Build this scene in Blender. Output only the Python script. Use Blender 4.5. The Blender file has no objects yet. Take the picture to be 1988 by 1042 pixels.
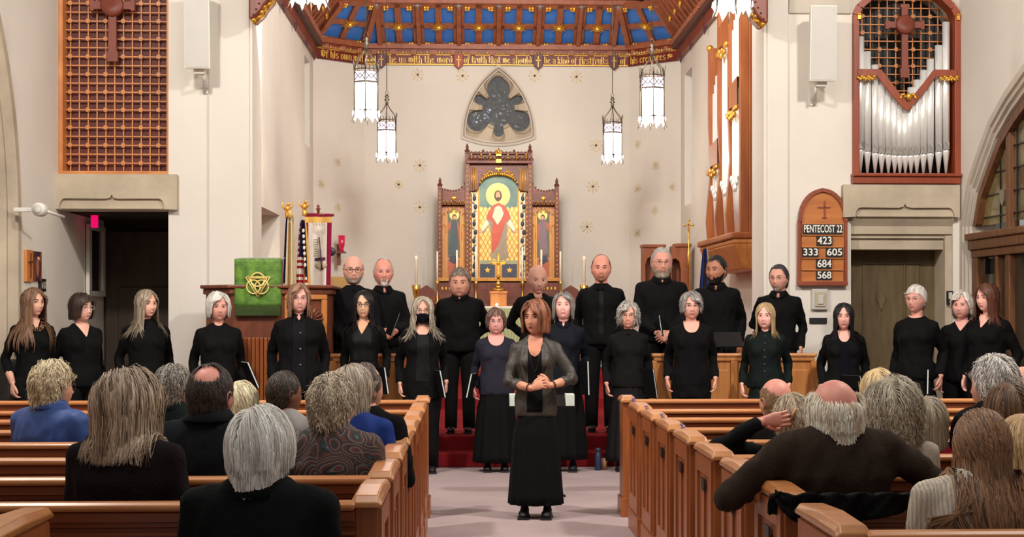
import bpy, bmesh, math, random
import numpy as np
from mathutils import Vector, Matrix, noise
from mathutils.bvhtree import BVHTree
PI = math.pi
random.seed(7); np.random.seed(7)
SC = bpy.context.scene
COL = SC.collection

# ---------------------------------------------------------------- camera, world, lights, exposure
TH = math.radians(2.5); FPX = 3000.0; EYE = 1.55
cd = bpy.data.cameras.new('camera'); cam = bpy.data.objects.new('camera', cd); COL.objects.link(cam)
cam.location = (0, 0, EYE); cam.rotation_euler = (PI/2, 0, -TH)
cd.sensor_width = 36; cd.lens = FPX/1988*36; cd.shift_x = -56/1988; cd.shift_y = 77/1988
cd.clip_end = 200; SC.camera = cam
w = bpy.data.worlds.new('world'); SC.world = w; w.use_nodes = True
w.node_tree.nodes['Background'].inputs[0].default_value = (1.0, .95, .90, 1)
w.node_tree.nodes['Background'].inputs[1].default_value = 0.30
SC.view_settings.view_transform = 'Standard'; SC.view_settings.look = 'None'
SC.view_settings.exposure = 0.0; SC.view_settings.gamma = 1.0
SC.view_settings.use_curve_mapping = False
def area(name, loc, target, size, power, color):
    l = bpy.data.lights.new(name, 'AREA'); l.shape = 'DISK'; l.size = size; l.energy = power; l.color = color
    o = bpy.data.objects.new(name, l); COL.objects.link(o); o.location = loc
    o.rotation_euler = (Vector(target)-Vector(loc)).to_track_quat('-Z', 'Y').to_euler(); return o
def spot(name, loc, target, power, color, ang=60, blend=.5, r=.08):
    l = bpy.data.lights.new(name, 'SPOT'); l.energy = power; l.color = color; l.spot_size = math.radians(ang)
    l.spot_blend = blend; l.shadow_soft_size = r
    o = bpy.data.objects.new(name, l); COL.objects.link(o); o.location = loc
    o.rotation_euler = (Vector(target)-Vector(loc)).to_track_quat('-Z', 'Y').to_euler(); return o
area('nave_light', (.4, 4.5, 7.2), (.4, 13, 1.0), 3.0, 200, (1, .95, .89))
area('nave_light', (-3.4, 8.8, 6.6), (-.6, 14.8, 1.2), .5, 390, (1, .94, .88))
area('nave_light', (4.2, 8.8, 6.6), (1.4, 14.8, 1.2), .5, 390, (1, .94, .88))
area('chancel_light', (.4, 17.2, 6.6), (.4, 25, 2.5), 1.2, 300, (1, .96, .92))
spot('altar_spot', (.4, 18.2, 6.6), (.42, 25.6, 2.8), 1000, (1, .92, .80), 17, .7, .06)
spot('wall_spot', (-1.75, 15.75, 5.9), (-2.6, 18.2, 3.3), 1500, (1, .86, .66), 34, 1.0, .06)
spot('wall_spot', (2.55, 15.75, 5.9), (3.41, 20.0, 3.4), 170, (1, .86, .66), 55, .8, .06)

area('ceiling_fill', (.4, 20.5, 4.6), (.4, 25.2, 6.4), .8, 55, (1, .93, .84))  # unseen uplight, added to brighten the coffered ceiling
# ---------------------------------------------------------------- helpers
def at(px, py, Y=None, X=None):
    u = (px-1050)/FPX; v = (598-py)/FPX
    d = (math.sin(TH)+u*math.cos(TH), math.cos(TH)-u*math.sin(TH), v)
    t = Y/d[1] if Y is not None else X/d[0]
    return Vector((t*d[0], t*d[1], EYE+t*d[2]))
def AX(px, Y): return at(px, 500, Y).x
def AZ(py, Y, px=968): return at(px, py, Y).z
def lin(c):
    return tuple(((v/255)/12.92 if v/255 <= .04045 else ((v/255+.055)/1.055)**2.4) for v in c)+(1,)
MATS = {}
def mat(name, rgb, rough=.6, metal=0., var=.12, scale=6., stretch=(1,1,1), bump=0., bscale=None, emit=None, es=0., spec=.5, coords='Object', rgb2=None, sheen=0, kind='noise', detail=4):
    if name in MATS: return MATS[name]
    m = bpy.data.materials.new(name); m.use_nodes = True; nt = m.node_tree; N = nt.nodes; L = nt.links
    b = N['Principled BSDF']; b.inputs['Roughness'].default_value = rough; b.inputs['Metallic'].default_value = metal
    b.inputs['Specular IOR Level'].default_value = spec if (rough < .7 or spec != .5) else .12
    if sheen: b.inputs['Sheen Weight'].default_value = sheen
    tc = N.new('ShaderNodeTexCoord'); mp = N.new('ShaderNodeMapping'); mp.inputs['Scale'].default_value = stretch
    L.new(tc.outputs[coords], mp.inputs[0])
    if kind == 'voronoi':
        t = N.new('ShaderNodeTexVoronoi'); t.inputs['Scale'].default_value = scale; fac = t.outputs['Color']
        sp = N.new('ShaderNodeSeparateColor'); L.new(fac, sp.inputs[0]); fac = sp.outputs[0]
    elif kind == 'wave':
        t = N.new('ShaderNodeTexWave'); t.inputs['Scale'].default_value = scale; t.inputs['Distortion'].default_value = 6; t.inputs['Detail'].default_value = 3; fac = t.outputs['Fac']
    else:
        t = N.new('ShaderNodeTexNoise'); t.inputs['Scale'].default_value = scale; t.inputs['Detail'].default_value = detail; fac = t.outputs['Fac']
    L.new(mp.outputs[0], t.inputs['Vector'])
    r = N.new('ShaderNodeValToRGB'); c = lin(rgb)
    c2 = lin(rgb2) if rgb2 else tuple(min(1, v*(1+var)) for v in c[:3])+(1,)
    c1 = c if rgb2 else tuple(v*(1-var) for v in c[:3])+(1,)
    r.color_ramp.elements[0].color = c1; r.color_ramp.elements[1].color = c2
    r.color_ramp.elements[0].position = .3; r.color_ramp.elements[1].position = .7
    L.new(fac, r.inputs[0]); L.new(r.outputs[0], b.inputs['Base Color'])
    if bump:
        bt = N.new('ShaderNodeTexNoise'); bt.inputs['Scale'].default_value = bscale or scale*3; bt.inputs['Detail'].default_value = 5
        L.new(mp.outputs[0], bt.inputs['Vector'])
        bu = N.new('ShaderNodeBump'); bu.inputs['Strength'].default_value = bump; bu.inputs['Distance'].default_value = .01
        L.new(bt.outputs['Fac'], bu.inputs['Height']); L.new(bu.outputs[0], b.inputs['Normal'])
    if emit:
        b.inputs['Emission Color'].default_value = lin(emit); b.inputs['Emission Strength'].default_value = es
    MATS[name] = m; return m

class MB:
    """collects geometry, then links it as one mesh object"""
    def __init__(s): s.v = []; s.f = []; s.m = []; s.sm = []; s.col = None
    def add(s, vs, fs, m=0, smooth=False):
        o = len(s.v); s.v += [tuple(p) for p in vs]
        for f in fs: s.f.append(tuple(i+o for i in f)); s.m.append(m); s.sm.append(smooth)
        return s
    def box(s, a, b, m=0):
        x0, y0, z0 = [min(a[i], b[i]) for i in range(3)]; x1, y1, z1 = [max(a[i], b[i]) for i in range(3)]
        return s.add([(x0,y0,z0),(x1,y0,z0),(x1,y1,z0),(x0,y1,z0),(x0,y0,z1),(x1,y0,z1),(x1,y1,z1),(x0,y1,z1)],
                     [(0,3,2,1),(4,5,6,7),(0,1,5,4),(1,2,6,5),(2,3,7,6),(3,0,4,7)], m)
    def tube(s, pts, rs, n=8, m=0, smooth=True, cap=True, flat=1.0, up=None):
        pts = [Vector(p) for p in pts]
        if not hasattr(rs, '__len__'): rs = [rs]*len(pts)
        vs = []; fs = []; px = None
        for i, p in enumerate(pts):
            d = (pts[min(i+1, len(pts)-1)]-pts[max(i-1, 0)])
            d = d.normalized() if d.length > 1e-9 else Vector((0,0,1))
            if px is None:
                a = Vector(up) if up else (Vector((0,0,1)) if abs(d.z) < .9 else Vector((0,1,0)))
                px = d.cross(a).normalized()
            px = (px-d*px.dot(d)); px = px.normalized() if px.length > 1e-6 else d.orthogonal().normalized()
            py = d.cross(px)
            for k in range(n):
                t = 2*PI*k/n; vs.append(p+px*math.cos(t)*rs[i]+py*math.sin(t)*rs[i]*flat)
        for i in range(len(pts)-1):
            for k in range(n):
                a = i*n+k; b = i*n+(k+1) % n; fs.append((a, b, b+n, a+n))
        if cap: fs.append(tuple(range(n))[::-1]); fs.append(tuple((len(pts)-1)*n+k for k in range(n)))
        return s.add(vs, fs, m, smooth)
    def rings(s, rings, m=0, smooth=True, cap=True, closed=True):
        n = len(rings[0]); vs = [p for r in rings for p in r]; fs = []
        for i in range(len(rings)-1):
            for k in range(n if closed else n-1):
                a = i*n+k; b = i*n+(k+1) % n; fs.append((a, b, b+n, a+n))
        if cap and closed: fs.append(tuple(range(n))[::-1]); fs.append(tuple((len(rings)-1)*n+k for k in range(n)))
        return s.add(vs, fs, m, smooth)
    def lathe(s, prof, c=(0,0,0), n=16, m=0, axis='z', smooth=True):
        R = []
        for r, z in prof:
            ring = []
            for k in range(n):
                t = 2*PI*k/n; a = r*math.cos(t); b = r*math.sin(t)
                ring.append({'z': (c[0]+a, c[1]+b, c[2]+z), 'y': (c[0]+a, c[1]+z, c[2]+b), 'x': (c[0]+z, c[1]+a, c[2]+b)}[axis])
            R.append(ring)
        return s.rings(R, m, smooth)
    def prism(s, poly, d0, d1, plane='xz', m=0, smooth=False):
        """polygon extruded along the remaining axis"""
        def P(a, b, d): return {'xz': (a, d, b), 'yz': (d, a, b), 'xy': (a, b, d)}[plane]
        n = len(poly); vs = [P(a, b, d0) for a, b in poly]+[P(a, b, d1) for a, b in poly]
        fs = [tuple(range(n)), tuple(range(n, 2*n))[::-1]]+[(i, i+n, (i+1) % n+n, (i+1) % n) for i in range(n)]
        return s.add(vs, fs, m, smooth)
    def ell(s, c, r, n=12, k=8, m=0, R=None):
        vs = []; fs = []
        for i in range(k+1):
            ph = PI*i/k
            for j in range(n):
                t = 2*PI*j/n; p = Vector((r[0]*math.sin(ph)*math.cos(t), r[1]*math.sin(ph)*math.sin(t), r[2]*math.cos(ph)))
                if R: p = R @ p
                vs.append(Vector(c)+p)
        for i in range(k):
            for j in range(n):
                a = i*n+j; b = i*n+(j+1) % n; fs.append((a, a+n, b+n, b))
        return s.add(vs, fs, m, True)
    def bar(s, a, b, w, h, m=0, up=(0,0,1)):
        """rectangular bar from a to b: w across, h along up"""
        a = Vector(a); b = Vector(b); d = (b-a).normalized(); x = d.cross(Vector(up)).normalized(); y = x.cross(d)
        vs = [p+x*sx*w/2+y*sy*h/2 for p in (a, b) for sx, sy in ((-1,-1),(1,-1),(1,1),(-1,1))]
        return s.add(vs, [(0,1,2,3),(7,6,5,4),(0,4,5,1),(1,5,6,2),(2,6,7,3),(3,7,4,0)], m)
    def mesh(s, name, mats):
        me = bpy.data.meshes.new(name); me.from_pydata(s.v, [], s.f)
        for q in (mats if isinstance(mats, (list, tuple)) else [mats]): me.materials.append(q)
        me.polygons.foreach_set('material_index', s.m); me.polygons.foreach_set('use_smooth', s.sm)
        bm = bmesh.new(); bm.from_mesh(me); bmesh.ops.recalc_face_normals(bm, faces=bm.faces); bm.to_mesh(me); bm.free()
        return me
    def build(s, name, mats, parent=None, label=None, cat=None, group=None, kind=None, bevel=0, loc=None):
        o = bpy.data.objects.new(name, s.mesh(name, mats)); COL.objects.link(o)
        if parent is not None: o.parent = parent
        if loc is not None: o.location = loc
        if bevel:
            b = o.modifiers.new('b', 'BEVEL'); b.width = bevel; b.segments = 2; b.limit_method = 'ANGLE'; b.angle_limit = .6
        return tag(o, label, cat, group, kind)
def tag(o, label=None, cat=None, group=None, kind=None):
    if label: o['label'] = label
    if cat: o['category'] = cat
    if group: o['group'] = group
    if kind: o['kind'] = kind
    return o
def empty(name, loc, label=None, cat=None, rz=0, group=None, kind=None):
    o = bpy.data.objects.new(name, None); COL.objects.link(o); o.location = loc; o.rotation_euler = (0, 0, rz)
    o.empty_display_size = .1
    return tag(o, label, cat, group, kind)
def dupm(o, parent, loc, rot=None, name=None):
    c = o.copy(); COL.objects.link(c); c.parent = parent; c.location = loc
    if rot is not None: c.rotation_euler = rot
    return c
def arc(cx, cz, r, a0, a1, n): return [(cx+r*math.cos(math.radians(a0+(a1-a0)*i/n)), cz+r*math.sin(math.radians(a0+(a1-a0)*i/n))) for i in range(n+1)]

# ---------------------------------------------------------------- materials
plaster = mat('plaster', (226, 219, 208), .9, var=.03, scale=1.2, bump=.25, bscale=9, spec=.2)
plaster_c = mat('chancel_plaster', (212, 206, 194), .85, var=.05, scale=.8, bump=.5, bscale=14, spec=.25)
stone = mat('limestone', (186, 172, 150), .85, var=.14, scale=3, bump=.3, bscale=25, spec=.2)
stone_l = mat('pale_stone', (196, 186, 172), .8, var=.08, scale=2.5, bump=.2, bscale=20, spec=.25)
stone_d = mat('slate_dado', (52, 47, 42), .7, var=.3, scale=6, bump=.4)
carpet = mat('carpet', (166, 148, 147), .95, var=.12, scale=1.6, bump=.5, bscale=220, spec=.1)
carpet_red = mat('red_carpet', (126, 27, 32), .95, var=.15, scale=3, bump=.5, bscale=200, spec=.1)
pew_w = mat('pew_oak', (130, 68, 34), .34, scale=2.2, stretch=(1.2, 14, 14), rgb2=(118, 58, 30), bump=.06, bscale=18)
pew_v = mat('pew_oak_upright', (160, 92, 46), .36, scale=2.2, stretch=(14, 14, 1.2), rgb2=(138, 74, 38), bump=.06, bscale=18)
pew_cap_lit = mat('pew_oak_cap_lit', (194, 132, 80), .3, scale=2.5, stretch=(3, 3, 3), rgb2=(168, 102, 56), bump=.05)  # same oak, paler: bright highlights on rails and caps put into the colour
wood_r = mat('red_brown_wood', (132, 58, 30), .45, scale=2, stretch=(10, 10, 1.5), rgb2=(104, 42, 24), bump=.08)
wood_ceil = mat('ceiling_wood', (160, 92, 58), .5, scale=3, rgb2=(134, 72, 46), stretch=(3,3,3), bump=.08)
wood_dk = mat('dark_lattice_back', (104, 44, 32), .6, scale=3, rgb2=(86, 34, 26))
wood_lat = mat('lattice_wood', (214, 142, 78), .45, scale=4, rgb2=(188, 116, 60))
wood_org = mat('organ_wood', (166, 98, 44), .42, scale=1.6, stretch=(9, 9, 1), rgb2=(142, 70, 34), bump=.06)
wood_lt = mat('light_oak', (214, 146, 80), .4, scale=2, stretch=(10, 10, 1), rgb2=(188, 116, 58), bump=.06)
wood_brd = mat('board_wood', (196, 122, 58), .42, scale=3, stretch=(1, 3, 6), rgb2=(172, 98, 44), bump=.05)
wood_door = mat('old_door', (112, 96, 72), .7, scale=3, stretch=(5, 5, 1), rgb2=(92, 78, 56), bump=.1)
wood_scr = mat('screen_oak', (122, 78, 44), .5, scale=2, stretch=(8, 8, 1.2), rgb2=(92, 56, 30), bump=.08)
gold = mat('gold', (226, 170, 70), .35, .75, var=.2, scale=30, bump=.3, bscale=60)
goldp = mat('gold_paint', (232, 178, 70), .45, .2, var=.12, scale=30)
brass = mat('brass', (214, 168, 84), .25, 1., var=.1)
blue_p = mat('blue_panel', (60, 124, 206), .6, scale=5, rgb2=(52, 110, 192))
silver = mat('pipe_metal', (244, 244, 240), .34, .45, var=.05, scale=3)
steel = mat('dark_steel', (60, 58, 58), .4, .8)
white_p = mat('white_paint', (224, 220, 208), .5, var=.02)
grey_p = mat('grey_paint', (196, 192, 184), .5, var=.02)
black = mat('black', (16, 16, 17), .55)
blackm = mat('black_metal', (20, 20, 22), .35, .4)
iron = mat('wrought_iron', (104, 96, 84), .4, .8)
# ---------------------------------------------------------------- the setting
YE = 16.3; YB = 26.0
XL = AX(113, YE); XR = AX(1862, YE); CXL = AX(608, 25.3); CXR = AX(1322, 25.3); AXX = (CXL+CXR)/2
OPL = AX(490, YE); OPR = AX(1483, YE); HT = 7.6
def ez(py, Y=YE): return at(968, py, Y).z
def cells(mb, plane, c0, c1, ur, zr, holes):
    us = sorted(set([ur[0], ur[1]]+[h[i] for h in holes for i in (0, 1)])); zs = sorted(set([zr[0], zr[1]]+[h[i] for h in holes for i in (2, 3)]))
    for i in range(len(us)-1):
        for j in range(len(zs)-1):
            u = (us[i]+us[i+1])/2; z = (zs[j]+zs[j+1])/2
            if any(h[0] < u < h[1] and h[2] < z < h[3] for h in holes): continue
            a, b = ((c0, us[i], zs[j]), (c1, us[i+1], zs[j+1])) if plane == 'yz' else ((us[i], c0, zs[j]), (us[i+1], c1, zs[j+1]))
            mb.box(a, b)
    return mb
MB().box((-9, -3, -.1), (10, 15.06, 0)).build('floor', carpet, kind='structure')
PX0 = AX(643, 15.1); PX1 = AX(1592, 15.1)
st = MB(); st.box((PX0, 15.05, 0), (PX1, 15.6, .14)); st.box((PX0, 15.4, 0), (PX1, 16.3, .28))
st.box((CXL, 16.3, 0), (CXR, 19.6, .28)); st.box((CXL, 19.5, 0), (CXR, 23.4, .42)); st.box((CXL, 23.3, 0), (CXR, 26.6, .56))
st.build('floor', carpet_red, kind='structure', bevel=.015)
MB().box((XL-3, 15.05, -.1), (PX0, 20, 0)).box((PX1, 15.05, -.1), (XR+3, 20, 0)).build('floor', carpet, kind='structure')
# left and right nave walls with their arches
yc, rr = 11.93, 3.02; zs = 2.35
aL = [(14.95, 0)]+[(yc+rr*math.cos(t), zs+rr*math.sin(t)) for t in np.linspace(0, math.acos((13.0-yc)/rr), 16)]
aL = aL+[(26.0-y, z) for y, z in aL[::-1][1:]]
def offset(poly, d):
    out = []
    for i, p in enumerate(poly):
        a = poly[max(i-1, 0)]; b = poly[min(i+1, len(poly)-1)]; t = Vector((b[0]-a[0], b[1]-a[1])).normalized()
        out.append((p[0]+t.y*d*-1, p[1]+t.x*d))
    return out
def sidewall(name, x0, x1, y0, y1, arch):
    poly = [(y1, 0)]+arch+[(y0, 0), (y0, HT), (y1, HT)]
    MB().prism(poly, x0, x1, 'yz').build(name, plaster, kind='structure')
sidewall('wall_left', XL-.5, XL, 4, 18.6, aL)
pR = [(1866, 440), (1870, 410), (1880, 350), (1900, 290), (1920, 235), (1950, 180), (1988, 125)]
pR = [tuple(at(a, b, X=XR))[1:] for a, b in pR]; y_, z_ = pR[-1]
aR = [(pR[0][0]+.02, 0)]+pR+[(y_-.45, z_+.14), (y_-.9, z_+.22)]
ym = aR[-1][0]-.1; aR = aR+[(2*ym-y, z) for y, z in aR[::-1]]
sidewall('wall_right', XR, XR+.5, 4, 16.9, aR)
# stone mouldings stepping back inside each arch
def mouldings(name, arch, X, sgn, steps, m):
    mb = MB()
    for i in range(len(steps)-1):
        (o0, d0), (o1, d1) = steps[i], steps[i+1]
        P = offset(arch, o0); Q = offset(arch, o1)
        vs = [(X+sgn*d0, y, z) for y, z in P]+[(X+sgn*d1, y, z) for y, z in Q]; n = len(P)
        mb.add(vs, [(k, k+1, k+1+n, k+n) for k in range(n-1)], 0, False)
    return mb.build(name, m, kind='structure')
mouldings('trim_1', aR, XR-.012, 1, [(0, 0), (.075, 0), (.08, .03), (.115, .035), (.12, .01), (.145, .015), (.15, .05), (.19, .055), (.195, .03), (.215, .035), (.22, .08), (.25, .085), (.25, .3)], stone_l)
mouldings('trim_2', aL, XL+.012, -1, [(0, 0), (.1, .0), (.16, .08), (.2, .08), (.24, .14), (.3, .15), (.34, .22), (.42, .24), (.42, .5)], stone)
# wooden screen and doors that fill the right arch
iR = offset(aR, .245); Xs = XR+.06
scr = empty('door_1', (Xs, ym, 0), kind='structure')
def P(mb, name, m, par=scr, **k):
    for i, v in enumerate(mb.v): mb.v[i] = (v[0]-par.location.x, v[1]-par.location.y, v[2]-par.location.z)
    return mb.build(name, m, par, **k)
zt = at(1900, 462, X=Xs).z
outer = [(y, z) for y, z in iR if z > zt-.05]; inner = offset(iR, .09); inner = [(y, z) for y, z in inner if z > zt-.05]
mb = MB(); n = min(len(outer), len(inner)); outer = outer[:n]; inner = inner[:n]
for k in range(n-1):
    q = [outer[k], outer[k+1], inner[k+1], inner[k]]; mb.prism(q, Xs-.02, Xs+.12, 'yz')
P(mb, 'arch_rail', wood_scr)
y0 = iR[0][0]; y1 = iR[-1][0]
P(MB().box((Xs-.09, y0+.03, zt-.02), (Xs+.14, y1-.03, zt+.05)).box((Xs-.06, y0+.02, zt-.12), (Xs+.14, y1-.02, zt-.02)).box((Xs-.03, y0, zt-.2), (Xs+.14, y1, zt-.12)), 'transom', wood_scr, bevel=.012)
P(MB().box((Xs-.02, y0, 0), (Xs+.12, y0-.16, zt-.2)), 'door_jamb', wood_scr, bevel=.01)
for q, wd in ((at(1935, 500, X=Xs).y, .07), (at(1957, 500, X=Xs).y, .12), (ym, .12), (ym-1.1, .1)):
    P(MB().box((Xs-.01, q-wd/2, 0), (Xs+.1, q+wd/2, zt-.2)), 'door_stile', wood_scr, bevel=.01)
for q, wd in ((at(1957, 500, X=Xs).y, .1), (ym, .1), (ym-1.1, .1)):
    P(MB().box((Xs-.01, q-wd/2, zt), (Xs+.1, q+wd/2, 3.9)), 'mullion', wood_scr, bevel=.01)
dk = mat('dim_glass', (70, 66, 52), .12, scale=3, rgb2=(44, 40, 32), spec=.8)
dk2 = mat('leaded_glass', (150, 136, 92), .15, scale=2.5, rgb2=(96, 88, 62), spec=.7)
P(MB().prism([(y, z) for y, z in offset(iR, .07) if z > zt-.1], Xs+.05, Xs+.06, 'yz'), 'glass', dk2)
P(MB().box((Xs+.05, y0, .05), (Xs+.06, y1, zt-.15)), 'glass', dk)
lead = MB()
for k in range(7): lead.box((Xs+.035, y1, zt+.2+.22*k), (Xs+.05, y0-.2, zt+.212+.22*k))
for k in range(12): lead.box((Xs+.035, y0-.7-.24*k, zt), (Xs+.05, y0-.712-.24*k, 3.8))
P(lead, 'leading', steel, kind='stuff')
P(MB().box((Xs+.0, at(1911, 500, X=Xs).y-.03, 1.9), (Xs+.04, at(1911, 500, X=Xs).y+.03, 2.06)), 'door_closer', blackm)
sh = [(0, 0), (.06, .05), (.075, .16), (0, .17), (-.075, .16), (-.06, .05)]
yq = at(1941, 380, X=Xs).y
P(MB().prism([(yq+a, at(1941, 400, X=Xs).z+b) for a, b in sh], Xs+.02, Xs+.05, 'yz'), 'glass_shield', mat('smoke_shield', (120, 112, 96), .3))
# slate dado and stone column edge in the left arch
mb = MB(); mb.box((XL-1.2, 14.4, 0), (XL-.5, 15.6, HT)); mb.build('wall_left', plaster, kind='structure')
MB().box((XL-.45, 14.52, 0), (XL+.03, 14.98, ez(695, 14.9))).build('baseboard_left', stone_d, kind='structure', bevel=.02)

# east wall: pier, lattice opening, doorway on each side of the chancel opening
zl0, zl1 = ez(410), ez(342); DL = AX(327, YE); LTOP = 5.35
cells(MB(), 'xz', YE, YE+.7, (XL, OPL), (0, HT), [(XL-.01, DL, -1, LTOP)]).build('wall_back', plaster, kind='structure')
MB().box((DL, YE+.7, 0), (DL+.3, 18.6, 3.2)).build('wall_back', plaster, kind='structure')
PR = AX(1655, YE); OR1 = AX(1862, YE); DR0 = AX(1652, YE)
cells(MB(), 'xz', YE, YE+.7, (OPR, XR+.1), (0, HT), [(PR, OR1, ez(352), HT), (DR0, AX(1850, YE), -1, ez(420))]).build('wall_back', plaster, kind='structure')
MB().box((AX(1530, YE)+.004, YE-.03, ez(22)), (PR-.02, YE, ez(-8))).build('trim_3', stone_l, kind='structure', bevel=.01)
MB().box((AX(405, YE), YE-.03, 0), (OPL-.03, YE+.0, HT)).box((OPR+.03, YE-.03, 0), (AX(1530, YE), YE, HT)).build('trim_4', plaster, kind='structure', bevel=.02)
# passage behind the left doorway
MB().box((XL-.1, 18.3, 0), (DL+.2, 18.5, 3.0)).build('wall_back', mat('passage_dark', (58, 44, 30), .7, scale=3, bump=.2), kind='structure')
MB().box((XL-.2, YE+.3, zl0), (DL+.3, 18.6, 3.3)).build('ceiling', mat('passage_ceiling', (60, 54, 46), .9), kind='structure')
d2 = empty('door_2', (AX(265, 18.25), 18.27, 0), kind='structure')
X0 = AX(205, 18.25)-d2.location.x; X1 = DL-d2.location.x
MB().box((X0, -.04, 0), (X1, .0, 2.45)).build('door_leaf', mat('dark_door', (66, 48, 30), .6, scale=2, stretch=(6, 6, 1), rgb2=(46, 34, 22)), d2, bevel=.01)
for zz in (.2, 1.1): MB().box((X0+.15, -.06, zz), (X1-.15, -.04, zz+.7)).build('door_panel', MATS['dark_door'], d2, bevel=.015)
d3 = empty('window_1', (XL+.01, at(182, 500, X=XL).y, 0), kind='structure')
ya, yb = at(165, 500, X=XL).y-d3.location.y, at(197, 500, X=XL).y-d3.location.y; za, zb = at(182, 565, X=XL).z, at(182, 448, X=XL).z
mb = MB(); cells(mb, 'yz', 0, .04, (ya, yb), (za-.06, zb+.06), [(ya+.12, yb-.12, za, zb)]); mb.build('window_frame', white_p, d3, bevel=.006)
MB().box((.0, ya+.1, za), (.015, yb-.1, zb)).build('pane', mat('dark_pane', (34, 32, 30), .1, spec=.9), d3)
# chancel walls
mb = MB(); cells(mb, 'yz', CXL-.35, CXL, (16.99, 25.3), (0, HT), [(17.5, 20.95, .28, 2.8), (24.0, 24.75, 4.1, 5.46)])
mb.box((CXL-.52, 20.95, 0), (CXL-.35, 21.3, 3.2)).box((CXL-.52, 17.2, 2.8), (CXL-.35, 21.3, 3.2)).box((CXL-.53, 17.2, 0), (CXL-.46, 21.3, 3.2))
mb.build('wall_left', plaster_c, kind='structure')
mb = MB(); cells(mb, 'yz', CXR, CXR+.35, (16.99, 25.3), (0, HT), [(24.0, 24.85, 3.2, 5.32)]); mb.build('wall_right', plaster_c, kind='structure')
CBL = AX(708, YB); CBR = 2*AXX-CBL; BT = ez(128, YB); BTOP = 5.93
def winY(x): return (XL+x)
# back wall in three faces; the middle one is pierced for the tracery window
gcx = (CBL+CBR)/2+.0; gcx = AX(968, YB); gz = ez(212, YB)
def glass_r(a):
    best = .05
    for cx, cz, r in LOBES:
        dx, dz = math.cos(a), math.sin(a); b = dx*cx+dz*cz; disc = b*b-(cx*cx+cz*cz-r*r)
        if disc > 0:
            t = b+math.sqrt(disc)
            if t > best: best = t
    return best
k = YB/FPX
LOBES = [(0, .0, 43*k*.72), (0, 40*k, 22*k), (-1*k, 52*k, 14*k), (-41*k, -21*k, 20*k), (41*k, -21*k, 20*k), (-37*k, 20*k, 9*k), (37*k, 20*k, 9*k), (0, -42*k, 9.5*k), (-44*k, 24*k, 5*k), (44*k, 24*k, 5*k)]
def frame_r(a, s=1.0):
    # spherical-triangle outline: two long side arcs and one shallow bottom arc
    dx, dz = math.cos(a), math.sin(a); r = 9
    W = 73*k*s; top = 78*k*s; bot = -57*k*s
    for cx, cz, R in ((-95*k*s, -52*k*s, 168*k*s), (95*k*s, -52*k*s, 168*k*s), (0, 118*k*s, 190*k*s)):
        b = dx*cx+dz*cz; disc = b*b-(cx*cx+cz*cz-R*R)
        if disc > 0: r = min(r, b+math.sqrt(disc))
    return r
NA = 144; AN = [2*PI*i/NA+PI/2 for i in range(NA)]
def ring(fr, y): return [(gcx+fr(a)*math.cos(a), y, gz+fr(a)*math.sin(a)) for a in AN]
mb = MB(); hole = ring(lambda a: frame_r(a, .95), YB)
def sq(a):
    dx, dz = math.cos(a), math.sin(a)
    return min((1.6/abs(dx)) if abs(dx) > 1e-6 else 9, (.95/abs(dz)) if abs(dz) > 1e-6 else 9)
mb.rings([hole, ring(sq, YB)], 0, False, cap=False); mb.rings([hole, ring(lambda a: frame_r(a, .95), YB+.3)], 0, False, cap=False)
cells(mb, 'xz', YB, YB+.3, (CBL, CBR), (0, HT), [(gcx-1.6, gcx+1.6, gz-.95, gz+.95)])
for sx_ in (-1, 1):
    for sz_ in (-1, 1): mb.box((gcx+sx_*1.6, YB+.0008, gz+sz_*.95), (gcx+sx_*1.42, YB+.3, gz+sz_*.80))
mb.build('wall_back', plaster_c, kind='structure')
for s in (0, 1):
    f = (lambda x: x) if s == 0 else (lambda x: 2*AXX-x)
    MB().prism([(f(CXL), 25.3), (f(CBL), YB), (f(CBL), YB+.3), (f(CXL)-.3*(1 if s == 0 else -1), 25.5)], 0, HT, 'xy').build('wall_back', plaster_c, kind='structure')
win = empty('window_2', (gcx, YB, gz), kind='structure')
def W(mb, name, m, **kk): return P(mb, name, m, win, **kk)
mb = MB(); F = lambda s: (lambda a: frame_r(a, s))
mb.rings([ring(F(1.0), YB), ring(F(1.0), YB-.04), ring(F(.94), YB-.04), ring(F(.90), YB+.03), ring(F(.87), YB+.03)], 0, False, cap=False)
W(mb, 'hood_mould', stone_l)
g2 = lambda o: (lambda a: min(glass_r(a)+o, frame_r(a, .88)))
mb = MB(); mb.rings([ring(F(.88), YB+.03), ring(g2(.075), YB+.10), ring(g2(.05), YB+.06), ring(g2(.03), YB+.05), ring(g2(0), YB+.1), ring(g2(0), YB+.22)], 0, False, cap=False)
W(mb, 'tracery', stone)
sg = mat('stained_glass', (14, 14, 20), .4, scale=26, kind="voronoi", rgb2=(44, 46, 44), spec=.25)
W(MB().add(ring(g2(.03), YB+.16), [tuple(range(NA))]), 'stained_glass', sg)
rn = random.Random(4)
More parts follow.
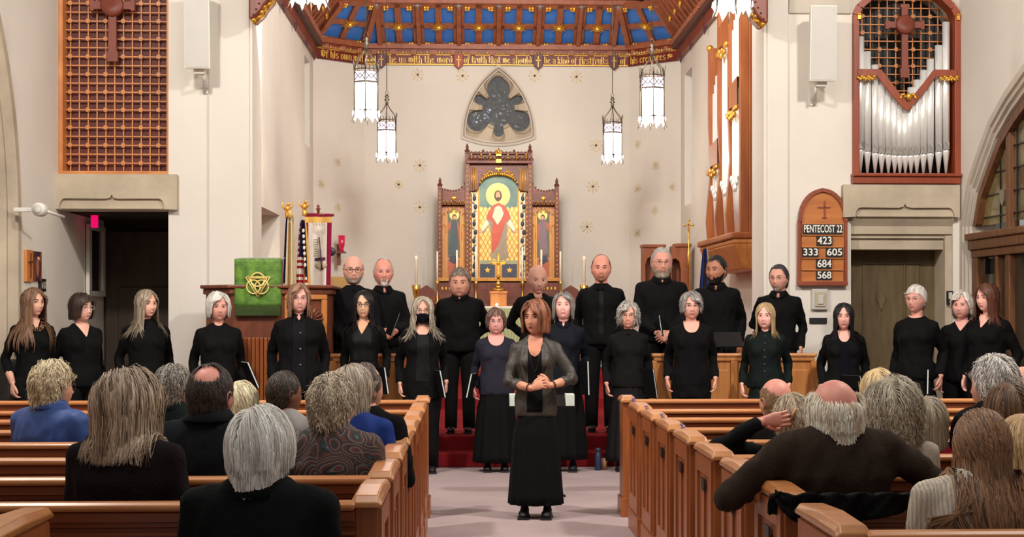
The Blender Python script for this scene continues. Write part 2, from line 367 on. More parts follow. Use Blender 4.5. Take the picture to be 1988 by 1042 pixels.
for (cx, cz, r, n) in ((-41, -20, 15, 13), (-20, -8, 10, 8), (0, -10, 22, 14), (41, -22, 14, 6), (0, 30, 14, 7), (20, 4, 12, 6)):
    for i in range(n):
        a = rn.random()*6.28; q = r*math.sqrt(rn.random()); s = rn.uniform(1.5, 3.4)
        pts = [(gcx+(cx+q*math.cos(a)+s*math.cos(t)*rn.uniform(.5, 1.2))*k, gz+(cz+q*math.sin(a)+s*math.sin(t)*rn.uniform(.5, 1.2))*k) for t in (0, 1.2, 2.5, 3.8, 5)]
        c = rn.choice([(170, 180, 200), (96, 104, 130), (60, 76, 64), (120, 100, 70), (44, 52, 90), (40, 50, 36)]) if cx < -5 else rn.choice([(56, 60, 48), (44, 52, 76), (70, 60, 44), (44, 50, 28), (70, 76, 80)])
        W(MB().prism(pts, YB+.145, YB+.158, 'xz'), 'glass_piece', mat('glass_%d_%d_%d' % c, c, .35, var=.03, spec=.4))
# stone lintels over the two side doorways
def lintel(name, x0, x1, yt, yb, nx0, nx1, nyt, m):
    t = empty(name, (AX((x0+x1)/2, YE), YE, ez(yb)), kind='structure')
    X = lambda p: AX(p, YE)
    P(MB().box((X(x0), YE-.06, ez(yb)), (X(x1), YE+.45, ez(yt))), 'stone_block', m, t, bevel=.01)
    c = (nx0+nx1)/2; H = yb-nyt
    notch = [(nx0, yb-1.5)]+[(nx0+12-12*math.cos(q), yb-1.5-H*math.sin(q)) for q in np.linspace(0, PI/2, 7)]+[(c-12, nyt-1), (c-3, nyt-3), (c, nyt-9), (c+3, nyt-3), (c+12, nyt-1)]+[(nx1-12+12*math.sin(q), yb-1.5-H*math.cos(q)) for q in np.linspace(0, PI/2, 7)]+[(nx1, yb-1.5)]
    poly = [(x0, yb), (x0, yt), (x1, yt), (x1, yb)]+notch[::-1][1:] if False else [(x0, yt), (x1, yt), (x1, yb)]+[(x1-.1, yb)]+[(a, min(b, yb)) for a, b in notch[::-1]]+[(x0, yb)]
    P(MB().prism([(X(a), ez(b)) for a, b in poly], YE-.10, YE-.06), 'stone_face', m, t)
    P(MB().box((X(nx0+3), YE-.085, ez(yb-1)), (X(nx1-3), YE-.05, ez(yb-5))), 'stone_roll', m, t, bevel=.01)
lintel('trim_5', 110, 347, 342, 410, 119, 323, 390, stone)
lintel('trim_6', 1633, 1858, 357, 421, 1656, 1848, 403, stone)
X = lambda p: AX(p, YE)
mb = MB(); mb.prism([(YE-.04, ez(421)), (YE-.04, ez(424)), (YE+.02, ez(437)), (YE+.02, ez(452)), (YE+.06, ez(455)), (YE+.06, ez(460)), (YE+.5, ez(460)), (YE+.5, ez(421))], X(1650), X(1852), 'yz')
mb.box((X(1651), YE+.1, ez(482)), (X(1848), YE+.5, ez(459))); mb.build('trim_7', stone, kind='structure')
MB().box((X(1651), YE+.12, 0), (X(1656), YE+.5, ez(480))).box((X(1836), YE+.02, 0), (X(1850), YE+.5, ez(455))).build('trim_8', stone, kind='structure', bevel=.01)
d4 = empty('door_4', (X(1745), YE+.4, 0), kind='structure')
P(MB().box((X(1651), YE+.4, 0), (X(1850), YE+.46, ez(480))), 'door_leaf', wood_door, d4)
for a, b in ((1692, 1775), (1778, 1805)):
    P(MB().box((X(a), YE+.385, .25), (X(b), YE+.4, ez(510))), 'door_panel', wood_door, d4, bevel=.008)
P(MB().box((X(1692), YE+.37, ez(510)), (X(1805), YE+.4, ez(507))).box((X(1774), YE+.37, ez(505)), (X(1777), YE+.4, .3)), 'door_moulding', wood_door, d4, bevel=.004)
dm = [(1729, 558), (1739, 580), (1729, 604), (1719, 580)]
P(MB().prism([(X(a), ez(b)) for a, b in dm], YE+.37, YE+.385), 'door_diamond', wood_door, d4, bevel=.004)
# painted stars on the chancel walls
gl = mat('faint_gold_paint', (208, 192, 160), .6, var=.15, scale=20)
def star(px, py, r):
    mb = MB(); Y = YB-.006; c = at(px, py, Y); yy = None
    for i in range(4):
        t = PI*i/4; d = Vector((math.cos(t), 0, math.sin(t)))
        mb.bar(c-d*r, c+d*r, .006, .018, up=Vector((-math.sin(t), 0, math.cos(t))))
        for s in (-1, 1): mb.ell(c+d*r*s, (.022, .005, .022), 6, 4)
    return mb
mb = MB()
for px, py in ((811, 145), (898, 147), (1038, 147), (1119, 149), (815, 321), (815, 402), (692, 362), (774, 358), (1151, 362), (1157, 282), (860, 440), (1140, 440)):
    q = star(px, py, .055 if px in (692, 774) else .09); mb.add(q.v, q.f)
mb.build('trim_9', gl, kind='structure')
mb = MB()
for px, py, s in ((657, 315, 0), (657, 402, 0), (625, 357, 0), (1272, 322, 1), (1271, 408, 1), (1237, 366, 1), (1237, 452, 1), (1305, 362, 1), (1238, 280, 1)):
    a = Vector((CXL, 25.3)); b = Vector((CBL, YB))
    if s: a = Vector((CXR, 25.3)); b = Vector((CBR, YB))
    best = min((abs((at(px, py, a.y+(b.y-a.y)*t).x)-(a.x+(b.x-a.x)*t)), t) for t in [i/60 for i in range(61)])[1]
    Y = a.y+(b.y-a.y)*best; c = at(px, py, Y)-Vector((0, .012, 0)); e = Vector((b.x-a.x, b.y-a.y, 0)).normalized()
    for i in range(4):
        t = PI*i/4; d = e*math.cos(t)+Vector((0, 0, math.sin(t))); mb.bar(c-d*.075, c+d*.075, .006, .016, up=Vector((0,0,1)) if abs(d.z) < .9 else e)
mb.build('trim_9', gl, kind='structure')

# ---------------------------------------------------------------- coffered chancel ceiling
ceil = empty('ceiling', (AXX, 22, BTOP), kind='structure')
def C(mb, name, m, **kk): return P(mb, name, m, ceil, **kk)
def quadbar(p, q, w, h, nrm): return MB().bar(p, q, w, h, up=nrm)
def patch(a, b, c, d):   # bilinear: a,b at the bottom, d,c at the top
    a, b, c, d = map(Vector, (a, b, c, d)); return lambda u, v: a*(1-u)*(1-v)+b*u*(1-v)+c*u*v+d*(1-u)*v
def bay(f, suns=True, corner=True, nrm=None):
    n = ((f(1, 0)-f(0, 0)).cross(f(0, 1)-f(0, 0))).normalized()
    if n.z > 0: n = -n
    n_ = n
    wv = (f(1, .5)-f(0, .5)).length; bw = .115/wv; hv = (f(.5, 1)-f(.5, 0)).length; bh = .105/hv
    for u0, u1 in ((bw*.9, .5-bw*.5), (.5+bw*.5, 1-bw*.9)):
        for v0, v1 in ((bh*.7, .5-bh*.4), (.5+bh*.4, 1-bh*.5)):
            mb = MB(); P4 = [f(u0-.03, v0-.03), f(u1+.03, v0-.03), f(u1+.03, v1+.03), f(u0-.03, v1+.03)]
            mb.add([p-n*.03 for p in P4]+[p-n*.045 for p in P4], [(0, 1, 2, 3), (7, 6, 5, 4)]); C(mb, 'blue_panel', blue_p)
            if corner:
                cu = u0 if u0 < .3 else u1; cv = v0 if v0 < .3 else v1; sg_ = 1 if u0 < .3 else -1; sv = 1 if v0 < .3 else -1
                g = MB(); e = .05
                for (du, dv) in ((0, 0), (1, 0), (0, 1), (.9, .9)):
                    c0 = f(cu+sg_*(du*e+.012)/wv, cv+sv*(dv*e+.012)/hv)+n*.03; g.ell(c0, (.032, .02, .030), 7, 4)
                C(g, 'gold_rosette', gold)
    C(quadbar(f(.5, 0), f(.5, 1), .10, .05, n), 'glazing_bar' if False else 'ceiling_batten', wood_ceil)
    C(quadbar(f(0, .5), f(1, .5), .09, .045, n), 'ceiling_batten', wood_ceil)
    C(quadbar(f(0, 0.02), f(1, 0.02), .16, .05, n), 'ceiling_batten', wood_ceil)
    C(quadbar(f(0, .97), f(1, .97), .12, .05, n), 'ceiling_batten', wood_ceil)
    for uu in (.035, .965): C(quadbar(f(uu, 0), f(uu, 1), .13, .045, n), 'ceiling_batten', wood_ceil)
    if 0: C(quadbar(f(0, 0), f(1, 0), .09, .05, n), 'ceiling_batten', wood_ceil)
    if suns:
        g = MB(); c0 = f(.5, .5)+n*.035; ex = (f(1, .5)-f(0, .5)).normalized(); ey = ex.cross(n)
        g.ell(c0, (.055, .035, .055), 10, 6)
        for i in range(12):
            t = 2*PI*i/12; d = ex*math.cos(t)+ey*math.sin(t); r = .15 if i % 2 else .12
            g.tube([c0+d*.03, c0+d*r], [.02, .004], 4, smooth=False)
        C(g, 'gold_sun', gold)
RX = [AX(p, 25.5) for p in (735, 812.5, 891, 968.5, 1046, 1125, 1195)]
z0, z1 = BTOP, 6.47
f_ = lambda x0, x1: patch((x0, YB, z0), (x1, YB, z0), (x1, 25, z1), (x0, 25, z1))
for i in range(6): bay(f_(RX[i], RX[i+1]))
for x in RX:
    C(MB().bar((x, YB, z0+.0), (x, 25, z1), .075, .16, up=(0, -.47, -.88)), 'rafter', wood_ceil, bevel=.012)
    b = MB(); c0 = Vector((x, 24.97, 6.43))
    for i in range(4):
        t = PI/4*i*2; d = Vector((math.cos(t), -.2, math.sin(t))); b.tube([c0, c0+d*.075], [.028, .003], 4, smooth=False)
    b.ell(c0, (.03, .03, .03), 6, 4); C(b, 'silver_boss', mat('silver_leaf', (176, 172, 166), .35, .7))
C(MB().box((RX[0]-.35, 24.9, 6.45), (RX[-1]+.35, 25.06, 6.62)), 'purlin', wood_ceil, bevel=.015)
C(MB().add([(RX[0]-.4, 25.0, 6.5), (RX[-1]+.4, 25.0, 6.5), (RX[-1]+.4, 20.0, 7.5), (RX[0]-.4, 20.0, 7.5)], [(0, 1, 2, 3)]), 'ceiling_board', wood_ceil)
for s in (0, 1):
    f = (lambda p: Vector(p)) if s == 0 else (lambda p: Vector((2*AXX-p[0], p[1], p[2])))
    E0 = (CXL, 25.3, z0); E1 = (CBL, YB, z0); T1 = (RX[0], 25.0, z1); tt = at(662, 0, 24.5); T0 = (tt.x, 24.5, tt.z)
    bay(patch(f(E0), f(E1), f(T1), f(T0)), corner=True)
    C(MB().bar(f(E1), f(T1), .09, .2, up=(0, -.5, -.85)), 'hip_rafter', wood_ceil, bevel=.012)
    C(MB().bar(f(E0), f(T0), .1, .2, up=(.3, -.4, -.85)), 'hip_rafter', wood_ceil, bevel=.012)
    # sliver between the corner and the first rafter
    C(MB().add([f((CBL, YB, z0)), f((RX[0], YB, z0)), f((RX[0], 25.02, z1-.01))], [(0, 1, 2)]), 'blue_panel', blue_p)
    # steep side slope with close ribs
    T0b = (T0[0]+.0, 17.0, T0[2]); E0b = (CXL, 17.0, z0)
    C(MB().add([f(E0), f(E0b), f(T0b), f(T0)], [(0, 1, 2, 3)]), 'ceiling_board', wood_ceil)
    C(MB().add([f(T0), f(T0b), f((RX[0]+.2, 17.0, 7.6)), f((RX[0]+.2, 25.0, 6.7))], [(0, 1, 2, 3)]), 'ceiling_board', wood_ceil)
    for j in range(26):
        y = 24.6-j*.3; a = Vector((CXL, y, z0)); b = Vector((T0[0], y-.55, T0[2]))
        C(MB().bar(f(a), f(b), .055, .09, up=(.6, 0, -.8) if s == 0 else (-.6, 0, -.8)), 'rib', wood_ceil)
        if j % 2 == 0:
            g = MB(); m = f(a*.5+b*.5)+Vector((.05 if s == 0 else -.05, 0, -.04)); g.ell(m, (.03, .07, .06), 8, 5); C(g, 'gold_rosette', gold)
    # wall plate along the side wall with its dentils and hanging drops
    C(MB().box(f((CXL-.02, 17.0, BT)), f((CXL+.07, 25.3, BTOP))), 'wall_plate', wood_r, bevel=.01)
    C(MB().box(f((CXL+.05, 17.0, BT+.18)), f((CXL+.16, 25.25, BTOP+.02))), 'wall_plate', mat('dark_trim_wood', (88, 50, 34), .6), bevel=.01)
    d = MB()
    for j in range(46): y = 25.15-j*.17; d.box(f((CXL+.13, y, BT+.24)), f((CXL+.19, y+.07, BT+.31)))
    C(d, 'dentils', mat('dentil_wood', (150, 86, 56), .5), kind='stuff')
    for px, py in ((607.5, 118), (592.5, 92), (571, 61), (548, 26)):
        y = at(px, 300, X=CXL+.04).y; g = MB(); zt_ = at(px, py, Y=y).z
        g.lathe([(.003, 0), (.02, .05), (.025, .12), (.02, .2), (.03, .3)], f((CXL+.06, y, zt_)), 6, smooth=False); C(g, 'hanging_drop', mat('drop_wood', (70, 40, 48), .5))
# frieze with lettering below the ceiling
frz = empty('trim_10', (AXX, YB, BT), kind='structure')
def Fz(mb, name, m, **kk): return P(mb, name, m, frz, **kk)
fw = mat('frieze_red', (112, 34, 28), .5, scale=4, rgb2=(92, 28, 24))
GZ = {'o': [[(.08,.12),(.08,.58),(.25,.7),(.42,.58),(.42,.12),(.25,0),(.08,.12)]], 'f': [[(.15,-.1),(.15,.88),(.3,1),(.42,.92)],[(0,.62),(.36,.62)]],
 'h': [[(.08,0),(.08,1)],[(.08,.6),(.28,.7),(.42,.58),(.42,-.08)]], 'i': [[(.1,0),(.1,.7)],[(.08,.86),(.14,.95)]], 's': [[(.42,.6),(.25,.7),(.08,.58),(.08,.42),(.42,.3),(.42,.1),(.25,0),(.04,.1)]],
 'w': [[(.06,.7),(.06,.1),(.2,0),(.33,.1),(.33,.7)],[(.33,.1),(.46,0),(.6,.12),(.6,.6),(.5,.7)]], 'n': [[(.08,0),(.08,.7)],[(.08,.58),(.25,.7),(.42,.58),(.42,0)]],
 'l': [[(.1,1),(.1,.08),(.2,0)]], 'b': [[(.08,1),(.08,.08),(.25,0),(.42,.1),(.42,.58),(.28,.7),(.08,.58)]], 'e': [[(.42,.08),(.25,0),(.08,.1),(.08,.58),(.25,.7),(.42,.58),(.08,.34)]],
 'g': [[(.42,.6),(.25,.7),(.08,.58),(.08,.12),(.25,0),(.42,.12)],[(.42,.7),(.42,-.12),(.25,-.2),(.08,-.12)]], 'a': [[(.06,.6),(.25,.7),(.42,.58),(.42,0)],[(.42,.38),(.2,.38),(.08,.25),(.08,.08),(.25,0),(.42,.1)]],
 't': [[(.12,.95),(.12,.08),(.26,0),(.36,.08)],[(0,.66),(.32,.66)]], 'u': [[(.08,.7),(.08,.1),(.25,0),(.42,.1)],[(.42,.7),(.42,0)]], 'd': [[(.3,1),(.42,.8),(.42,.12),(.25,0),(.08,.12),(.08,.55),(.25,.68),(.42,.58)]],
 'r': [[(.08,0),(.08,.7)],[(.08,.56),(.24,.7),(.34,.6)]], 'm': [[(.06,0),(.06,.7)],[(.06,.6),(.19,.7),(.32,.58),(.32,0)],[(.32,.6),(.46,.7),(.58,.58),(.58,0)]],
 'c': [[(.4,.6),(.25,.7),(.08,.58),(.08,.12),(.25,0),(.4,.1)]], 'k': [[(.08,0),(.08,1)],[(.08,.36),(.4,.66)],[(.2,.42),(.42,0)]],
 '.': [[(.1,.3),(.1,.42)]], '~': [[(0,.5),(.2,.7),(.4,.5),(.6,.25),(.8,.35),(.8,.6),(.5,.7),(.2,.3),(.1,.15)]], 'O': [[(.1,.15),(.06,.8),(.3,1),(.6,.85),(.6,.15),(.35,0),(.1,.15)],[(.3,.9),(.3,.1)]]}
GW = {'i': .2, 'l': .26, 'w': .68, 'm': .66, '.': .2, ' ': .2, '~': .9, 'r': .38, 't': .38, 'f': .4, 'O': .7}
def letters(txt, a, b, h, z, pen=.12):
    """a, b: ends of the line on the wall"""
    a = Vector(a); b = Vector(b); ex = (b-a).normalized(); n = Vector((ex.y, -ex.x, 0)); L = (b-a).length
    tot = sum(GW.get(c, .5)+.1 for c in txt); sx = L/tot; x = .04; mb = MB()
    for c in txt:
        for st_ in GZ.get(c, []):
            for p, q in zip(st_[:-1], st_[1:]):
                A = a+ex*(x+p[0])*sx+Vector((0, 0, p[1]*h)); B = a+ex*(x+q[0])*sx+Vector((0, 0, q[1]*h))
                d = (B-A).normalized(); A -= d*pen*h*.4; B += d*pen*h*.4
                vert = abs(d.z); wd = pen*h*(1.2 if vert > .7 else .7)
                mb.bar(A+n*.006, B+n*.006, wd, .006, up=n)
        x += GW.get(c, .5)+.1
    return mb
segs = [((CXL+.03, 25.33), (CBL, YB)), ((CBL, YB), (CBR, YB)), ((CBR, YB), (CXR-.03, 25.33))]
for i, (a, b) in enumerate(segs):
    A = Vector((a[0], a[1], 0)); B = Vector((b[0], b[1], 0)); ex = (B-A).normalized(); n = Vector((ex.y, -ex.x, 0))
    def slab(z0_, z1_, d0, d1, name, m, **kk):
        q = [A+n*d0, B+n*d0, B+n*d1, A+n*d1]; Fz(MB().prism([(p.x, p.y) for p in q], z0_, z1_, 'xy'), name, m, **kk)
    slab(BT, BT+.19, -.02, .05, 'frieze_board', fw); slab(BT, BT+.02, .04, .06, 'frieze_bead', goldp if i == 1 else fw)
    slab(BT+.165, BT+.18, .04, .06, 'frieze_bead', goldp)
    slab(BT+.19, BTOP+.02, -.02, .10, 'frieze_board', wood_r); slab(BTOP-.05, BTOP+.03, .05, .16, 'frieze_cornice', wood_ceil)
    cr = MB(); L = (B-A).length; nn = int(L/.05)
    for j in range(nn):
        c0 = A+ex*L*(j+.5)/nn+n*.1; hh = .03 if j % 4 else .045; cr.tube([c0+Vector((0,0,BT+.18)), c0+ex*.015+Vector((0,0,BT+.18+hh))], [.026, .012], 5, smooth=False)
    Fz(cr, 'carved_cresting', mat('gilt_cresting', (206, 166, 104), .5, .3, scale=30, var=.3), kind='stuff')
    dd = MB()
    for j in range(int(L/.33)): c0 = A+ex*(.16+.33*j)+n*.1; dd.box(c0+Vector((-.04, -.02, BTOP-.14)), c0+Vector((.04, .04, BTOP-.06)))
    Fz(dd, 'dentils', wood_ceil)
def word(txt, p0, p1, seg=1):
    zz = BT+.035
    if seg == 1: a = at(p0, 120, YB); b = at(p1, 120, YB); a = Vector((a.x, YB-.055, zz)); b = Vector((b.x, YB-.055, zz))
    else:
        A, B = segs[seg]; A = Vector((A[0], A[1], 0)); B = Vector((B[0], B[1], 0)); ex = (B-A).normalized(); n = Vector((ex.y, -ex.x, 0))
        a = A+(B-A)*p0+n*.055; b = A+(B-A)*p1+n*.055; a.z = b.z = zz
    Fz(letters(txt, a, b, .112, zz), 'gilt_lettering', mat('gilt_letters', (236, 190, 92), .45, .15, var=.1))
word('Of his own will', .07, .93, 0); word('begat', 713, 731); word('he us with the word', 756, 879); word('of truth that we should', 900, 1032)
word('be a kind of firstfruits', 1056, 1181); word('of', 1203, 1215); word('his creatures ~', .07, .92, 2)
for px, c in ((741, 0), (890.5, 1), (1044.5, 0), (1191, 0)):
    cx = AX(px, YB); sh = [(-.075, .22), (.075, .22), (.08, .16), (.078, .0), (0, -.075), (-.078, .0), (-.08, .16)]
    s = MB().prism([(cx+a, BT+b) for a, b in sh], YB-.1, YB-.05); Fz(s, 'shield', mat('shield_red', (150, 50, 34), .5) if c else mat('shield_purple', (84, 40, 48), .5), bevel=.008)
    Fz(MB().box((cx-.008, YB-.115, BT-.03), (cx+.008, YB-.1, BT+.15)).box((cx-.04, YB-.115, BT+.075), (cx+.04, YB-.1, BT+.09)), 'shield_cross', goldp)
# carved corbels on the nave side of the chancel opening
for s, (px, sgn) in enumerate(((490, 1), (1483, -1))):
    c = empty('trim_11', (AX(px, YE-.3), YE-.3, ez(60, YE-.3)), kind='structure')
    zz = [ez(y, YE-.3)-c.location.z for y in (45, 30, 20, 5, -20, -60)]
    w_ = [.02, .1, .13, .2, .24, .3]
    prof = [(0-.02*sgn, zz[0])]+[(sgn*w_[i], zz[i]) for i in range(6)]+[(-.02*sgn, zz[5])]
    MB().prism(prof, -.14, .28).build('bracket', wood_r, c, bevel=.02)
    g = MB()
    for i in range(5):
        a = (sgn*w_[i], zz[i]); b = (sgn*w_[i+1], zz[i+1]); g.tube([(a[0], -.02, a[1]), (b[0], -.02, b[1])], [.035, .045], 7)
        for yy in (-.08, .05): g.ell((a[0], yy, a[1]), (.03, .035, .03), 8, 5)
    g.build('carved_gilding', gold, c)
    g = MB()
    for i in range(7): q = i/6; g.ell((sgn*(.03+.17*q), -.14, zz[0]+.04+(zz[4]-zz[0])*q), (.012, .01, .012), 6, 4)
    g.build('studs', mat('stud', (60, 30, 30), .5), c)
# ---------------------------------------------------------------- wooden lattice in the left opening
def Q(mb, name, m, par, **k):
    l = par.location
    mb.v = [(v[0]-l.x, v[1]-l.y, v[2]-l.z) for v in mb.v]
    return mb.build(name, m, par, **k)
LX0, LX1 = AX(113, YE), AX(327, YE)
lat = empty('lattice_screen', ((LX0+LX1)/2, YE+.15, zl1), 'wooden lattice screen with square knobs above the dark left doorway', 'screen')
Q(MB().box((LX0, YE+.195, zl1), (LX1, YE+.29, LTOP)), 'backing', wood_dk, lat)
Q(MB().box((LX0, YE+.0, zl1), (LX0+.045, YE+.26, LTOP)).box((LX1-.03, YE+.04, zl1), (LX1, YE+.26, LTOP)), 'side_frame', wood_lat, lat, bevel=.006)
Q(MB().box((LX0-.02, YE-.005, zl1-.01), (LX1, YE+.26, zl1+.04)), 'bottom_frame', wood_lat, lat, bevel=.006)
def grid(par, xs, zs, y, x0, x1, z0, z1, odd, inside=lambda x, z: True, m=wood_lat, topf=None):
    vb = MB().box((-.006, -.006, 0), (.006, .006, 1)).mesh('lattice_bar', m)
    kb = MB(); kb.box((-.019, -.006, -.019), (.019, .01, .019)); kb.box((-.024, -.004, -.009), (.024, .008, .009)); kb.box((-.009, -.004, -.024), (.009, .008, .024)); kme = kb.mesh('knob', m)
    l = par.location
    for x in xs:
        t = topf(x) if topf else z1
        o = bpy.data.objects.new('lattice_bar', vb); COL.objects.link(o); o.parent = par; o.location = (x-l.x, y-l.y, z0-l.z); o.scale = (1, 1, t-z0)
    for z in zs:
        a, b = x0, x1
        if topf:
            ok = [x for x in np.linspace(x0, x1, 60) if topf(x) > z]
            if not ok: continue
            a, b = ok[0], ok[-1]
        o = bpy.data.objects.new('lattice_bar', vb); COL.objects.link(o); o.parent = par; o.location = (a-l.x, y-.012-l.y, z-l.z); o.rotation_euler = (0, PI/2, 0); o.scale = (1, 1, b-a)
    for i, x in enumerate(xs):
        for j, z in enumerate(zs):
            if i % 2 == odd[0] and j % 2 == odd[1] and (not topf or topf(x) > z+.05):
                o = bpy.data.objects.new('knob', kme); COL.objects.link(o); o.parent = par; o.location = (x-l.x, y-.027-l.y, z-l.z)
xs = [AX(137.3+17.15*i, YE+.15) for i in range(11)]; dz = ez(303, YE+.15)-ez(320, YE+.15); zz0 = ez(319.8, YE+.15)
grid(lat, xs, [zz0+dz*i for i in range(int((LTOP-zz0)/dz)+1)], YE+.15, LX0, LX1, zl1+.02, LTOP, (0, 0))
MB().box((XL-.5, YE, LTOP), (DL, YE+.7, HT)).box((LX0, YE+.3, zl1-.3), (LX1+.1, YE+.7, LTOP)).build('wall_back', plaster, kind='structure')
MB().box((PR-.01, YE+.55, ez(352)), (OR1, YE+.7, HT)).build('wall_back', plaster, kind='structure')
cw = mat('cross_wood', (128, 58, 36), .5, scale=3, rgb2=(108, 46, 30))
def wall_cross(cx, cz, top, bot, arm, w, Y, label):
    t = empty('wooden_cross', (cx, Y, cz), label, 'cross')
    def armp(L, ang):
        c, s = math.cos(ang), math.sin(ang); p = [(0, -w*.75), (L*.8, -w*.8), (L*.84, -w*1.15), (L, -w*1.0), (L, w*1.0), (L*.84, w*1.15), (L*.8, w*.8), (0, w*.75)]
        return [(x*c-z*s, x*s+z*c) for x, z in p]
    for L, a, n in ((arm, 0, 'cross_arm'), (arm, PI, 'cross_arm'), (top, PI/2, 'cross_upright'), (bot, -PI/2, 'cross_upright')):
        MB().prism(armp(L, a), -.045, -.0).build(n, cw, t, bevel=.005)
    MB().lathe([(0, -.075), (w*1.9, -.075), (w*2.2, -.06), (w*2.2, 0), (0, 0)], n=20, axis='y').build('disc', cw, t)
    return t
cy = YE+.07; sc_ = cy/FPX
wall_cross(AX(219.5, cy), at(968, 18, cy).z, .3, 108*sc_, 43*sc_, 10*sc_, cy, 'dark red wooden cross with a central disc hung on the left lattice')

# ---------------------------------------------------------------- organ case in the right opening
def pipe(par, x, y, zf, zm, zt, r, m=silver, loc=None):
    """foot tip zf, mouth zm, top zt; the child names: pipe"""
    l = par.location if loc is None else loc
    mb = MB(); n = 14
    mb.lathe([(r*.25, zf), (r*.92, zm-.02), (r, zm-.005), (r, zm+.01)], (x-l.x, y-l.y, -l.z), n)
    mb.lathe([(r, zm+.01), (r, zt), (r*.82, zt), (r*.82, zt-.1)], (x-l.x, y-l.y, -l.z), n)
    # flattened mouth with its pointed upper lip
    f = y-l.y-r*1.01; mb.add([(x-l.x-r*.72, f+.012, zm-.0-l.z), (x-l.x+r*.72, f+.012, zm-l.z), (x-l.x+r*.6, f, zm+.012-l.z), (x-l.x-r*.6, f, zm+.012-l.z)], [(0, 1, 2, 3)], 1)
    mb.add([(x-l.x-r*.6, f, zm+.02-l.z), (x-l.x+r*.6, f, zm+.02-l.z), (x-l.x+r*.55, f-.004, zm+.085-l.z), (x-l.x, f+.01, zm+.13-l.z), (x-l.x-r*.55, f-.004, zm+.085-l.z)], [(0, 1, 2, 3, 4)], 2)
    return mb.build('organ_pipe', [m, black, mat('pipe_lip', (168, 166, 160), .45, .9)], par)
org = empty('organ_case', (AX(1758, YE), YE, ez(355)), 'organ case with fourteen silver pipes set in the wall above the right door', 'organ')
OX = lambda p: AX(p, YE-.02)
ow = mat('organ_case_wood', (150, 66, 32), .42, scale=1.6, stretch=(9, 9, 1), rgb2=(126, 52, 26), bump=.06)
Q(MB().box((OX(1653), YE-.1, ez(355)), (OX(1861), YE+.3, ez(340))).box((OX(1652), YE-.13, ez(341)), (OX(1862), YE+.3, ez(335))), 'sill', ow, org, bevel=.008)
for a, b in ((1655, 1667), (1852, 1864)): Q(MB().box((OX(a), YE-.06, ez(336)), (OX(b), YE+.3, ez(24))), 'post', ow, org, bevel=.008)
for a in (1665.5, 1857):
    g = MB(); g.box((OX(a-3), YE-.09, ez(34)), (OX(a+3), YE-.05, ez(24))); g.ell((OX(a), YE-.08, ez(24)), (.028, .03, .014), 8, 5); Q(g, 'gilt_capital', gold, org)
ap = (OX(1760), ez(-48)); arcp = lambda s: [(OX(1661) if s < 0 else OX(1858), ez(24)), (OX(1668) if s < 0 else OX(1850), ez(8)), (OX(1690) if s < 0 else OX(1830), ez(-12)), (OX(1722) if s < 0 else OX(1798), ez(-33)), ap]
for s in (-1, 1):
    p = arcp(s); mb = MB()
    for a, b in zip(p[:-1], p[1:]): mb.bar((a[0], YE+.05, a[1]), (b[0], YE+.05, b[1]), .2, .07, up=(0, 0, 1) if True else 0)
    Q(mb, 'arch_rail', ow, org)
    mb = MB(); q = [(p[0][0]+s*.03, p[0][1])]+p+[(p[-1][0], HT), (p[0][0]+s*.05, HT)]; mb.prism(q if s < 0 else q[::-1], YE-.005, YE+.5)
    mb.build('wall_back', stone_l, kind='structure')
V = [(1663, 131), (1709, 131), (1728, 156), (1744, 177), (1759, 193), (1775, 177), (1792, 156), (1811, 131), (1855, 131), (1855, 145), (1817, 145), (1811, 149), (1800, 166), (1786, 184), (1772, 199), (1764, 210), (1759, 212), (1752, 208), (1744, 199), (1730, 184), (1716, 166), (1704, 149), (1700, 145), (1663, 145)]
Q(MB().prism([(OX(a), ez(b)) for a, b in V], YE-.07, YE-.035), 'pipe_rail', ow, org, bevel=.006)
g = MB()
for c0, c1 in ((1664, 1695), (1824, 1855)):
    for i in range(9): a = c0+(c1-c0)*i/8; g.ell((OX(a), YE-.075, ez(148+3*math.sin(i*2.1))), (.022, .012, .018), 7, 4); g.tube([(OX(a), YE-.07, ez(146)), (OX(a+2), YE-.08, ez(153+3*(i % 2)))], [.012, .003], 5)
for i in range(11): t = PI*i/10; g.ell((OX(1760+14*math.cos(t)), YE-.08, ez(187-7*math.sin(t*2)**2)), (.018, .014, .016), 7, 4)
g.ell((OX(1760), YE-.1, ez(185)), (.03, .03, .045), 8, 6); Q(g, 'carved_gilding', gold, org)
tops = [65, 94, 120, 140, 155, 172, 198, 198, 164, 149, 130, 108, 81, 35]; us = [92, 131, 173, 209, 246, 280, 309, 339, 370, 402, 438, 476, 521, 562]
for i, (u, t) in enumerate(zip(us, tops)):
    d = abs(i-6.5)/6.5; my = 300-11*d**2.2
    pipe(org, OX(1640+u/2.817), YE+.035, ez(335), ez(my), ez(t), .037+.003*d)
for i, (px, t) in enumerate(((1705, 60), (1725, 100), (1783, 80), (1793, 62), (1800, 58))):
    Q(MB().lathe([(.02, 0), (.02, ez(t)-ez(200)), (.016, ez(t)-ez(200))], (OX(px), YE+.33, ez(200)), 10), 'organ_pipe', steel, org)
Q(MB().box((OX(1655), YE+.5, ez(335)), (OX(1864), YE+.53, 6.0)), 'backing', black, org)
glat = empty('lattice_screen', (AX(1758, YE+.3), YE+.3, ez(200)), 'wooden lattice screen behind the silver organ pipes', 'screen')
yy = YE+.3
def topf(x):
    c = AX(1760, yy); return ez(-50, yy)-abs(x-c)**1.5*.9
grid(glat, [AX(1755+16.35*i, yy) for i in range(-5, 6)], [ez(10+16.2*i, yy) for i in range(-4, 13)], yy, AX(1668, yy), AX(1852, yy), ez(210, yy), ez(-50, yy), (0, 1), topf=topf)
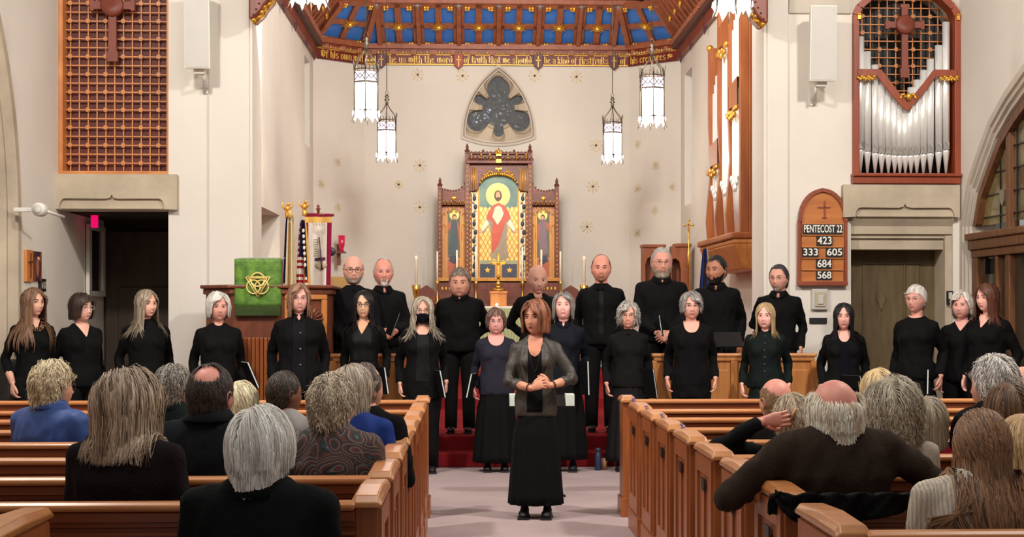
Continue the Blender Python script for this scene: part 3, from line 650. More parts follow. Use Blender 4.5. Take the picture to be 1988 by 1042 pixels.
cy = YE+.1; wall_cross(AX(1755, cy), at(968, 43, cy).z, 41*cy/FPX, 104*cy/FPX, 39*cy/FPX, 8.5*cy/FPX, cy, 'dark red wooden cross with a central disc hung above the silver organ pipes')

# ---------------------------------------------------------------- tall organ case on the right chancel wall
o2 = empty('organ_case', (CXR, 18.6, 2.0), 'tall orange-brown organ case bracketed out from the right chancel wall', 'organ')
fx = AX(1437, 17.6); fy0, fy1 = 17.6, 20.0
def O(mb, name, m=wood_org, **k): return Q(mb, name, m, o2, **k)
zb_ = ez(450, 17.6); zt_ = 5.9
O(MB().box((fx+.0, fy0, zb_), (fx+.1, fy0+.09, zt_)), 'corner_post', bevel=.006)
O(MB().box((fx+.1, fy0+.02, zb_), (CXR, fy0+.05, zt_)), 'side_panel', mat('organ_panel', (160, 82, 36), .4, scale=1.2, stretch=(7, 7, 1), rgb2=(138, 66, 30)))
O(MB().box((fx+.32, fy0-.005, zb_), (fx+.38, fy0+.05, zt_)).box((fx+.1, fy0-.0, zb_), (fx+.34, fy0+.05, zb_+.16)).box((fx+.1, fy0-.0, zb_+.16), (fx+.13, fy0+.04, zt_)), 'side_frame', bevel=.006)
for y, top in ((18.33, 5.9), (19.1, 5.9), (19.86, 4.9)):
    pts = [(fx+.0, .0)]; mb = MB()
    for (z, wd) in (): pass
    prof = [(zb_, .03), (zb_+.25, .05), (zb_+.9, .0), (zb_+1.4, .02), (top, .02)]
    for (z0_, o0), (z1_, o1) in zip(prof[:-1], prof[1:]):
        mb.add([(fx-o0, y-.05, z0_), (fx-o0, y+.05, z0_), (fx+.2, y+.05, z0_), (fx+.2, y-.05, z0_), (fx-o1, y-.05, z1_), (fx-o1, y+.05, z1_), (fx+.2, y+.05, z1_), (fx+.2, y-.05, z1_)], [(0,1,2,3),(4,5,6,7),(0,1,5,4),(1,2,6,5),(2,3,7,6),(3,0,4,7)])
    O(mb, 'mullion')
O(MB().ell((fx-.0, 19.86, 4.9), (.05, .06, .05), 8, 5), 'gilt_capital', gold)
for (ya_, yb_, z_, st, n) in ((17.7, 18.3, 3.9, .0, 6), (18.38, 19.05, 4.75, .0, 6), (19.15, 19.8, 3.35, .0, 6)):
    O(MB().add([(fx-.02, ya_, z_), (fx-.02, yb_, z_+.02), (fx-.02, yb_, z_+.27), (fx-.02, ya_, z_+.32), (fx+.03, ya_, z_), (fx+.03, yb_, z_+.02), (fx+.03, yb_, z_+.27), (fx+.03, ya_, z_+.32)], [(0,1,2,3),(7,6,5,4),(0,4,5,1),(3,2,6,7)]), 'pipe_rail', wood_org)
    g = MB()
    for i in range(10):
        q = i/9; g.ell((fx-.03, ya_+(yb_-ya_)*q, z_-.04-.12*q*(1-q)*2+.03*math.sin(i*2)), (.03, .035, .04), 7, 4)
    O(g, 'carved_gilding', gold)
    for i in range(n):
        y = ya_+(yb_-ya_)*(i+.5)/n; dz_ = .5-abs(i-2.5)*.1
        mb = MB(); r = .045; zf = zb_+.02; zm = zb_+.45+.06*abs(i-2.5)
        mb.lathe([(r*.25, 0), (r*.95, zm-zf), (r, zm-zf+.02), (r, z_+.7+dz_-zf), (r*.8, z_+.7+dz_-zf)], (fx+.06, y, zf), 12)
        mb.ell((fx+.005, y, zm+.06), (.02, .03, .05), 6, 4)
        O(mb, 'organ_pipe', silver)
O(MB().box((fx+.16, fy0+.1, zb_), (fx+.18, 19.9, zt_)), 'backing', mat('organ_backing', (70, 50, 40), .6))  # dark brown board behind the pipes
for i, (e, z0_, z1_) in enumerate(((.13, -.075, .0), (.10, -.13, -.075), (.04, -.42, -.13))):
    xa = fx-e; m = wood_lt if i else wood_org
    b = MB(); l0, l1 = zb_+z0_, zb_+z1_
    if i < 2: b.box((xa, fy0-e, l0), (CXR+.0, fy1+e, l1))
    else: b.add([(fx+.06, fy0+.05, l0), (CXR, fy0+.05, l0), (CXR, fy1, l0), (fx+.06, fy1, l0), (fx-.1, fy0-.1, l1), (CXR, fy0-.1, l1), (CXR, fy1+.1, l1), (fx-.1, fy1+.1, l1)], [(0,1,2,3),(4,5,6,7),(0,1,5,4),(1,2,6,5),(2,3,7,6),(3,0,4,7)])
    O(b, 'base_moulding', m, bevel=.02)

# ---------------------------------------------------------------- lanterns
lg = mat('lantern_glass', (255, 246, 236), .4, emit=(255, 244, 232), es=9.0, var=.01)
lgc = mat('lantern_tracery_glass', (210, 190, 220), .4, emit=(250, 232, 250), es=1.6, var=.2, scale=30)
def make_lantern():
    t = empty('hanging_lantern', (0, 0, 0)); R = .155; H0 = .16; H1 = .50
    hexp = lambda r, k: (r*math.cos(PI/6+k*PI/3), r*math.sin(PI/6+k*PI/3))
    mb = MB()
    rg = [[(*hexp(r, k), z) for k in range(6)] for r, z in ((R*.93, H0), (R*.93, H1))]
    mb.rings(rg, 0, False, cap=False); mb.build('glass_shade', lg, t)
    mb = MB(); mb.rings([[(*hexp(R*.95, k), z) for k in range(6)] for z in (H1, H1+.12)], 0, False, cap=False); mb.build('tracery_glass', lgc, t)
    fr = MB()
    for k in range(6):
        a = hexp(R, k); b = hexp(R, k+1)
        fr.tube([(*a, H0-.02), (*a, H1+.16)], .008, 5)
        fr.tube([(*a, H1+.14), (a[0]*1.02, a[1]*1.02, H1+.2), (a[0]*1.14, a[1]*1.14, H1+.27)], [.012, .01, .003], 5)
        fr.tube([(*a, H0), (a[0]*1.04, a[1]*1.04, H0-.07), (a[0]*1.22, a[1]*1.22, H0-.14)], [.010, .009, .003], 5)
        for z in (H0, H1, H1+.15): fr.bar((*a, z), (*b, z), .014, .02)
        for j in (1, 2):
            q = j/3; x, y = a[0]*(1-q)+b[0]*q, a[1]*(1-q)+b[1]*q; fr.tube([(x, y, H1+.13), (x*1.0, y, H1+.21)], [.008, .003], 4)
            fr.tube([(x, y, H1), (x, y, H1-.03+.0)], [.006, .003], 4)
        c = [(a[i]+b[i])/2 for i in (0, 1)]
        fr.tube([(a[0], a[1], H1+.02), (c[0], c[1], H1+.1), (b[0], b[1], H1+.02)], .006, 4); fr.tube([(a[0], a[1], H1+.12), (c[0], c[1], H1+.04), (b[0], b[1], H1+.12)], .006, 4)
        d = (a[0]*.55, a[1]*.55); fr.tube([(*[v*.9 for v in a], H1+.15), (a[0]*.86, a[1]*.86, H1+.24), (*[v*.35 for v in a], H1+.33), (0, 0, H1+.42)], .007, 5)
    fr.build('iron_frame', iron, t)
    cr = MB()   # glass drops below the shade
    for k in range(6):
        a = hexp(R, k); b = hexp(R, k+1)
        for q, L in ((.22, .07), (.5, .12), (.78, .07)):
            x, y = a[0]*(1-q)+b[0]*q, a[1]*(1-q)+b[1]*q
            cr.tube([(x, y, H0), (x, y, H0-.04), (x, y, H0-L)], [.026, .03, .002], 6, flat=.6)
    cr.build('glass_drops', mat('lantern_drops', (240, 236, 240), .3, emit=(245, 238, 248), es=2.2, var=.05, scale=40), t)
    k_ = MB(); k_.lathe([(.004, 0), (.03, .02), (.014, .04), (.045, .07), (.014, .09), (.035, .115), (.008, .15)], (0, 0, H1+.40), 8)
    k_.tube([(0, 0, H1+.53), (.025, 0, H1+.57), (0, 0, H1+.61), (-.025, 0, H1+.57), (0, 0, H1+.53)], .005, 5); k_.build('finial', iron, t)
    MB().tube([(0, 0, H1+.6), (0, 0, 3.6)], .0065, 5).build('hanging_rod', iron, t)
    l = bpy.data.lights.new('lantern_bulb', 'POINT'); l.energy = 14; l.color = (1, .9, .78); l.shadow_soft_size = .1
    o = bpy.data.objects.new('lantern_bulb', l); COL.objects.link(o); o.parent = t; o.location = (0, 0, H0-.2)
    return t
def copy_tree(t, loc, label=None, group=None, rz=None, keep=None):
    c = t.copy(); COL.objects.link(c); c.location = loc
    if rz is not None: c.rotation_euler = (0, 0, rz)
    if label: c['label'] = label
    if group: c['group'] = group
    for ch in list(t.children):
        if keep and not keep(ch): continue
        d = ch.copy(); COL.objects.link(d); d.parent = c
        for g in list(ch.children): e = g.copy(); COL.objects.link(e); e.parent = d
    return c
L0 = None
for (px, pb, Y, lab) in ((711, 242, 18.5, 'lit iron lantern hanging over the flags, the lower-left large one'), (751, 318, 23.4, 'small lit iron lantern hanging low left of the pointed window'), (1189, 322, 23.4, 'small lit iron lantern hanging low right of the pointed window'),
                         (1266, 253, 18.5, 'large lit iron lantern hanging beside the tall organ case'), (600, 24, 12.5, 'cropped lit lantern at the top edge, over the left chancel wall'), (1422, 42, 12.5, 'cropped lit lantern at the top edge, over the tall organ case')):
    p = at(px, pb, Y)
    if L0 is None:
        L0 = make_lantern(); L0.location = p; tag(L0, lab, 'lantern', 'iron lanterns in the chancel')
    else: copy_tree(L0, p, lab)

# ---------------------------------------------------------------- reredos and altar
YR = 25.45
rd = empty('reredos', (AX(968, YR), YR, .56), 'carved and gilded wooden altarpiece with three painted panels behind the altar', 'altarpiece')
def Rr(mb, name, m, **k): return Q(mb, name, m, rd, **k)
RXp = lambda p: AX(p, YR-.1); RZ = lambda p: ez(p, YR-.1)
rw = mat('reredos_wood', (120, 58, 34), .45, scale=5, rgb2=(90, 40, 24), bump=.3, bscale=20)
ground = mat('gilded_ground', (188, 132, 62), .4, .35, var=.15, scale=25)
Rr(MB().box((RXp(852), YR, .56), (RXp(1083), YR+.12, RZ(388))).box((RXp(905), YR, RZ(390)), (RXp(1031), YR+.12, RZ(300))), 'back_board', rw)
Rr(MB().box((RXp(850), YR-.16, .56), (RXp(1085), YR, RZ(548))), 'predella', rw, bevel=.01)
Rr(MB().box((RXp(848), YR-.2, RZ(546)), (RXp(1087), YR, RZ(539))), 'predella_cornice', ground, bevel=.008)
for px, top, w_ in ((854, 362, 4), (907, 296, 4.5), (1029, 296, 4.5), (1081, 362, 4)):
    mb = MB().box((RXp(px-w_), YR-.16, RZ(546)), (RXp(px+w_), YR, RZ(top)))
    mb.lathe([(.035, 0), (.045, .03), (.02, .06), (.028, .09), (.004, .15)], (RXp(px), YR-.08, RZ(top)), 8)
    Rr(mb, 'buttress', rw, bevel=.006)
for px in (913, 1023):
    Rr(MB().box((RXp(px-3), YR-.13, RZ(546)), (RXp(px+3), YR, RZ(375))), 'buttress', rw, bevel=.005)
# centre canopy
Rr(MB().box((RXp(904), YR-.2, RZ(318)), (RXp(1032), YR, RZ(312))).box((RXp(906), YR-.17, RZ(300)), (RXp(1030), YR, RZ(296))), 'canopy_cornice', rw, bevel=.008)
mb = MB(); mb.box((RXp(908), YR-.12, RZ(314)), (RXp(1028), YR, RZ(298))); Rr(mb, 'canopy_board', rw)
mb = MB()
for i in range(17):
    px = 908+120*i/16; h = 8 if i % 4 == 0 else 4; mb.tube([(RXp(px), YR-.14, RZ(298)), (RXp(px), YR-.14, RZ(298-h*.6)), (RXp(px), YR-.14, RZ(298-h))], [.014, .022, .003], 6)
    mb.tube([(RXp(px), YR-.16, RZ(312)), (RXp(px+3.7), YR-.17, RZ(305)), (RXp(px+7.5), YR-.16, RZ(312))], .01, 5)
Rr(mb, 'cresting', rw)
mb = MB()
for px in (915, 934, 951, 986, 1003, 1021): mb.tube([(RXp(px), YR-.19, RZ(311)), (RXp(px), YR-.19, RZ(303))], [.008, .012], 5); mb.ell((RXp(px), YR-.19, RZ(301)), (.02, .012, .02), 7, 4)
for dx in (-4, 0, 4): mb.tube([(RXp(968+dx), YR-.2, RZ(300)), (RXp(968+dx*1.4), YR-.2, RZ(288+abs(dx)))], [.03, .008], 6)
mb.box((RXp(963), YR-.22, RZ(304)), (RXp(973), YR-.18, RZ(299))); mb.box((RXp(963), YR-.22, RZ(317)), (RXp(973), YR-.18, RZ(310)))
Rr(mb, 'carved_gilding', gold)
# tracery spandrel over the centre picture
arcY = lambda px: 346-14*(1-((px-968)/37)**2)**.5 if abs(px-968) < 37 else 366
sp = [(RXp(911), RZ(320)), (RXp(1025), RZ(320)), (RXp(1025), RZ(372)), (RXp(1008), RZ(368))]+[(RXp(p), RZ(360-24*max(0, 1-((p-968)/38)**2)**.5)) for p in range(1004, 931, -4)]+[(RXp(928), RZ(368)), (RXp(911), RZ(372))]
Rr(MB().prism(sp, YR-.09, YR-.05), 'arch_spandrel', rw, bevel=.006)
mb = MB()
for i in range(19):
    p = 932+72*i/18; z = RZ(360-24*max(0, 1-((p-968)/38)**2)**.5); mb.ell((RXp(p), YR-.1, z-.01), (.022, .02, .026), 7, 4)
for p in (917, 921, 926, 1010, 1015, 1020): mb.tube([(RXp(p), YR-.1, RZ(368)), (RXp(p), YR-.1, RZ(325))], .005, 4)
for s in (-1, 1):
    for i in range(8): a = i*.8; mb.ell((RXp(968+s*(12+i*2.4)), YR-.1, RZ(336-4*math.sin(a))), (.018, .012, .018), 6, 4)
mb.tube([(RXp(968), YR-.12, RZ(340)), (RXp(968), YR-.12, RZ(320))], [.02, .008], 6); mb.box((RXp(962), YR-.13, RZ(329)), (RXp(974), YR-.11, RZ(326)))
Rr(mb, 'carved_gilding', gold)
# side wings
for s in (-1, 1):
    f = lambda p: RXp(968+s*(p-968))
    top = [(f(1032), RZ(352)), (f(1036), RZ(362)), (f(1046), RZ(370)), (f(1058), RZ(372)), (f(1078), RZ(368))]
    poly = top+[(f(1078), RZ(398)), (f(1032), RZ(398))]
    Rr(MB().prism(poly, YR-.12, YR-.0), 'wing_canopy', rw, bevel=.006)
    mb = MB()
    for i in range(9):
        q = i/8; px = 1034+44*q; zy = np.interp(px, [1032, 1036, 1046, 1058, 1078], [352, 362, 370, 372, 368]); mb.ell((f(px), YR-.1, RZ(zy-1)), (.02, .03, .018), 7, 4)
    for i in range(9): mb.tube([(f(1034+5*i), YR-.13, RZ(397)), (f(1036.5+5*i), YR-.14, RZ(391)), (f(1039+5*i), YR-.13, RZ(397))], .007, 4)
    Rr(mb, 'cresting', rw)
    g = MB(); g.ell((f(1055), YR-.14, RZ(385)), (.03, .02, .045), 8, 6); g.box((f(1051), YR-.15, RZ(383)), (f(1059), YR-.13, RZ(385))); g.tube([(f(1055), YR-.14, RZ(392)), (f(1055), YR-.14, RZ(377))], .007, 5)
    Rr(g, 'carved_gilding', gold)
# pictures: flat painted panels
def flat(poly, d, m, name): return Rr(MB().prism([(RXp(a), RZ(b)) for a, b in poly], YR-.012-d, YR-.004, 'xz'), name, m)
def circ(cx, cy, r, n=24, ry=None): return [(cx+r*math.cos(2*PI*i/n), cy+(ry or r)*math.sin(2*PI*i/n)) for i in range(n)]
tp = mat('paint_teal', (124, 150, 128), .5, scale=3, rgb2=(84, 116, 110)); gp = mat('paint_halo', (240, 214, 120), .5, var=.08, scale=9); skin_p = mat('paint_skin', (206, 160, 124), .5)
redp = mat('paint_red', (192, 84, 60), .5, var=.15, scale=7); whp = mat('paint_white', (226, 212, 180), .5, var=.1, scale=8); dkp = mat('paint_navy', (56, 62, 78), .5, var=.2, scale=10); brp = mat('paint_brown', (88, 54, 34), .5); gyp = mat('paint_grey', (150, 134, 112), .5, var=.15, scale=8)
flat([(929, 546), (929, 348), (1007, 348), (1007, 546)], 0, ground, 'painted_ground')
flat([(931, 400), (930, 350), (945, 340), (968, 336), (991, 340), (1006, 350), (1005, 400), (985, 404), (968, 396), (951, 404)], .003, tp, 'painted_sky')
flat(circ(967, 378, 24), .006, mat('paint_glow', (214, 204, 130), .5, var=.06), 'painted_glow'); flat(circ(967, 375, 14), .009, gp, 'painted_halo')
dmd = MB()
for i in range(9):
    for j in range(13):
        x = 934+8.6*i+(4.3 if j % 2 else 0); y = 406+8*j
        if x < 1003: dmd.prism([(RXp(x-3.4), RZ(y)), (RXp(x), RZ(y-6)), (RXp(x+3.4), RZ(y)), (RXp(x), RZ(y+6))], YR-.018, YR-.006)
Rr(dmd, 'diaper_pattern', mat('diaper_gold', (228, 190, 108), .4, .3, var=.12, scale=20), kind='stuff')
flat([(956, 400), (948, 412), (938, 436), (932, 448), (940, 452), (950, 436), (955, 470), (952, 500), (962, 502), (975, 504), (988, 500), (984, 470), (986, 436), (996, 452), (1003, 448), (998, 436), (988, 412), (980, 400), (968, 394)], .012, gyp, 'painted_robe')
flat([(957, 398), (947, 412), (944, 424), (957, 430), (954, 456), (954, 480), (957, 492), (968, 474), (976, 448), (982, 430), (991, 424), (988, 410), (979, 398), (968, 393)], .015, redp, 'painted_mantle')
flat([(961, 402), (956, 420), (966, 436), (974, 424), (978, 414), (974, 402), (968, 398)], .018, whp, 'painted_tunic')
flat([(944, 424), (934, 444), (937, 449), (950, 434)], .018, whp, 'painted_sleeve'); flat([(991, 424), (1001, 444), (998, 449), (984, 434)], .018, whp, 'painted_sleeve')
flat(circ(934, 449, 3), .02, skin_p, 'painted_hand'); flat(circ(1001, 449, 3), .02, skin_p, 'painted_hand')
flat(circ(967, 379, 7.5, ry=10.5), .014, brp, 'painted_hair'); flat(circ(967, 378, 4.6, ry=7), .018, skin_p, 'painted_face'); flat(circ(967, 386, 3.6, ry=4), .02, brp, 'painted_beard')
for x0, x1 in ((932, 961), (975, 1004)):
    flat([(x0, 540), (x0, 512), (x1, 512), (x1, 540)], .012, dkp, 'painted_tile')
    c = (x0+x1)/2; flat([(c+6*math.sin(PI*i/5)*(1 if i % 2 == 0 else .45), 524-6*math.cos(PI*i/5)*(1 if i % 2 == 0 else .45)) for i in range(10)], .016, goldp, 'painted_star')
flat([(931, 512), (931, 505), (1005, 505), (1005, 512)], .012, mat('paint_sage', (150, 150, 116), .5), 'painted_step')
for a in (921, 1015):
    flat([(a-6, 544), (a-6, 372), (a+6, 372), (a+6, 544)], .004, whp, 'painted_border'); mb = MB()
    for i in range(10): mb.ell((RXp(a+2*math.sin(i*2)), YR-.03, RZ(384+16.5*i)), (.03, .014, .045), 7, 5)
    Rr(mb, 'painted_scroll', dkp)
    mb = MB()
    for i in range(11): mb.ell((RXp(a-2*math.sin(i*2)), YR-.034, RZ(376+16.5*i)), (.02, .012, .02), 7, 5)
    mb.box((RXp(a-7.2), YR-.05, RZ(545)), (RXp(a-6), YR, RZ(370))); mb.box((RXp(a+6), YR-.05, RZ(545)), (RXp(a+7.2), YR, RZ(370))); Rr(mb, 'carved_gilding', gold)
pk = mat('paint_tan', (186, 128, 86), .5, var=.15, scale=8)
for s, robe in ((-1, mat('paint_slate', (64, 76, 82), .5)), (1, mat('paint_mauve', (120, 98, 108), .5))):
    f = lambda p: 968+s*(p-968); fl = lambda poly, d, m, n: flat([(f(a), b) for a, b in poly], d, m, n)
    fl([(1031, 544), (1031, 400), (1079, 400), (1079, 544)], 0, pk, 'painted_ground')
    fl([(1043, 500), (1043, 412), (1055, 402), (1067, 412), (1067, 500)], .003, mat('paint_olive', (96, 92, 70), .5, var=.2, scale=12), 'painted_niche')
    fl(circ(1054, 417, 9.5), .006, gp, 'painted_halo'); fl(circ(1054, 421, 4.2, ry=6), .01, brp, 'painted_hair'); fl(circ(1053.6, 422, 2.6, ry=4), .014, skin_p, 'painted_face')
    fl([(1050, 428), (1042, 440), (1036, 462), (1045, 470), (1048, 440), (1060, 440), (1074, 458), (1070, 436), (1058, 428)], .008, mat('paint_wing', (170, 92, 64), .5), 'painted_wing')
    fl([(1049, 430), (1046, 462), (1048, 486), (1056, 496), (1065, 490), (1062, 460), (1060, 430), (1054, 426)], .012, robe, 'painted_robe')
    fl([(1044, 540), (1044, 504), (1067, 504), (1067, 540)], .006, mat('paint_rust', (170, 92, 60), .5), 'painted_tile'); fl([(1046, 506), (1050, 496), (1062, 496), (1065, 506), (1055, 512)], .01, dkp, 'painted_foliage')
    mb = MB()
    for p in (1031, 1034, 1037.5, 1041.5, 1068.5, 1072, 1075.5, 1079):
        mb.box((RXp(f(p)-.5), YR-.035, RZ(544)), (RXp(f(p)+.5), YR, RZ(418 if 1033 < p < 1078 else 402)))
    for p in (1036, 1074):
        for dy in (418, 440): mb.tube([(RXp(f(p)-2.5), YR-.03, RZ(dy)), (RXp(f(p)), YR-.035, RZ(dy-8)), (RXp(f(p)+2.5), YR-.03, RZ(dy))], .008, 4)
    for i in range(20): mb.ell((RXp(f(1031)), YR-.05, RZ(404+7.3*i)), (.014, .014, .02), 5, 4); mb.ell((RXp(f(1079)), YR-.05, RZ(404+7.3*i)), (.014, .014, .02), 5, 4)
    Rr(mb, 'carved_gilding', goldp)
    fl([(1030, 544), (1030, 540), (1080, 540), (1080, 544)], .03, goldp, 'gilt_rail')
mb = MB()
for px in (854, 907, 1029, 1081):
    for i in range(26 if px in (907, 1029) else 20):
        y_ = 540-8.6*i
        if y_ > (305 if px in (907, 1029) else 372): mb.ell((RXp(px), YR-.165, RZ(y_)), (.011, .012, .020), 5, 4)
for px in (913, 1023):
    for i in range(18): mb.ell((RXp(px), YR-.135, RZ(538-9*i)), (.010, .010, .026), 5, 4)
for i in range(13):   # pierced tracery band of the canopy and pendant arches over the picture
    px = 913+9.2*i; mb.tube([(RXp(px-3.6), YR-.125, RZ(312)), (RXp(px), YR-.13, RZ(303)), (RXp(px+3.6), YR-.125, RZ(312))], .006, 4)
for s in (-1, 1):
    f = lambda p: RXp(968+s*(p-968))
    for i in range(6):
        px = 1036+8*i; mb.tube([(f(px-3.4), YR-.13, RZ(398)), (f(px), YR-.135, RZ(389)), (f(px+3.4), YR-.13, RZ(398))], .007, 4)
    for i in range(5):
        px = 1010+3.6*i; mb.tube([(f(px), YR-.1, RZ(371)), (f(px), YR-.1, RZ(326+3*(i % 2)))], .006, 4)
    for px in (1046, 1055, 1064): mb.tube([(f(px-4), YR-.03, RZ(412)), (f(px), YR-.035, RZ(402)), (f(px+4), YR-.03, RZ(412))], .009, 5)
    for i in range(7): mb.ell((f(1034+7.2*i), YR-.17, RZ(560)), (.02, .01, .03), 6, 4)
Rr(mb, 'gilded_tracery', goldp, kind='stuff')
for i in range(24):
    a_ = 2*PI*i/24
    if i % 2 == 0: flat([(967+15*math.cos(a_-.07), 375+15*math.sin(a_-.07)), (967+23*math.cos(a_), 375+23*math.sin(a_)), (967+15*math.cos(a_+.07), 375+15*math.sin(a_+.07))], .0085, gp, 'painted_ray')
# altar with frontal, cross, candles
ya = YR-1.0
alt = empty('altar', (AX(968, ya), ya, .56), 'altar table with a white cloth and pale green frontal before the altarpiece', 'altar'); zt_ = at(968, 594, ya-.3).z
Q(MB().box((AX(850, ya), ya-.3, .56), (AX(1086, ya), ya+.35, zt_-.04)), 'altar_table', rw, alt, bevel=.01)
Q(MB().box((AX(848, ya), ya-.34, zt_-.04), (AX(1088, ya), ya+.36, zt_)), 'altar_cloth', mat('linen', (226, 220, 204), .8, bump=.1), alt, bevel=.01)
Q(MB().box((AX(856, ya), ya-.345, .75), (AX(1080, ya), ya-.33, zt_-.04)), 'frontal', mat('sage_brocade', (170, 176, 128), .6, kind='wave', scale=6, rgb2=(146, 156, 106)), alt)
grd = zt_
MB().box((AX(850, ya+.2), ya+.36, .6), (AX(1086, ya+.2), YR-.21, zt_+.03)).build('altar_shelf', rw, label='dark wooden shelf between the altar and the altarpiece', cat='shelf', bevel=.01)
xc = empty('altar_cross', (AX(967.5, ya+.1), ya+.1, grd), 'gilt cross on a stepped wooden pedestal in the middle of the altar', 'cross')
Z = lambda p: at(968, p, ya+.1).z-grd; wx = (ya+.1)/FPX
MB().box((-16*wx, -.12, .0), (16*wx, .12, Z(568))).box((-17.5*wx, -.14, Z(570)), (17.5*wx, .14, Z(565))).build('pedestal', wood_lt, xc, bevel=.01)
g = MB().lathe([(.1, Z(565)), (.1, Z(561)), (.05, Z(558)), (.045, Z(553)), (.07, Z(551)), (.02, Z(547)), (.018, Z(540)), (.035, Z(537)), (.016, Z(533))], n=12); g.build('cross_foot', brass, xc)
g = MB().box((-.014, -.012, Z(536)), (.014, .012, Z(494))).box((-.1, -.012, Z(513)), (.1, .012, Z(508)))
for a, b in ((-.1, Z(510.5)), (.1, Z(510.5)), (0, Z(494))): g.ell((a, 0, b), (.026, .016, .026), 8, 5)
g.build('cross_bars', gold, xc); MB().lathe([(.03, -.02), (.036, 0), (.03, .02)], (0, 0, Z(510.5)), 12, axis='y').build('cross_disc', gold, xc)
for px, tp_, bt, lab in ((887, 486, 540, 'second from the left of the six altar candles'), (924, 480, 545, 'altar candle just left of the gilt cross'), (1014, 480, 545, 'altar candle just right of the gilt cross'), (1051, 485, 540, 'second from the right of the six altar candles'), (849, 488, 545, 'outermost left altar candle beside the altarpiece'), (1088, 488, 545, 'outermost right altar candle beside the altarpiece')):
    yc_ = YR-.3; c = empty('altar_candle', (AX(px, yc_), yc_, zt_+.03), lab, 'candle', group='candles on the altar'); z = lambda p: at(968, p, yc_).z-zt_-.03
    MB().lathe([(.05, 0), (.05, .02), (.015, .05), (.03, .1), (.014, .14), (.014, max(.16, z(bt)-.06)), (.04, max(.18, z(bt)))], n=10).build('candlestick', brass, c)
    MB().lathe([(.016, z(bt)), (.016, z(tp_)), (.0, z(tp_)+.01)], n=10).build('candle', mat('wax', (238, 228, 200), .5, var=.02), c)
for px, lab in ((808, 'tall candle on a brass standard left of the altar'), (1134, 'tall candle on a brass standard right of the altar')):
    Y = 24.0; c = empty('candle_stand', (AX(px, Y), Y, .56), lab, 'candle'); z = lambda p: at(968, p, Y).z-.56
    MB().lathe([(.14, 0), (.14, .03), (.03, .08), (.02, .3), (.04, .35), (.02, .4), (.018, z(595)), (.05, z(590)), (.03, z(580)), (.055, z(566)), (.07, z(554)), (.06, z(553))], n=14).build('brass_standard', brass, c)
    MB().lathe([(.022, z(554)), (.022, z(505)), (.026, z(504)), (.026, z(498)), (.0, z(496))], n=10).build('candle', MATS['wax'], c)
for s, px in ((0, 828), (1, 1108)):
    Y = 25.2; c = MB(); cx = AX(px, Y); pr = [(cx-.15, .56), (cx-.15, ez(575, Y)), (cx-.12, ez(562, Y)), (cx, ez(553, Y)), (cx+.12, ez(562, Y)), (cx+.15, ez(575, Y)), (cx+.15, .56)]
    c.prism(pr, Y, Y+.06); c.box((cx-.15, Y-.2, .56), (cx-.12, Y, 1.3)).box((cx+.12, Y-.2, .56), (cx+.15, Y, 1.3)).box((cx-.15, Y-.22, .95), (cx+.15, Y, 1.0))
    c.build('sanctuary_chair', rw, label='dark carved chair with a rounded back %s of the altarpiece' % ('left', 'right')[s], cat='chair', bevel=.008)
# arched wooden seat (sedilia), processional cross, blue flag on the right
Y = 23.9; sx = lambda p: AX(p, Y); sz = lambda p: ez(p, Y)
sd = empty('sedilia', (sx(1290), Y, .56), 'wooden canopied seat with arched sides at the back right of the chancel', 'seat')
wo = mat('sedilia_wood', (150, 86, 50), .45, scale=2, stretch=(6, 6, 1), rgb2=(122, 64, 38))
Q(MB().box((sx(1245), Y, .56), (sx(1335), Y+.06, sz(490))), 'back_panel', wo, sd)
pa = [(sx(1244), .56), (sx(1244), sz(480)), (sx(1288), sz(480)), (sx(1288), .56), (sx(1282), .56), (sx(1282), sz(515)), (sx(1276), sz(502)), (sx(1265), sz(496)), (sx(1254), sz(502)), (sx(1250), sz(515)), (sx(1250), .56)]
Q(MB().prism(pa, Y-.25, Y), 'arched_side', wo, sd, bevel=.01)
Q(MB().box((sx(1243), Y-.28, sz(481)), (sx(1289), Y+.08, sz(475))), 'cornice', wo, sd, bevel=.01)
pa = [(sx(1299), .56), (sx(1299), sz(478)), (sx(1336), sz(478)), (sx(1336), .56), (sx(1318), .56), (sx(1318), sz(525)), (sx(1315), sz(508)), (sx(1307), sz(502)), (sx(1301), sz(505)), (sx(1301), .56)]
Q(MB().prism(pa, Y-.25, Y), 'arched_side', wo, sd, bevel=.01)
Q(MB().box((sx(1306), Y-.28, sz(480)), (sx(1338), Y+.08, sz(473))), 'cornice', wo, sd, bevel=.01)
Y = 23.2; pc = empty('processional_cross', (AX(1337, Y), Y, .42), 'brass processional cross on a tall pole at the back right', 'cross'); z = lambda p: ez(p, Y)-.42
MB().lathe([(.12, 0), (.12, .03), (.02, .06), (.014, .1), (.014, z(520)), (.035, z(515)), (.02, z(505)), (.035, z(495)), (.02, z(488)), (.012, z(480)), (.01, z(440))], n=10).build('pole', brass, pc)
g = MB(); c = z(436)
for a in range(4):
    t = a*PI/2; d = Vector((math.cos(t), 0, math.sin(t))); g.tube([Vector((0, 0, c)), Vector((0, 0, c))+d*.055], [.008, .012], 6); g.ell(Vector((0, 0, c))+d*.065, (.022, .01, .022), 7, 4)
g.build('cross_head', brass, pc)
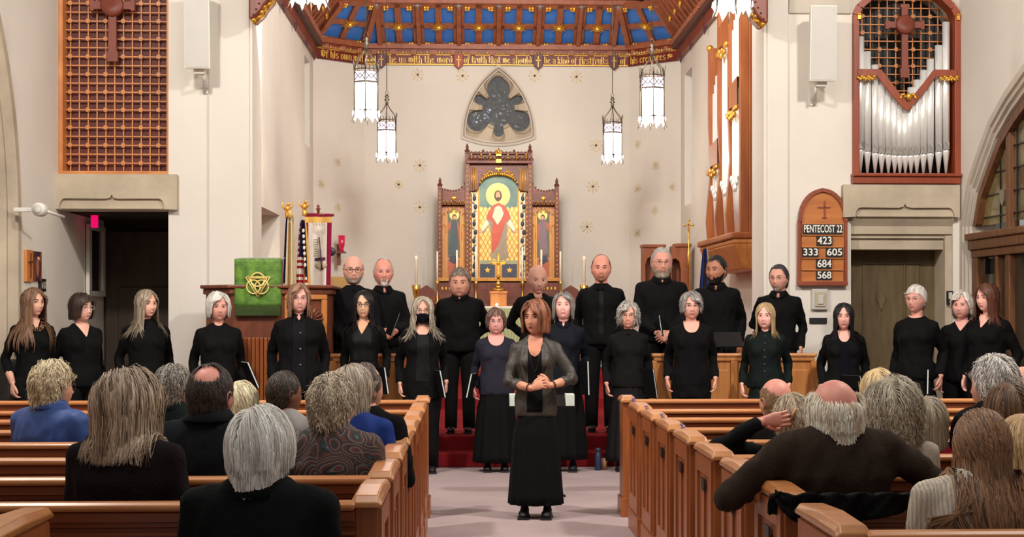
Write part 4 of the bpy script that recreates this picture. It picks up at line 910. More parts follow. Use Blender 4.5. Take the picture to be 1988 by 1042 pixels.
# ---------------------------------------------------------------- pews
pend = MB().box((-.04, 0, .13), (.04, .55, .85)).mesh('end_panel', pew_v)
def cap_mesh(m):
    b = MB(); R = []
    for y, dz in ((-.035, -.02), (-.01, .005), (.27, .012), (.55, .0), (.575, -.02)):
        R.append([(-.052, y, .85), (-.056, y, .868+dz*.4), (-.04, y, .888+dz), (.04, y, .888+dz), (.056, y, .868+dz*.4), (.052, y, .85)])
    return b.rings(R, 0, False).mesh('end_cap', m)
capm = cap_mesh(pew_cap_lit)
frm = MB()
for a, b in (((.04, .02, .76), (.052, .53, .84)), ((.04, .02, .16), (.052, .53, .26)), ((.04, .02, .26), (.052, .09, .76)), ((.04, .46, .26), (.052, .53, .76)), ((.04, .25, .26), (.050, .30, .70))): frm.box(a, b)
framem = frm.mesh('end_moulding', pew_v)
basem = MB().box((-.055, -.02, 0), (.055, .57, .14)).mesh('end_plinth', pew_v)
platem = MB().box((.05, .22, .68), (.056, .31, .74)).mesh('number_plate', steel)
ppanel = MB().prism([(-.012, .25), (-.012, .78), (-.02, .785), (-.02, .80), (-.034, .805), (-.034, .835), (-.028, .842), (.03, .842), (.03, .25)], 0, 1, 'yz').mesh('pew_back', pew_w)
prail = MB(); pr = [(-.045, .842), (-.05, .852), (-.048, .864), (-.03, .873), (.02, .873), (.034, .862), (.034, .842)]; prail.prism(pr, 0, 1, 'yz'); prail = prail.mesh('back_rail', pew_cap_lit)
pmould = MB().box((0, -.03, .755), (1, -.012, .768)).box((0, -.022, .735), (1, -.012, .745)).mesh('back_moulding', pew_w)
pseat = MB().prism([(.03, .42), (.03, .45), (.40, .46), (.43, .45), (.43, .425), (.40, .42)], 0, 1, 'yz').mesh('seat', pew_w)
prack = MB().prism([(-.11, .56), (-.11, .575), (-.02, .575), (-.012, .56)], 0, 1, 'yz').mesh('book_rack', pew_w)
def sub(name, me, par, loc, scale=(1,1,1)):
    o = bpy.data.objects.new(name, me); COL.objects.link(o); o.parent = par; o.location = loc; o.scale = scale
    if name in ('end_cap', 'end_panel', 'end_plinth', 'back_rail'):
        b = o.modifiers.new('b', 'BEVEL'); b.width = .004; b.segments = 2
    return o
XAL = -.376; XAR = 1.15
def pew(x0, x1, Y, side, label):
    L = x1-x0; t = empty('pew', ((x0+x1)/2, Y, 0), label, 'pew', group='pews %s of the aisle' % side)
    a = -L/2; ends = [(-L/2, 1), (L/2, 1)]
    for n, me in (('pew_back', ppanel), ('back_rail', prail), ('back_moulding', pmould), ('seat', pseat), ('book_rack', prack)):
        sub(n, me, t, (a+.04, 0, 0), (L-.08, 1, 1))
    for e in (-1, 1):
        vis = (e == 1) == (side == 'left')
        for n, me in (('end_panel', pend), ('end_cap', capm), ('end_plinth', basem))+((('end_moulding', framem),) if vis else ()):
            sub(n, me, t, (e*L/2, 0, 0), (e if side == 'x' else (1 if e > 0 else -1), 1, 1))
        if vis and side == 'right': sub('number_plate', platem, t, (e*L/2, 0, 0), (-1, 1, 1))
    return t
ords = ['nearest', 'second', 'third', 'fourth', 'fifth', 'sixth', 'seventh', 'eighth']
for k_ in range(8):
    Y = 4.66+.81*k_
    pew(*((-4.0, AX(100, 5.22)-.05) if k_ == 0 else (-4.0, XAL)), Y, 'left', '%s oak pew left of the aisle, counted from the viewer' % ords[k_])
    pew(XAR, 4.9, Y, 'right', '%s oak pew right of the aisle, counted from the viewer' % ords[k_])
for side, x0, x1 in (('left', -4.0, XAL), ('right', XAR, 4.9)):
    t = empty('pew_screen', ((x0+x1)/2, 11.45, 0), 'low panelled oak screen in front of the first pew, %s of the aisle' % side, 'screen'); L = x1-x0
    sub('screen_panel', ppanel, t, (-L/2+.04, 0, 0), (L-.08, 1, 1)); sub('back_rail', prail, t, (-L/2+.04, 0, 0), (L-.08, 1, 1)); sub('back_moulding', pmould, t, (-L/2+.04, 0, 0), (L-.08, 1, 1))
    for e in (-1, 1):
        for n, me in (('end_panel', pend), ('end_cap', capm), ('end_plinth', basem)): sub(n, me, t, (e*L/2, -.02, 0), (1, .5, 1))
# purple ribbon knots tied on the right-hand screens
pur = mat('purple_ribbon', (92, 76, 112), .6)
for px, py, Y in ((1228, 774, 11.45), (1254, 792, 10.33), (1284, 810, 9.52), (1323, 829, 8.71)):
    p = at(px, py, Y); MB().ell((p.x, p.y, .885), (.018, .02, .014), 8, 5).tube([(p.x, p.y-.045, .885), (p.x+.01, p.y-.055, .83)], [.012, .006], 5).build('ribbon_knot', pur, label='purple ribbon knot on the right pew rails, %s from the chancel' % {1228: 'first', 1254: 'second', 1284: 'third', 1323: 'fourth'}[px], cat='ribbon', group='ribbons on the pew rails')

# ---------------------------------------------------------------- choir rails and stalls
def rail(x0, x1, Y, zt, z0, label, n, m=wood_lt, name='choir_rail'):
    t = empty(name, ((x0+x1)/2, Y, z0), label, 'railing'); h = zt-z0
    Q(MB().box((x0, Y-.02, z0), (x1, Y+.03, zt-.03)), 'rail_board', m, t)
    Q(MB().box((x0-.02, Y-.06, zt-.035), (x1+.02, Y+.07, zt)), 'rail_cap', m, t, bevel=.012)
    Q(MB().box((x0, Y-.045, zt-.075), (x1, Y+.05, zt-.035)), 'rail_moulding', m, t, bevel=.01)
    Q(MB().box((x0, Y-.035, z0), (x1, Y+.03, z0+.12)), 'rail_plinth', m, t, bevel=.008)
    for i in range(n+1):
        x = x0+(x1-x0)*i/n; Q(MB().box((x-.035, Y-.04, z0), (x+.035, Y+.035, zt-.07)), 'stile', m, t, bevel=.008)
    for i in range(n):
        xa = x0+(x1-x0)*i/n+.06; xb = x0+(x1-x0)*(i+1)/n-.06; Q(MB().box((xa, Y-.03, z0+.2), (xb, Y-.02, zt-.16)), 'panel', m, t, bevel=.006)
    return t
zr = ez(686, 14.95)
rail(AX(646, 14.95), AX(772, 14.95), 14.95, zr, 0, 'light oak choir rail left of the red steps', 1)
rail(AX(1268, 14.95), AX(1580, 14.95), 14.95, zr, 0, 'light oak choir rail right of the red steps', 4)
rail(AX(560, 17.6), AX(790, 17.6), 17.6, ez(642, 17.6), .28, 'oak choir stall front behind the left choir rail', 3, wood_org)
rail(AX(1262, 17.4), AX(1440, 17.4), 17.4, ez(645, 17.4), .28, 'oak choir stall front behind the right choir rail', 2, wood_org)

# ---------------------------------------------------------------- pulpit with its green fall
pl = empty('pulpit', (AX(500, 15.2), 15.2, 0), 'panelled wooden pulpit below the flags at the left of the steps', 'pulpit')
zp = ez(553, 14.8); pw = mat('pulpit_wood', (124, 66, 40), .45, scale=2, stretch=(10, 10, 1), rgb2=(100, 50, 32), bump=.06)
plan = [(AX(400, 15.3), 15.85), (AX(400, 15.0), 15.0), (AX(452, 14.7), 14.70), (AX(548, 14.7), 14.70), (AX(636, 15.0), 15.0), (AX(636, 15.0), 15.85)]
def scaled(pl_, e):
    cx = sum(p[0] for p in pl_)/6; cy_ = sum(p[1] for p in pl_)/6
    return [(p[0]+(e if p[0] > cx else -e), p[1]+(e if p[1] > cy_ else -e)) for p in pl_]
Q(MB().prism(plan, 0, zp-.04, 'xy'), 'pulpit_body', pw, pl)
Q(MB().prism(scaled(plan, .05), zp-.035, zp, 'xy'), 'top_ledge', pw, pl, bevel=.012)
Q(MB().prism(scaled(plan, .025), zp-.09, zp-.035, 'xy'), 'ledge_moulding', pw, pl, bevel=.01)
Q(MB().prism(scaled(plan, .03), 0, .16, 'xy'), 'plinth', pw, pl, bevel=.01)
n_ = 11; xa, xb = AX(456, 14.69), AX(544, 14.69)
for i in range(n_):
    x = xa+(xb-xa)*(i+.5)/n_; Q(MB().box((x-.017, 14.675, .18), (x+.017, 14.71, zp-.5)), 'flute', wood_org, pl, bevel=.006)
A, B = Vector((plan[3][0], plan[3][1], 0)), Vector((plan[4][0], plan[4][1], 0)); ex = (B-A).normalized(); nn = Vector((ex.y, -ex.x, 0))
for u0, u1, z0_, z1_ in ((.04, .96, zp-.14, zp-.09), (.04, .96, .2, .27), (.04, .16, .27, zp-.14), (.84, .96, .27, zp-.14), (.3, .38, .27, zp-.14)):
    L = (B-A).length; q = [A+ex*L*u0, A+ex*L*u1, A+ex*L*u1+nn*.03, A+ex*L*u0+nn*.03]; Q(MB().prism([(p.x, p.y) for p in q], z0_, z1_, 'xy'), 'panel_frame', wood_lt, pl, bevel=.008)
c = A+ex*(B-A).length*.6+nn*.03; mb = MB()
for sgn in (1, -1):
    for i in range(5):
        a = PI/2+sgn*(.3+i*.42); d = ex*math.cos(a)+Vector((0, 0, math.sin(a))); mb.tube([c+d*.02+Vector((0, 0, zp-.33)), c+d*.12+Vector((0, 0, zp-.33))], [.008, .03], 6, flat=.5)
mb.tube([c+Vector((0, 0, zp-.2)), c+Vector((0, 0, zp-.7))], .012, 5); Q(mb, 'carved_leaf', pw, pl)
bk = MB(); b0 = ez(505, 14.75); X0_, X1_ = AX(457, 14.7), AX(556, 14.9)
bk.prism([(14.72, zp), (14.72, b0-.05), (14.74, b0), (15.15, b0+.02), (15.15, zp)], X0_+.02, X1_-.06, 'yz'); Q(bk, 'book_rest', pw, pl, bevel=.008)
gr = mat('green_brocade', (56, 96, 22), .5, scale=11, rgb2=(104, 146, 40), bump=.7, bscale=22, detail=6, sheen=.3); grd_ = mat('dark_green_fringe', (58, 72, 38), .8, scale=40)
g_ = MB(); nx, nz = 24, 16; zt2, zb2 = ez(503, 14.66), ez(594, 14.66); V_ = []
for j in range(nz+1):
    for i in range(nx+1):
        u = i/nx; v = j/nz; V_.append((AX(455+91*u, 14.66), 14.655+.012*math.sin(u*14)*v+.006*math.sin(u*31+2), zt2+(zb2-zt2)*v))
F_ = [(j*(nx+1)+i, j*(nx+1)+i+1, (j+1)*(nx+1)+i+1, (j+1)*(nx+1)+i) for j in range(nz) for i in range(nx)]
fall = empty('pulpit_fall', (AX(500, 14.66), 14.66, zt2), 'green brocade cloth with a gold triangle of rings hanging on the pulpit', 'cloth')
o = Q(g_.add(V_, F_, 0, True), 'brocade', gr, fall); o.modifiers.new('s', 'SOLIDIFY').thickness = .008
Q(MB().add([(AX(455, 14.66), 14.655, zt2), (AX(546, 14.66), 14.655, zt2), (AX(546, 14.66), 15.1, zt2+.025), (AX(455, 14.66), 15.1, zt2+.025)], [(0, 1, 2, 3)]), 'brocade', gr, fall)
Q(MB().box((AX(456, 14.66), 14.64, ez(613, 14.66)), (AX(545, 14.66), 14.675, ez(593, 14.66))), 'fringe', grd_, fall, bevel=.006)
em = MB(); yy = 14.635; P_ = lambda a, b: Vector((AX(a, yy), yy, ez(b, yy)))
def ringt(cx, cy_, r): return [P_(cx+r*math.cos(2*PI*i/28), cy_+r*math.sin(2*PI*i/28)) for i in range(29)]
for p in (ringt(500, 543, 13), ringt(492, 557, 13), ringt(508, 557, 13)): em.tube(p, .008, 5, flat=.5)
for r in (0, 3.6):
    tri = [P_(477+r*1.6, 538+r*.6), P_(524-r*1.6, 538+r*.6), P_(500.5, 577-r*1.8), P_(477+r*1.6, 538+r*.6)]
    for a, b in zip(tri[:-1], tri[1:]): em.tube([a, b], .0065, 5)
Q(em, 'gold_emblem', mat('gold_thread', (226, 200, 120), .45, .2), fall)

# ---------------------------------------------------------------- flags, banner, sanctuary lamp
def eagle(mb, x, y, z):
    mb.lathe([(.03, 0), (.02, .02), (.03, .05), (.012, .07)], (x, y, z-.1), 8); mb.ell((x, y, z), (.03, .03, .045), 8, 6); mb.ell((x+.012, y-.01, z+.05), (.017, .02, .018), 7, 5)
    mb.tube([(x+.02, y-.02, z+.05), (x+.045, y-.03, z+.045)], [.008, .001], 5)
    for s in (-1, 1): mb.tube([(x+s*.015, y, z-.02), (x+s*.06, y+.01, z+.03), (x+s*.05, y+.01, z+.085)], [.02, .026, .003], 6, flat=.35)
def hang(x0, x1, zt, zb, wt, y, amp, folds, fn, n=26, m=24, skew=0):
    """cloth that hangs gathered; wt = width at the top as a share of the bottom width; fn(u, v) -> material"""
    mb = MB(); vs = []
    for j in range(m+1):
        v = j/m; sp = wt+(1-wt)*v**.7
        for i in range(n+1):
            u = i/n; cx = (x0+x1)/2+skew*(1-v); vs.append((cx+(u-.5)*(x1-x0)*sp, y+amp*math.sin(u*folds*PI*2+v)*sp, zt+(zb-zt)*v+.0))
    for j in range(m):
        for i in range(n):
            a = j*(n+1)+i; mb.add([], []); mb.f.append((a, a+1, a+n+2, a+n+1)); mb.m.append(fn((i+.5)/n, (j+.5)/m)); mb.sm.append(True)
    mb.v = vs; return mb
Y = 17.3; fz0 = .28
cream = mat('cream_cloth', (226, 214, 184), .8, var=.05, bump=.1); navy = mat('navy_cloth', (26, 26, 60), .8, var=.1); maroon = mat('maroon_cloth', (134, 20, 58), .7, var=.1); whc = mat('white_cloth', (232, 222, 208), .7, var=.04, bump=.3, bscale=12); golc = mat('gold_cloth', (218, 170, 78), .6, var=.1); redc = mat('red_cloth', (170, 28, 44), .75, var=.1)
for kind_, px, ty, lab in ((0, 563, 402, 'cream and navy flag on an eagle-topped pole, leftmost behind the pulpit'), (1, 591, 398, 'furled flag with white stars and red stripes beside the banner')):
    x = AX(px, Y); t = empty('flag', (x, Y, fz0), lab, 'flag'); zt_ = ez(ty+14, Y)
    g = MB(); g.lathe([(.13, 0), (.13, .03), (.03, .07), (.014, .1), (.014, zt_-fz0-.1)], (x, Y, fz0), 10); Q(g, 'pole', brass, t)
    g = MB(); eagle(g, x-(.03 if kind_ == 0 else 0), Y, ez(ty+4, Y)); Q(g, 'gilt_eagle', gold, t)
    if kind_ == 0:
        Q(hang(AX(548, Y), AX(577, Y), ez(419, Y), ez(562, Y), .45, Y, .05, 2.5, lambda u, v: 1 if u < .24 and v < .9 else 0), 'flag_cloth', [cream, navy], t)
        Q(MB().tube([(AX(562, Y), Y-.07, ez(410, Y)), (AX(566, Y), Y-.07, ez(424, Y))], [.02, .03], 6), 'gold_tassel', golc, t)
    else:
        Q(hang(AX(574, Y), AX(603, Y), ez(428, Y), ez(560, Y), .35, Y-.02, .045, 2.2, lambda u, v: 2 if u > .84 else (0 if v < .68+.5*(u-.45) and u > .12+.5*(v-.3)*0 and (v < .55 or u > .45) else (1 if int(v*22) % 2 else 3))), 'flag_cloth', [navy, redc, golc, whc], t)
        s = MB()
        for i in range(7):
            for dx, r in ((0, .016),): c_ = (AX(590.5+i*.55+dx, Y), Y-.085, ez(449+11*i, Y)); s.ell(c_, (r, .004, .022), 6, 4)
        Q(s, 'white_star', whc, t)
Y = 17.9; bx0, bx1 = AX(591, Y), AX(645, Y); xc_ = AX(617, Y)
bn = empty('banner', (xc_, Y, .28), 'white church banner with a dark sword and maroon borders hanging from a pole', 'banner')
Q(MB().lathe([(.13, 0), (.13, .03), (.016, .06), (.016, ez(408, Y)-.28), (.03, ez(406, Y)-.28), (.012, ez(403, Y)-.28), (.022, ez(401, Y)-.28), (.002, ez(396, Y)-.28)], (xc_, Y+.05, .28), 8).tube([(bx0-.02, Y+.02, ez(416, Y)), (bx1+.02, Y+.02, ez(418, Y))], .016, 8), 'pole', wood_r, bn)
def bf(u, v):
    if v < .04: return 1
    if v < .12: return 2
    if u < .13 or u > .83: return 1
    return 0
Q(hang(bx0, bx1-.02, ez(416, Y), ez(555, Y), 1.05, Y, .012, 2, bf, skew=.01, n=30, m=50), 'banner_cloth', [whc, maroon, golc], bn)
sw = MB(); P_ = lambda a, b: Vector((AX(a, Y), Y-.02, ez(b, Y)))
sw.bar(P_(620, 461), P_(623.5, 505), .04, .008, up=(1, 0, 0)); sw.bar(P_(612, 504), P_(632, 502), .008, .03, up=(0, 0, 1)); sw.tube([P_(624, 505), P_(625.5, 524)], [.012, .014], 6)
Q(sw, 'sword', mat('plum_applique', (70, 22, 50), .6), bn)
sw = MB(); sw.ell(P_(624, 515), (.07, .006, .04), 12, 6); Q(sw, 'hilt_applique', mat('grey_applique', (190, 176, 150), .7), bn)
sw = MB()
for i in range(8): sw.bar(P_(609, 466+i*4.4), P_(616, 465+i*4.4), .012, .005)
for i in range(5): sw.bar(P_(608+i*5.2, 432-abs(i-2)*1.5), P_(610+i*5.2, 438), .02, .005)
Q(sw, 'stitched_lines', MATS['grey_applique'], bn)
bp = at(657, 495, 25.42); Y = 25.42
t = empty('sanctuary_lamp', (AX(657, Y), Y, ez(515, Y)), 'red glass sanctuary lamp on a wooden wall bracket', 'lamp')
Q(MB().box((AX(654, Y), Y, ez(515, Y)), (AX(661, Y), Y+.05, ez(474, Y))).box((AX(652, Y), Y-.14, ez(492, Y)), (AX(672, Y), Y+.03, ez(489, Y))), 'wooden_bracket', pw, t)
Q(MB().lathe([(.045, ez(489, Y)), (.03, ez(484, Y)), (.05, ez(478, Y)), (.06, ez(458, Y)), (.055, ez(458, Y)), (.02, ez(484, Y))], (AX(664, Y), Y-.08, 0), 14), 'red_glass', mat('ruby_glass', (170, 14, 60), .1, spec=.9, emit=(190, 10, 60), es=.35), t)
MB().lathe([(.02, -.03), (.06, -.03), (.075, -.02), (.075, .0), (.04, .01)], (AX(645, Y), Y-.25, ez(490, Y)), 16, axis='y').build('wall_bell', steel, label='small round metal bell on the wall beside the sanctuary lamp', cat='bell')
Y = 24.6; MB().box((AX(636, Y), Y, .56), (AX(674, Y), Y+.4, ez(537, Y))).build('credence_table', mat('tan_wood', (176, 140, 78), .5), label='tan wooden credence cabinet behind the bald bearded man', cat='cabinet', bevel=.01)
Y = 19.3; x = AX(1368, Y); t = empty('flag', (x, Y, .28), 'deep blue furled flag at the foot of the tall organ case', 'flag')
Q(MB().lathe([(.13, 0), (.13, .03), (.014, .07), (.014, ez(478, Y)-.28)], (x, Y, .28), 8), 'pole', brass, t)
Q(hang(AX(1353, Y), AX(1384, Y), ez(482, Y), ez(640, Y), .25, Y-.03, .05, 2.5, lambda u, v: 1 if u > .8 else 0), 'flag_cloth', [mat('royal_cloth', (30, 48, 104), .8), cream], t)

# ---------------------------------------------------------------- wall things
def speaker(px0, px1, y0, y1, Y, lab, tilt):
    cx = AX((px0+px1)/2, Y); z0_, z1_ = ez(y1, Y), ez(y0, Y); w_ = (AX(px1, Y)-AX(px0, Y))/2; h = z1_-z0_
    t = empty('wall_speaker', (cx, YE-.02, z0_), lab, 'speaker'); d = .26
    b = MB(); c_ = Y-YE+.02
    def R(x, y, z): return (x+tilt*.0, y-z*.06, z)
    v = [R(-w_, c_, 0), R(w_, c_, 0), R(w_*.7, c_+d, .03), R(-w_*.7, c_+d, .03), R(-w_, c_, h), R(w_, c_, h), R(w_*.7, c_+d, h-.03), R(-w_*.7, c_+d, h-.03)]
    b.add(v, [(0,3,2,1),(4,5,6,7),(0,1,5,4),(1,2,6,5),(2,3,7,6),(3,0,4,7)]); b.build('cabinet', white_p, t, bevel=.008)
    g = MB(); e = .014; v = [R(-w_+e, c_-.008, e), R(w_-e, c_-.008, e), R(w_-e, c_-.008, h-e), R(-w_+e, c_-.008, h-e)]; g.add(v+[(a, b_+.008, c__) for a, b_, c__ in v], [(0,1,2,3),(4,7,6,5),(0,4,5,1),(1,5,6,2),(2,6,7,3),(3,7,4,0)]); g.build('grille', grey_p, t)
    s = 1 if tilt > 0 else -1
    MB().box((-.05, c_+.08, -.04), (.06, c_+.2, .02)).box((s*.03-.03, .0, -.2), (s*.03+.04, .03, -.0)).build('bracket', white_p, t, bevel=.006)
    MB().tube([(s*.05, c_+.13, -.03), (s*.05, c_+.14, -.1), (s*.03, -.02, -.13), (s*.0, -.01, -.19)], .018, 7).build('bracket_arm', grey_p, t)
speaker(357, 408, -22, 137, YE-.42, 'long white loudspeaker high on the left pier', 1)
speaker(1572, 1624, 6, 154, YE-.42, 'long white loudspeaker high on the right pier', -1)
p = at(78, 407, X=XL+.25)
t = empty('flood_light', p, 'small white floodlight on an arm beside the left lintel', 'lamp')
MB().lathe([(.0, -.09), (.05, -.09), (.065, -.06), (.065, .05), (.05, .08), (0, .08)], n=14, axis='y').build('lamp_head', white_p, t); MB().lathe([(0, -.095), (.045, -.095), (.045, -.08)], n=14, axis='y').build('lens', grey_p, t)
MB().tube([(.03, .0, -.0), (.07, .04, -.02), (.14, .3, -.05)], .014, 6).build('arm', white_p, t)
MB().box((-.245, -.02, -.02), (-.02, .02, .02)).build('wall_bracket', white_p, t, bevel=.006)
p = at(183.5, 426, 17.2); t = empty('exit_sign', p, 'glowing pink-red exit sign in the dark left doorway', 'sign')
MB().box((-.035, -.03, -.09), (.035, .03, .09)).build('sign_box', mat('exit_red', (220, 10, 90), .5, emit=(255, 10, 110), es=.8), t, bevel=.008)
MB().box((-.006, -.0, .09), (.006, .01, .25)).build('stem', steel, t)
def onleft(px0, px1, y0, y1, name, m, lab, cat, extra=None):
    a = at(px0, y1, X=XL); b = at(px1, y0, X=XL); q = at((px0+px1)/2, y1, X=XL); q2 = at((px0+px1)/2, y0, X=XL)
    t = empty(name, (XL, (a.y+b.y)/2, q.z), lab, cat); L = (b.y-a.y)/2; h = q2.z-q.z
    MB().box((.0, -L, 0), (.03, L, h)).build('panel', m, t, bevel=.004)
    if extra: extra(t, L, h)
    return t
def ex1(t, L, h): MB().box((.03, -.012, h*.12), (.045, .012, h*.9)).box((.03, -L*.6, h*.6), (.045, L*.6, h*.66)).build('cross', pew_w, t, bevel=.003)
def ex2(t, L, h):
    MB().ell((.032, 0, h*.45), (.012, L*.45, h*.36), 10, 8).build('figure', mat('icon_brown', (150, 90, 70), .5), t); MB().ell((.04, 0, h*.75), (.012, L*.3, h*.08), 8, 6).build('face', skin_p, t)
    MB().box((.03, -L, 0), (.04, -L+.02, h)).box((.03, L-.02, 0), (.04, L, h)).build('frame', wood_r, t)
def ex3(t, L, h): MB().box((.03, -L+.025, .03), (.036, L-.025, h-.03)).build('print', mat('grey_print', (120, 110, 108), .5, kind='voronoi', scale=20, rgb2=(180, 170, 160)), t)
onleft(46, 59, 485, 547, 'wall_plaque', wood_lt, 'light wooden plaque with a cross on the left side wall', 'plaque', ex1)
onleft(60.5, 73, 488, 545, 'icon', mat('icon_navy', (36, 34, 58), .4, scale=5, rgb2=(70, 50, 70)), 'dark painted icon panel beside the cross plaque', 'picture', ex2)
onleft(74, 84, 541, 566, 'picture_frame', steel, 'small dark framed picture below the icon panel', 'picture', ex3)
# hymn board
Y = YE-.05; hx = lambda p: AX(p, Y); hz = lambda p: ez(p, Y)
hb = empty('hymn_board', (hx(1597), YE, hz(553)), 'pointed wooden hymn board with white numbers on the right pier', 'board')
arcl = [(1551+46*(1-math.cos(t)), 425-61*math.sin(t)**.9) for t in np.linspace(0, PI/2, 9)]; arcr = [(3194-a, b) for a, b in arcl[::-1][1:]]
poly = [(1548, 553), (1551, 425)]+arcl[1:]+arcr+[(1645, 425), (1643, 553)]
wf = mat('board_frame', (150, 74, 44), .4, scale=3, rgb2=(128, 58, 36))
Q(MB().prism([(hx(a), hz(b)) for a, b in poly], Y+.005, YE), 'back_board', wf, hb, bevel=.004)
ins = [(1597+(a-1597)*.87, 553+(b-553)*.945-6) for a, b in poly]
Q(MB().prism([(hx(a), hz(b)) for a, b in ins], Y-.004, Y+.01), 'board', wood_brd, hb)
mb = MB()
for a, b in zip(arcl+arcr, (arcl+arcr)[1:]): mb.bar((hx(a[0]+(2 if a[0] < 1597 else -2)), Y-.01, hz(a[1]+3)), (hx(b[0]+(2 if b[0] < 1597 else -2)), Y-.01, hz(b[1]+3)), .04, .04, up=(0, -1, 0))
Q(mb, 'arch_moulding', wf, hb)
for x0, x1 in ((1548, 1554), (1638.5, 1644.5)): Q(MB().box((hx(x0), Y-.025, hz(553)), (hx(x1), Y, hz(426))), 'side_moulding', wf, hb, bevel=.004)
Q(MB().box((hx(1547), Y-.03, hz(554)), (hx(1645), Y, hz(545))), 'bottom_moulding', wf, hb, bevel=.006)
for yv in (455, 478, 500, 523, 544): Q(MB().box((hx(1556), Y-.022, hz(yv+1.5)), (hx(1637), Y, hz(yv-1))), 'card_ledge', wood_brd, hb, bevel=.003)
Q(MB().box((hx(1599), Y-.016, hz(421)), (hx(1602), Y, hz(388))).box((hx(1587), Y-.016, hz(402)), (hx(1612), Y, hz(399.5))).box((hx(1596), Y-.016, hz(422)), (hx(1605), Y, hz(419.5))), 'carved_cross', wf, hb, bevel=.003)
wtxt = mat('white_letters', (240, 236, 226), .5, var=.01)
def card(txt, x0, x1, y0, y1):
    Q(MB().box((hx(x0), Y-.03, hz(y1)), (hx(x1), Y-.005, hz(y0))), 'number_card', black, hb)
    cu = bpy.data.curves.new('text', 'FONT'); cu.body = txt; cu.align_x = 'CENTER'; cu.align_y = 'CENTER'; cu.size = 1; cu.extrude = .002; cu.offset = .012; cu.materials.append(wtxt)
    o = bpy.data.objects.new('card_lettering', cu); COL.objects.link(o); bpy.context.view_layer.update()
    w_, h_ = o.dimensions.x, o.dimensions.y; W_, H_ = hx(x1)-hx(x0)-.016, (hz(y0)-hz(y1))-.022
    o.parent = hb; o.rotation_euler = (PI/2, 0, 0); o.scale = (W_/w_, H_/h_, 1); l = hb.location; o.location = ((hx(x0)+hx(x1))/2-l.x, Y-.033-l.y, (hz(y0)+hz(y1))/2-l.z); me_ = bpy.data.meshes.new_from_object(o); o2_ = bpy.data.objects.new('card_lettering', me_); COL.objects.link(o2_); o2_.parent = hb; o2_.rotation_euler = o.rotation_euler; o2_.scale = o.scale; o2_.location = o.location; bpy.data.objects.remove(o)
card('PENTECOST 22', 1558, 1635, 434, 453); card('423', 1585, 1615, 457, 476); card('333', 1557, 1588, 480, 498); card('605', 1603, 1635, 480, 498); card('684', 1584, 1614, 502, 521); card('568', 1584, 1614, 525, 543)
t = empty('wall_box', (hx(1592), YE, hz(602)), 'grey metal control box on the right pier below the hymn board', 'box')
Q(MB().box((hx(1576), YE-.05, hz(601)), (hx(1608), YE, hz(560))), 'box_body', grey_p, t, bevel=.01); Q(MB().box((hx(1582), YE-.065, hz(595)), (hx(1603), YE-.05, hz(566))), 'box_door', mat('beige_metal', (190, 176, 150), .4), t, bevel=.006); Q(MB().box((hx(1587), YE-.08, hz(590)), (hx(1598), YE-.065, hz(572))), 'lever', grey_p, t, bevel=.006)
MB().box((hx(1573), YE-.02, hz(628)), (hx(1607), YE, hz(617))).build('wall_plate', black, label='small black plate on the right pier under the control box', cat='plate', bevel=.003)
t = empty('intercom', (AX(1843, YE), YE-.0, ez(591)), 'narrow dark keypad on the wall between door and arch', 'keypad')
Q(MB().box((AX(1838, YE), YE-.03, ez(591)), (AX(1849, YE), YE+.02, ez(564))), 'case', steel, t, bevel=.004); Q(MB().box((AX(1840, YE), YE-.036, ez(580)), (AX(1847, YE), YE-.03, ez(567))), 'display', grey_p, t)

# ---------------------------------------------------------------- music stands, bottle, cup, folders
def music_stand(px0, px1, py0, py1, Y, z0, lab, paper):
    cx = AX((px0+px1)/2, Y); w_ = (AX(px1, Y)-AX(px0, Y))/2; zt, zb = ez(py0, Y), ez(py1, Y); t = empty('music_stand', (cx, Y+.06, z0), lab, 'music stand')
    h = zt-zb; MB().add([(-w_, -.1, zb-z0), (w_, -.1, zb-z0), (w_, .08, zt-z0), (-w_, .08, zt-z0), (-w_, -.09, zb-z0-.008), (w_, -.09, zb-z0-.008), (w_, .09, zt-z0-.008), (-w_, .09, zt-z0-.008)], [(0,1,2,3),(7,6,5,4),(0,4,5,1),(1,5,6,2),(2,6,7,3),(3,7,4,0)]).box((-w_, -.14, zb-z0-.01), (w_, -.1, zb-z0+.0)).build('desk', blackm, t)
    MB().tube([(0, 0, .03), (0, 0, (zt+zb)/2-z0-.03)], .014, 8).build('pole', blackm, t)
    for a in (PI/2, PI/2+2.1, PI/2-2.1): MB().tube([(0, 0, .12), (.22*math.cos(a), .22*math.sin(a), .008)], .009, 6).build('leg', blackm, t)
    if paper:
        for s in (-1, 1): MB().box((s*w_*.98, -.1, zb-z0+.0), (s*w_*.72, .07, zt-z0+.012)).build('sheet', mat('sheet_paper', (206, 214, 204), .8), t)
music_stand(988, 1116, 768, 787, 12.7, 0, 'black music stand with pale sheets right behind the conductor', True)
music_stand(1374, 1442, 645, 672, 15.3, .14, 'black music stand in front of the bearded dark-haired man', False)
MB().lathe([(.03, 0), (.033, .01), (.033, .15), (.022, .17), (.022, .185), (.026, .19), (.026, .21), (0, .21)], (AX(1161, 14.75), 14.75, 0), 12).build('water_bottle', mat('bottle_blue', (40, 50, 74), .3), label='dark blue water bottle on the floor by the right pews', cat='bottle')
MB().lathe([(.022, 0), (.034, .11), (.03, .11), (.02, .01)], (AX(1173, 14.8), 14.8, 0), 12).build('paper_cup', mat('beige_cup', (196, 150, 110), .7), label='beige paper cup on the floor beside the blue bottle', cat='cup')
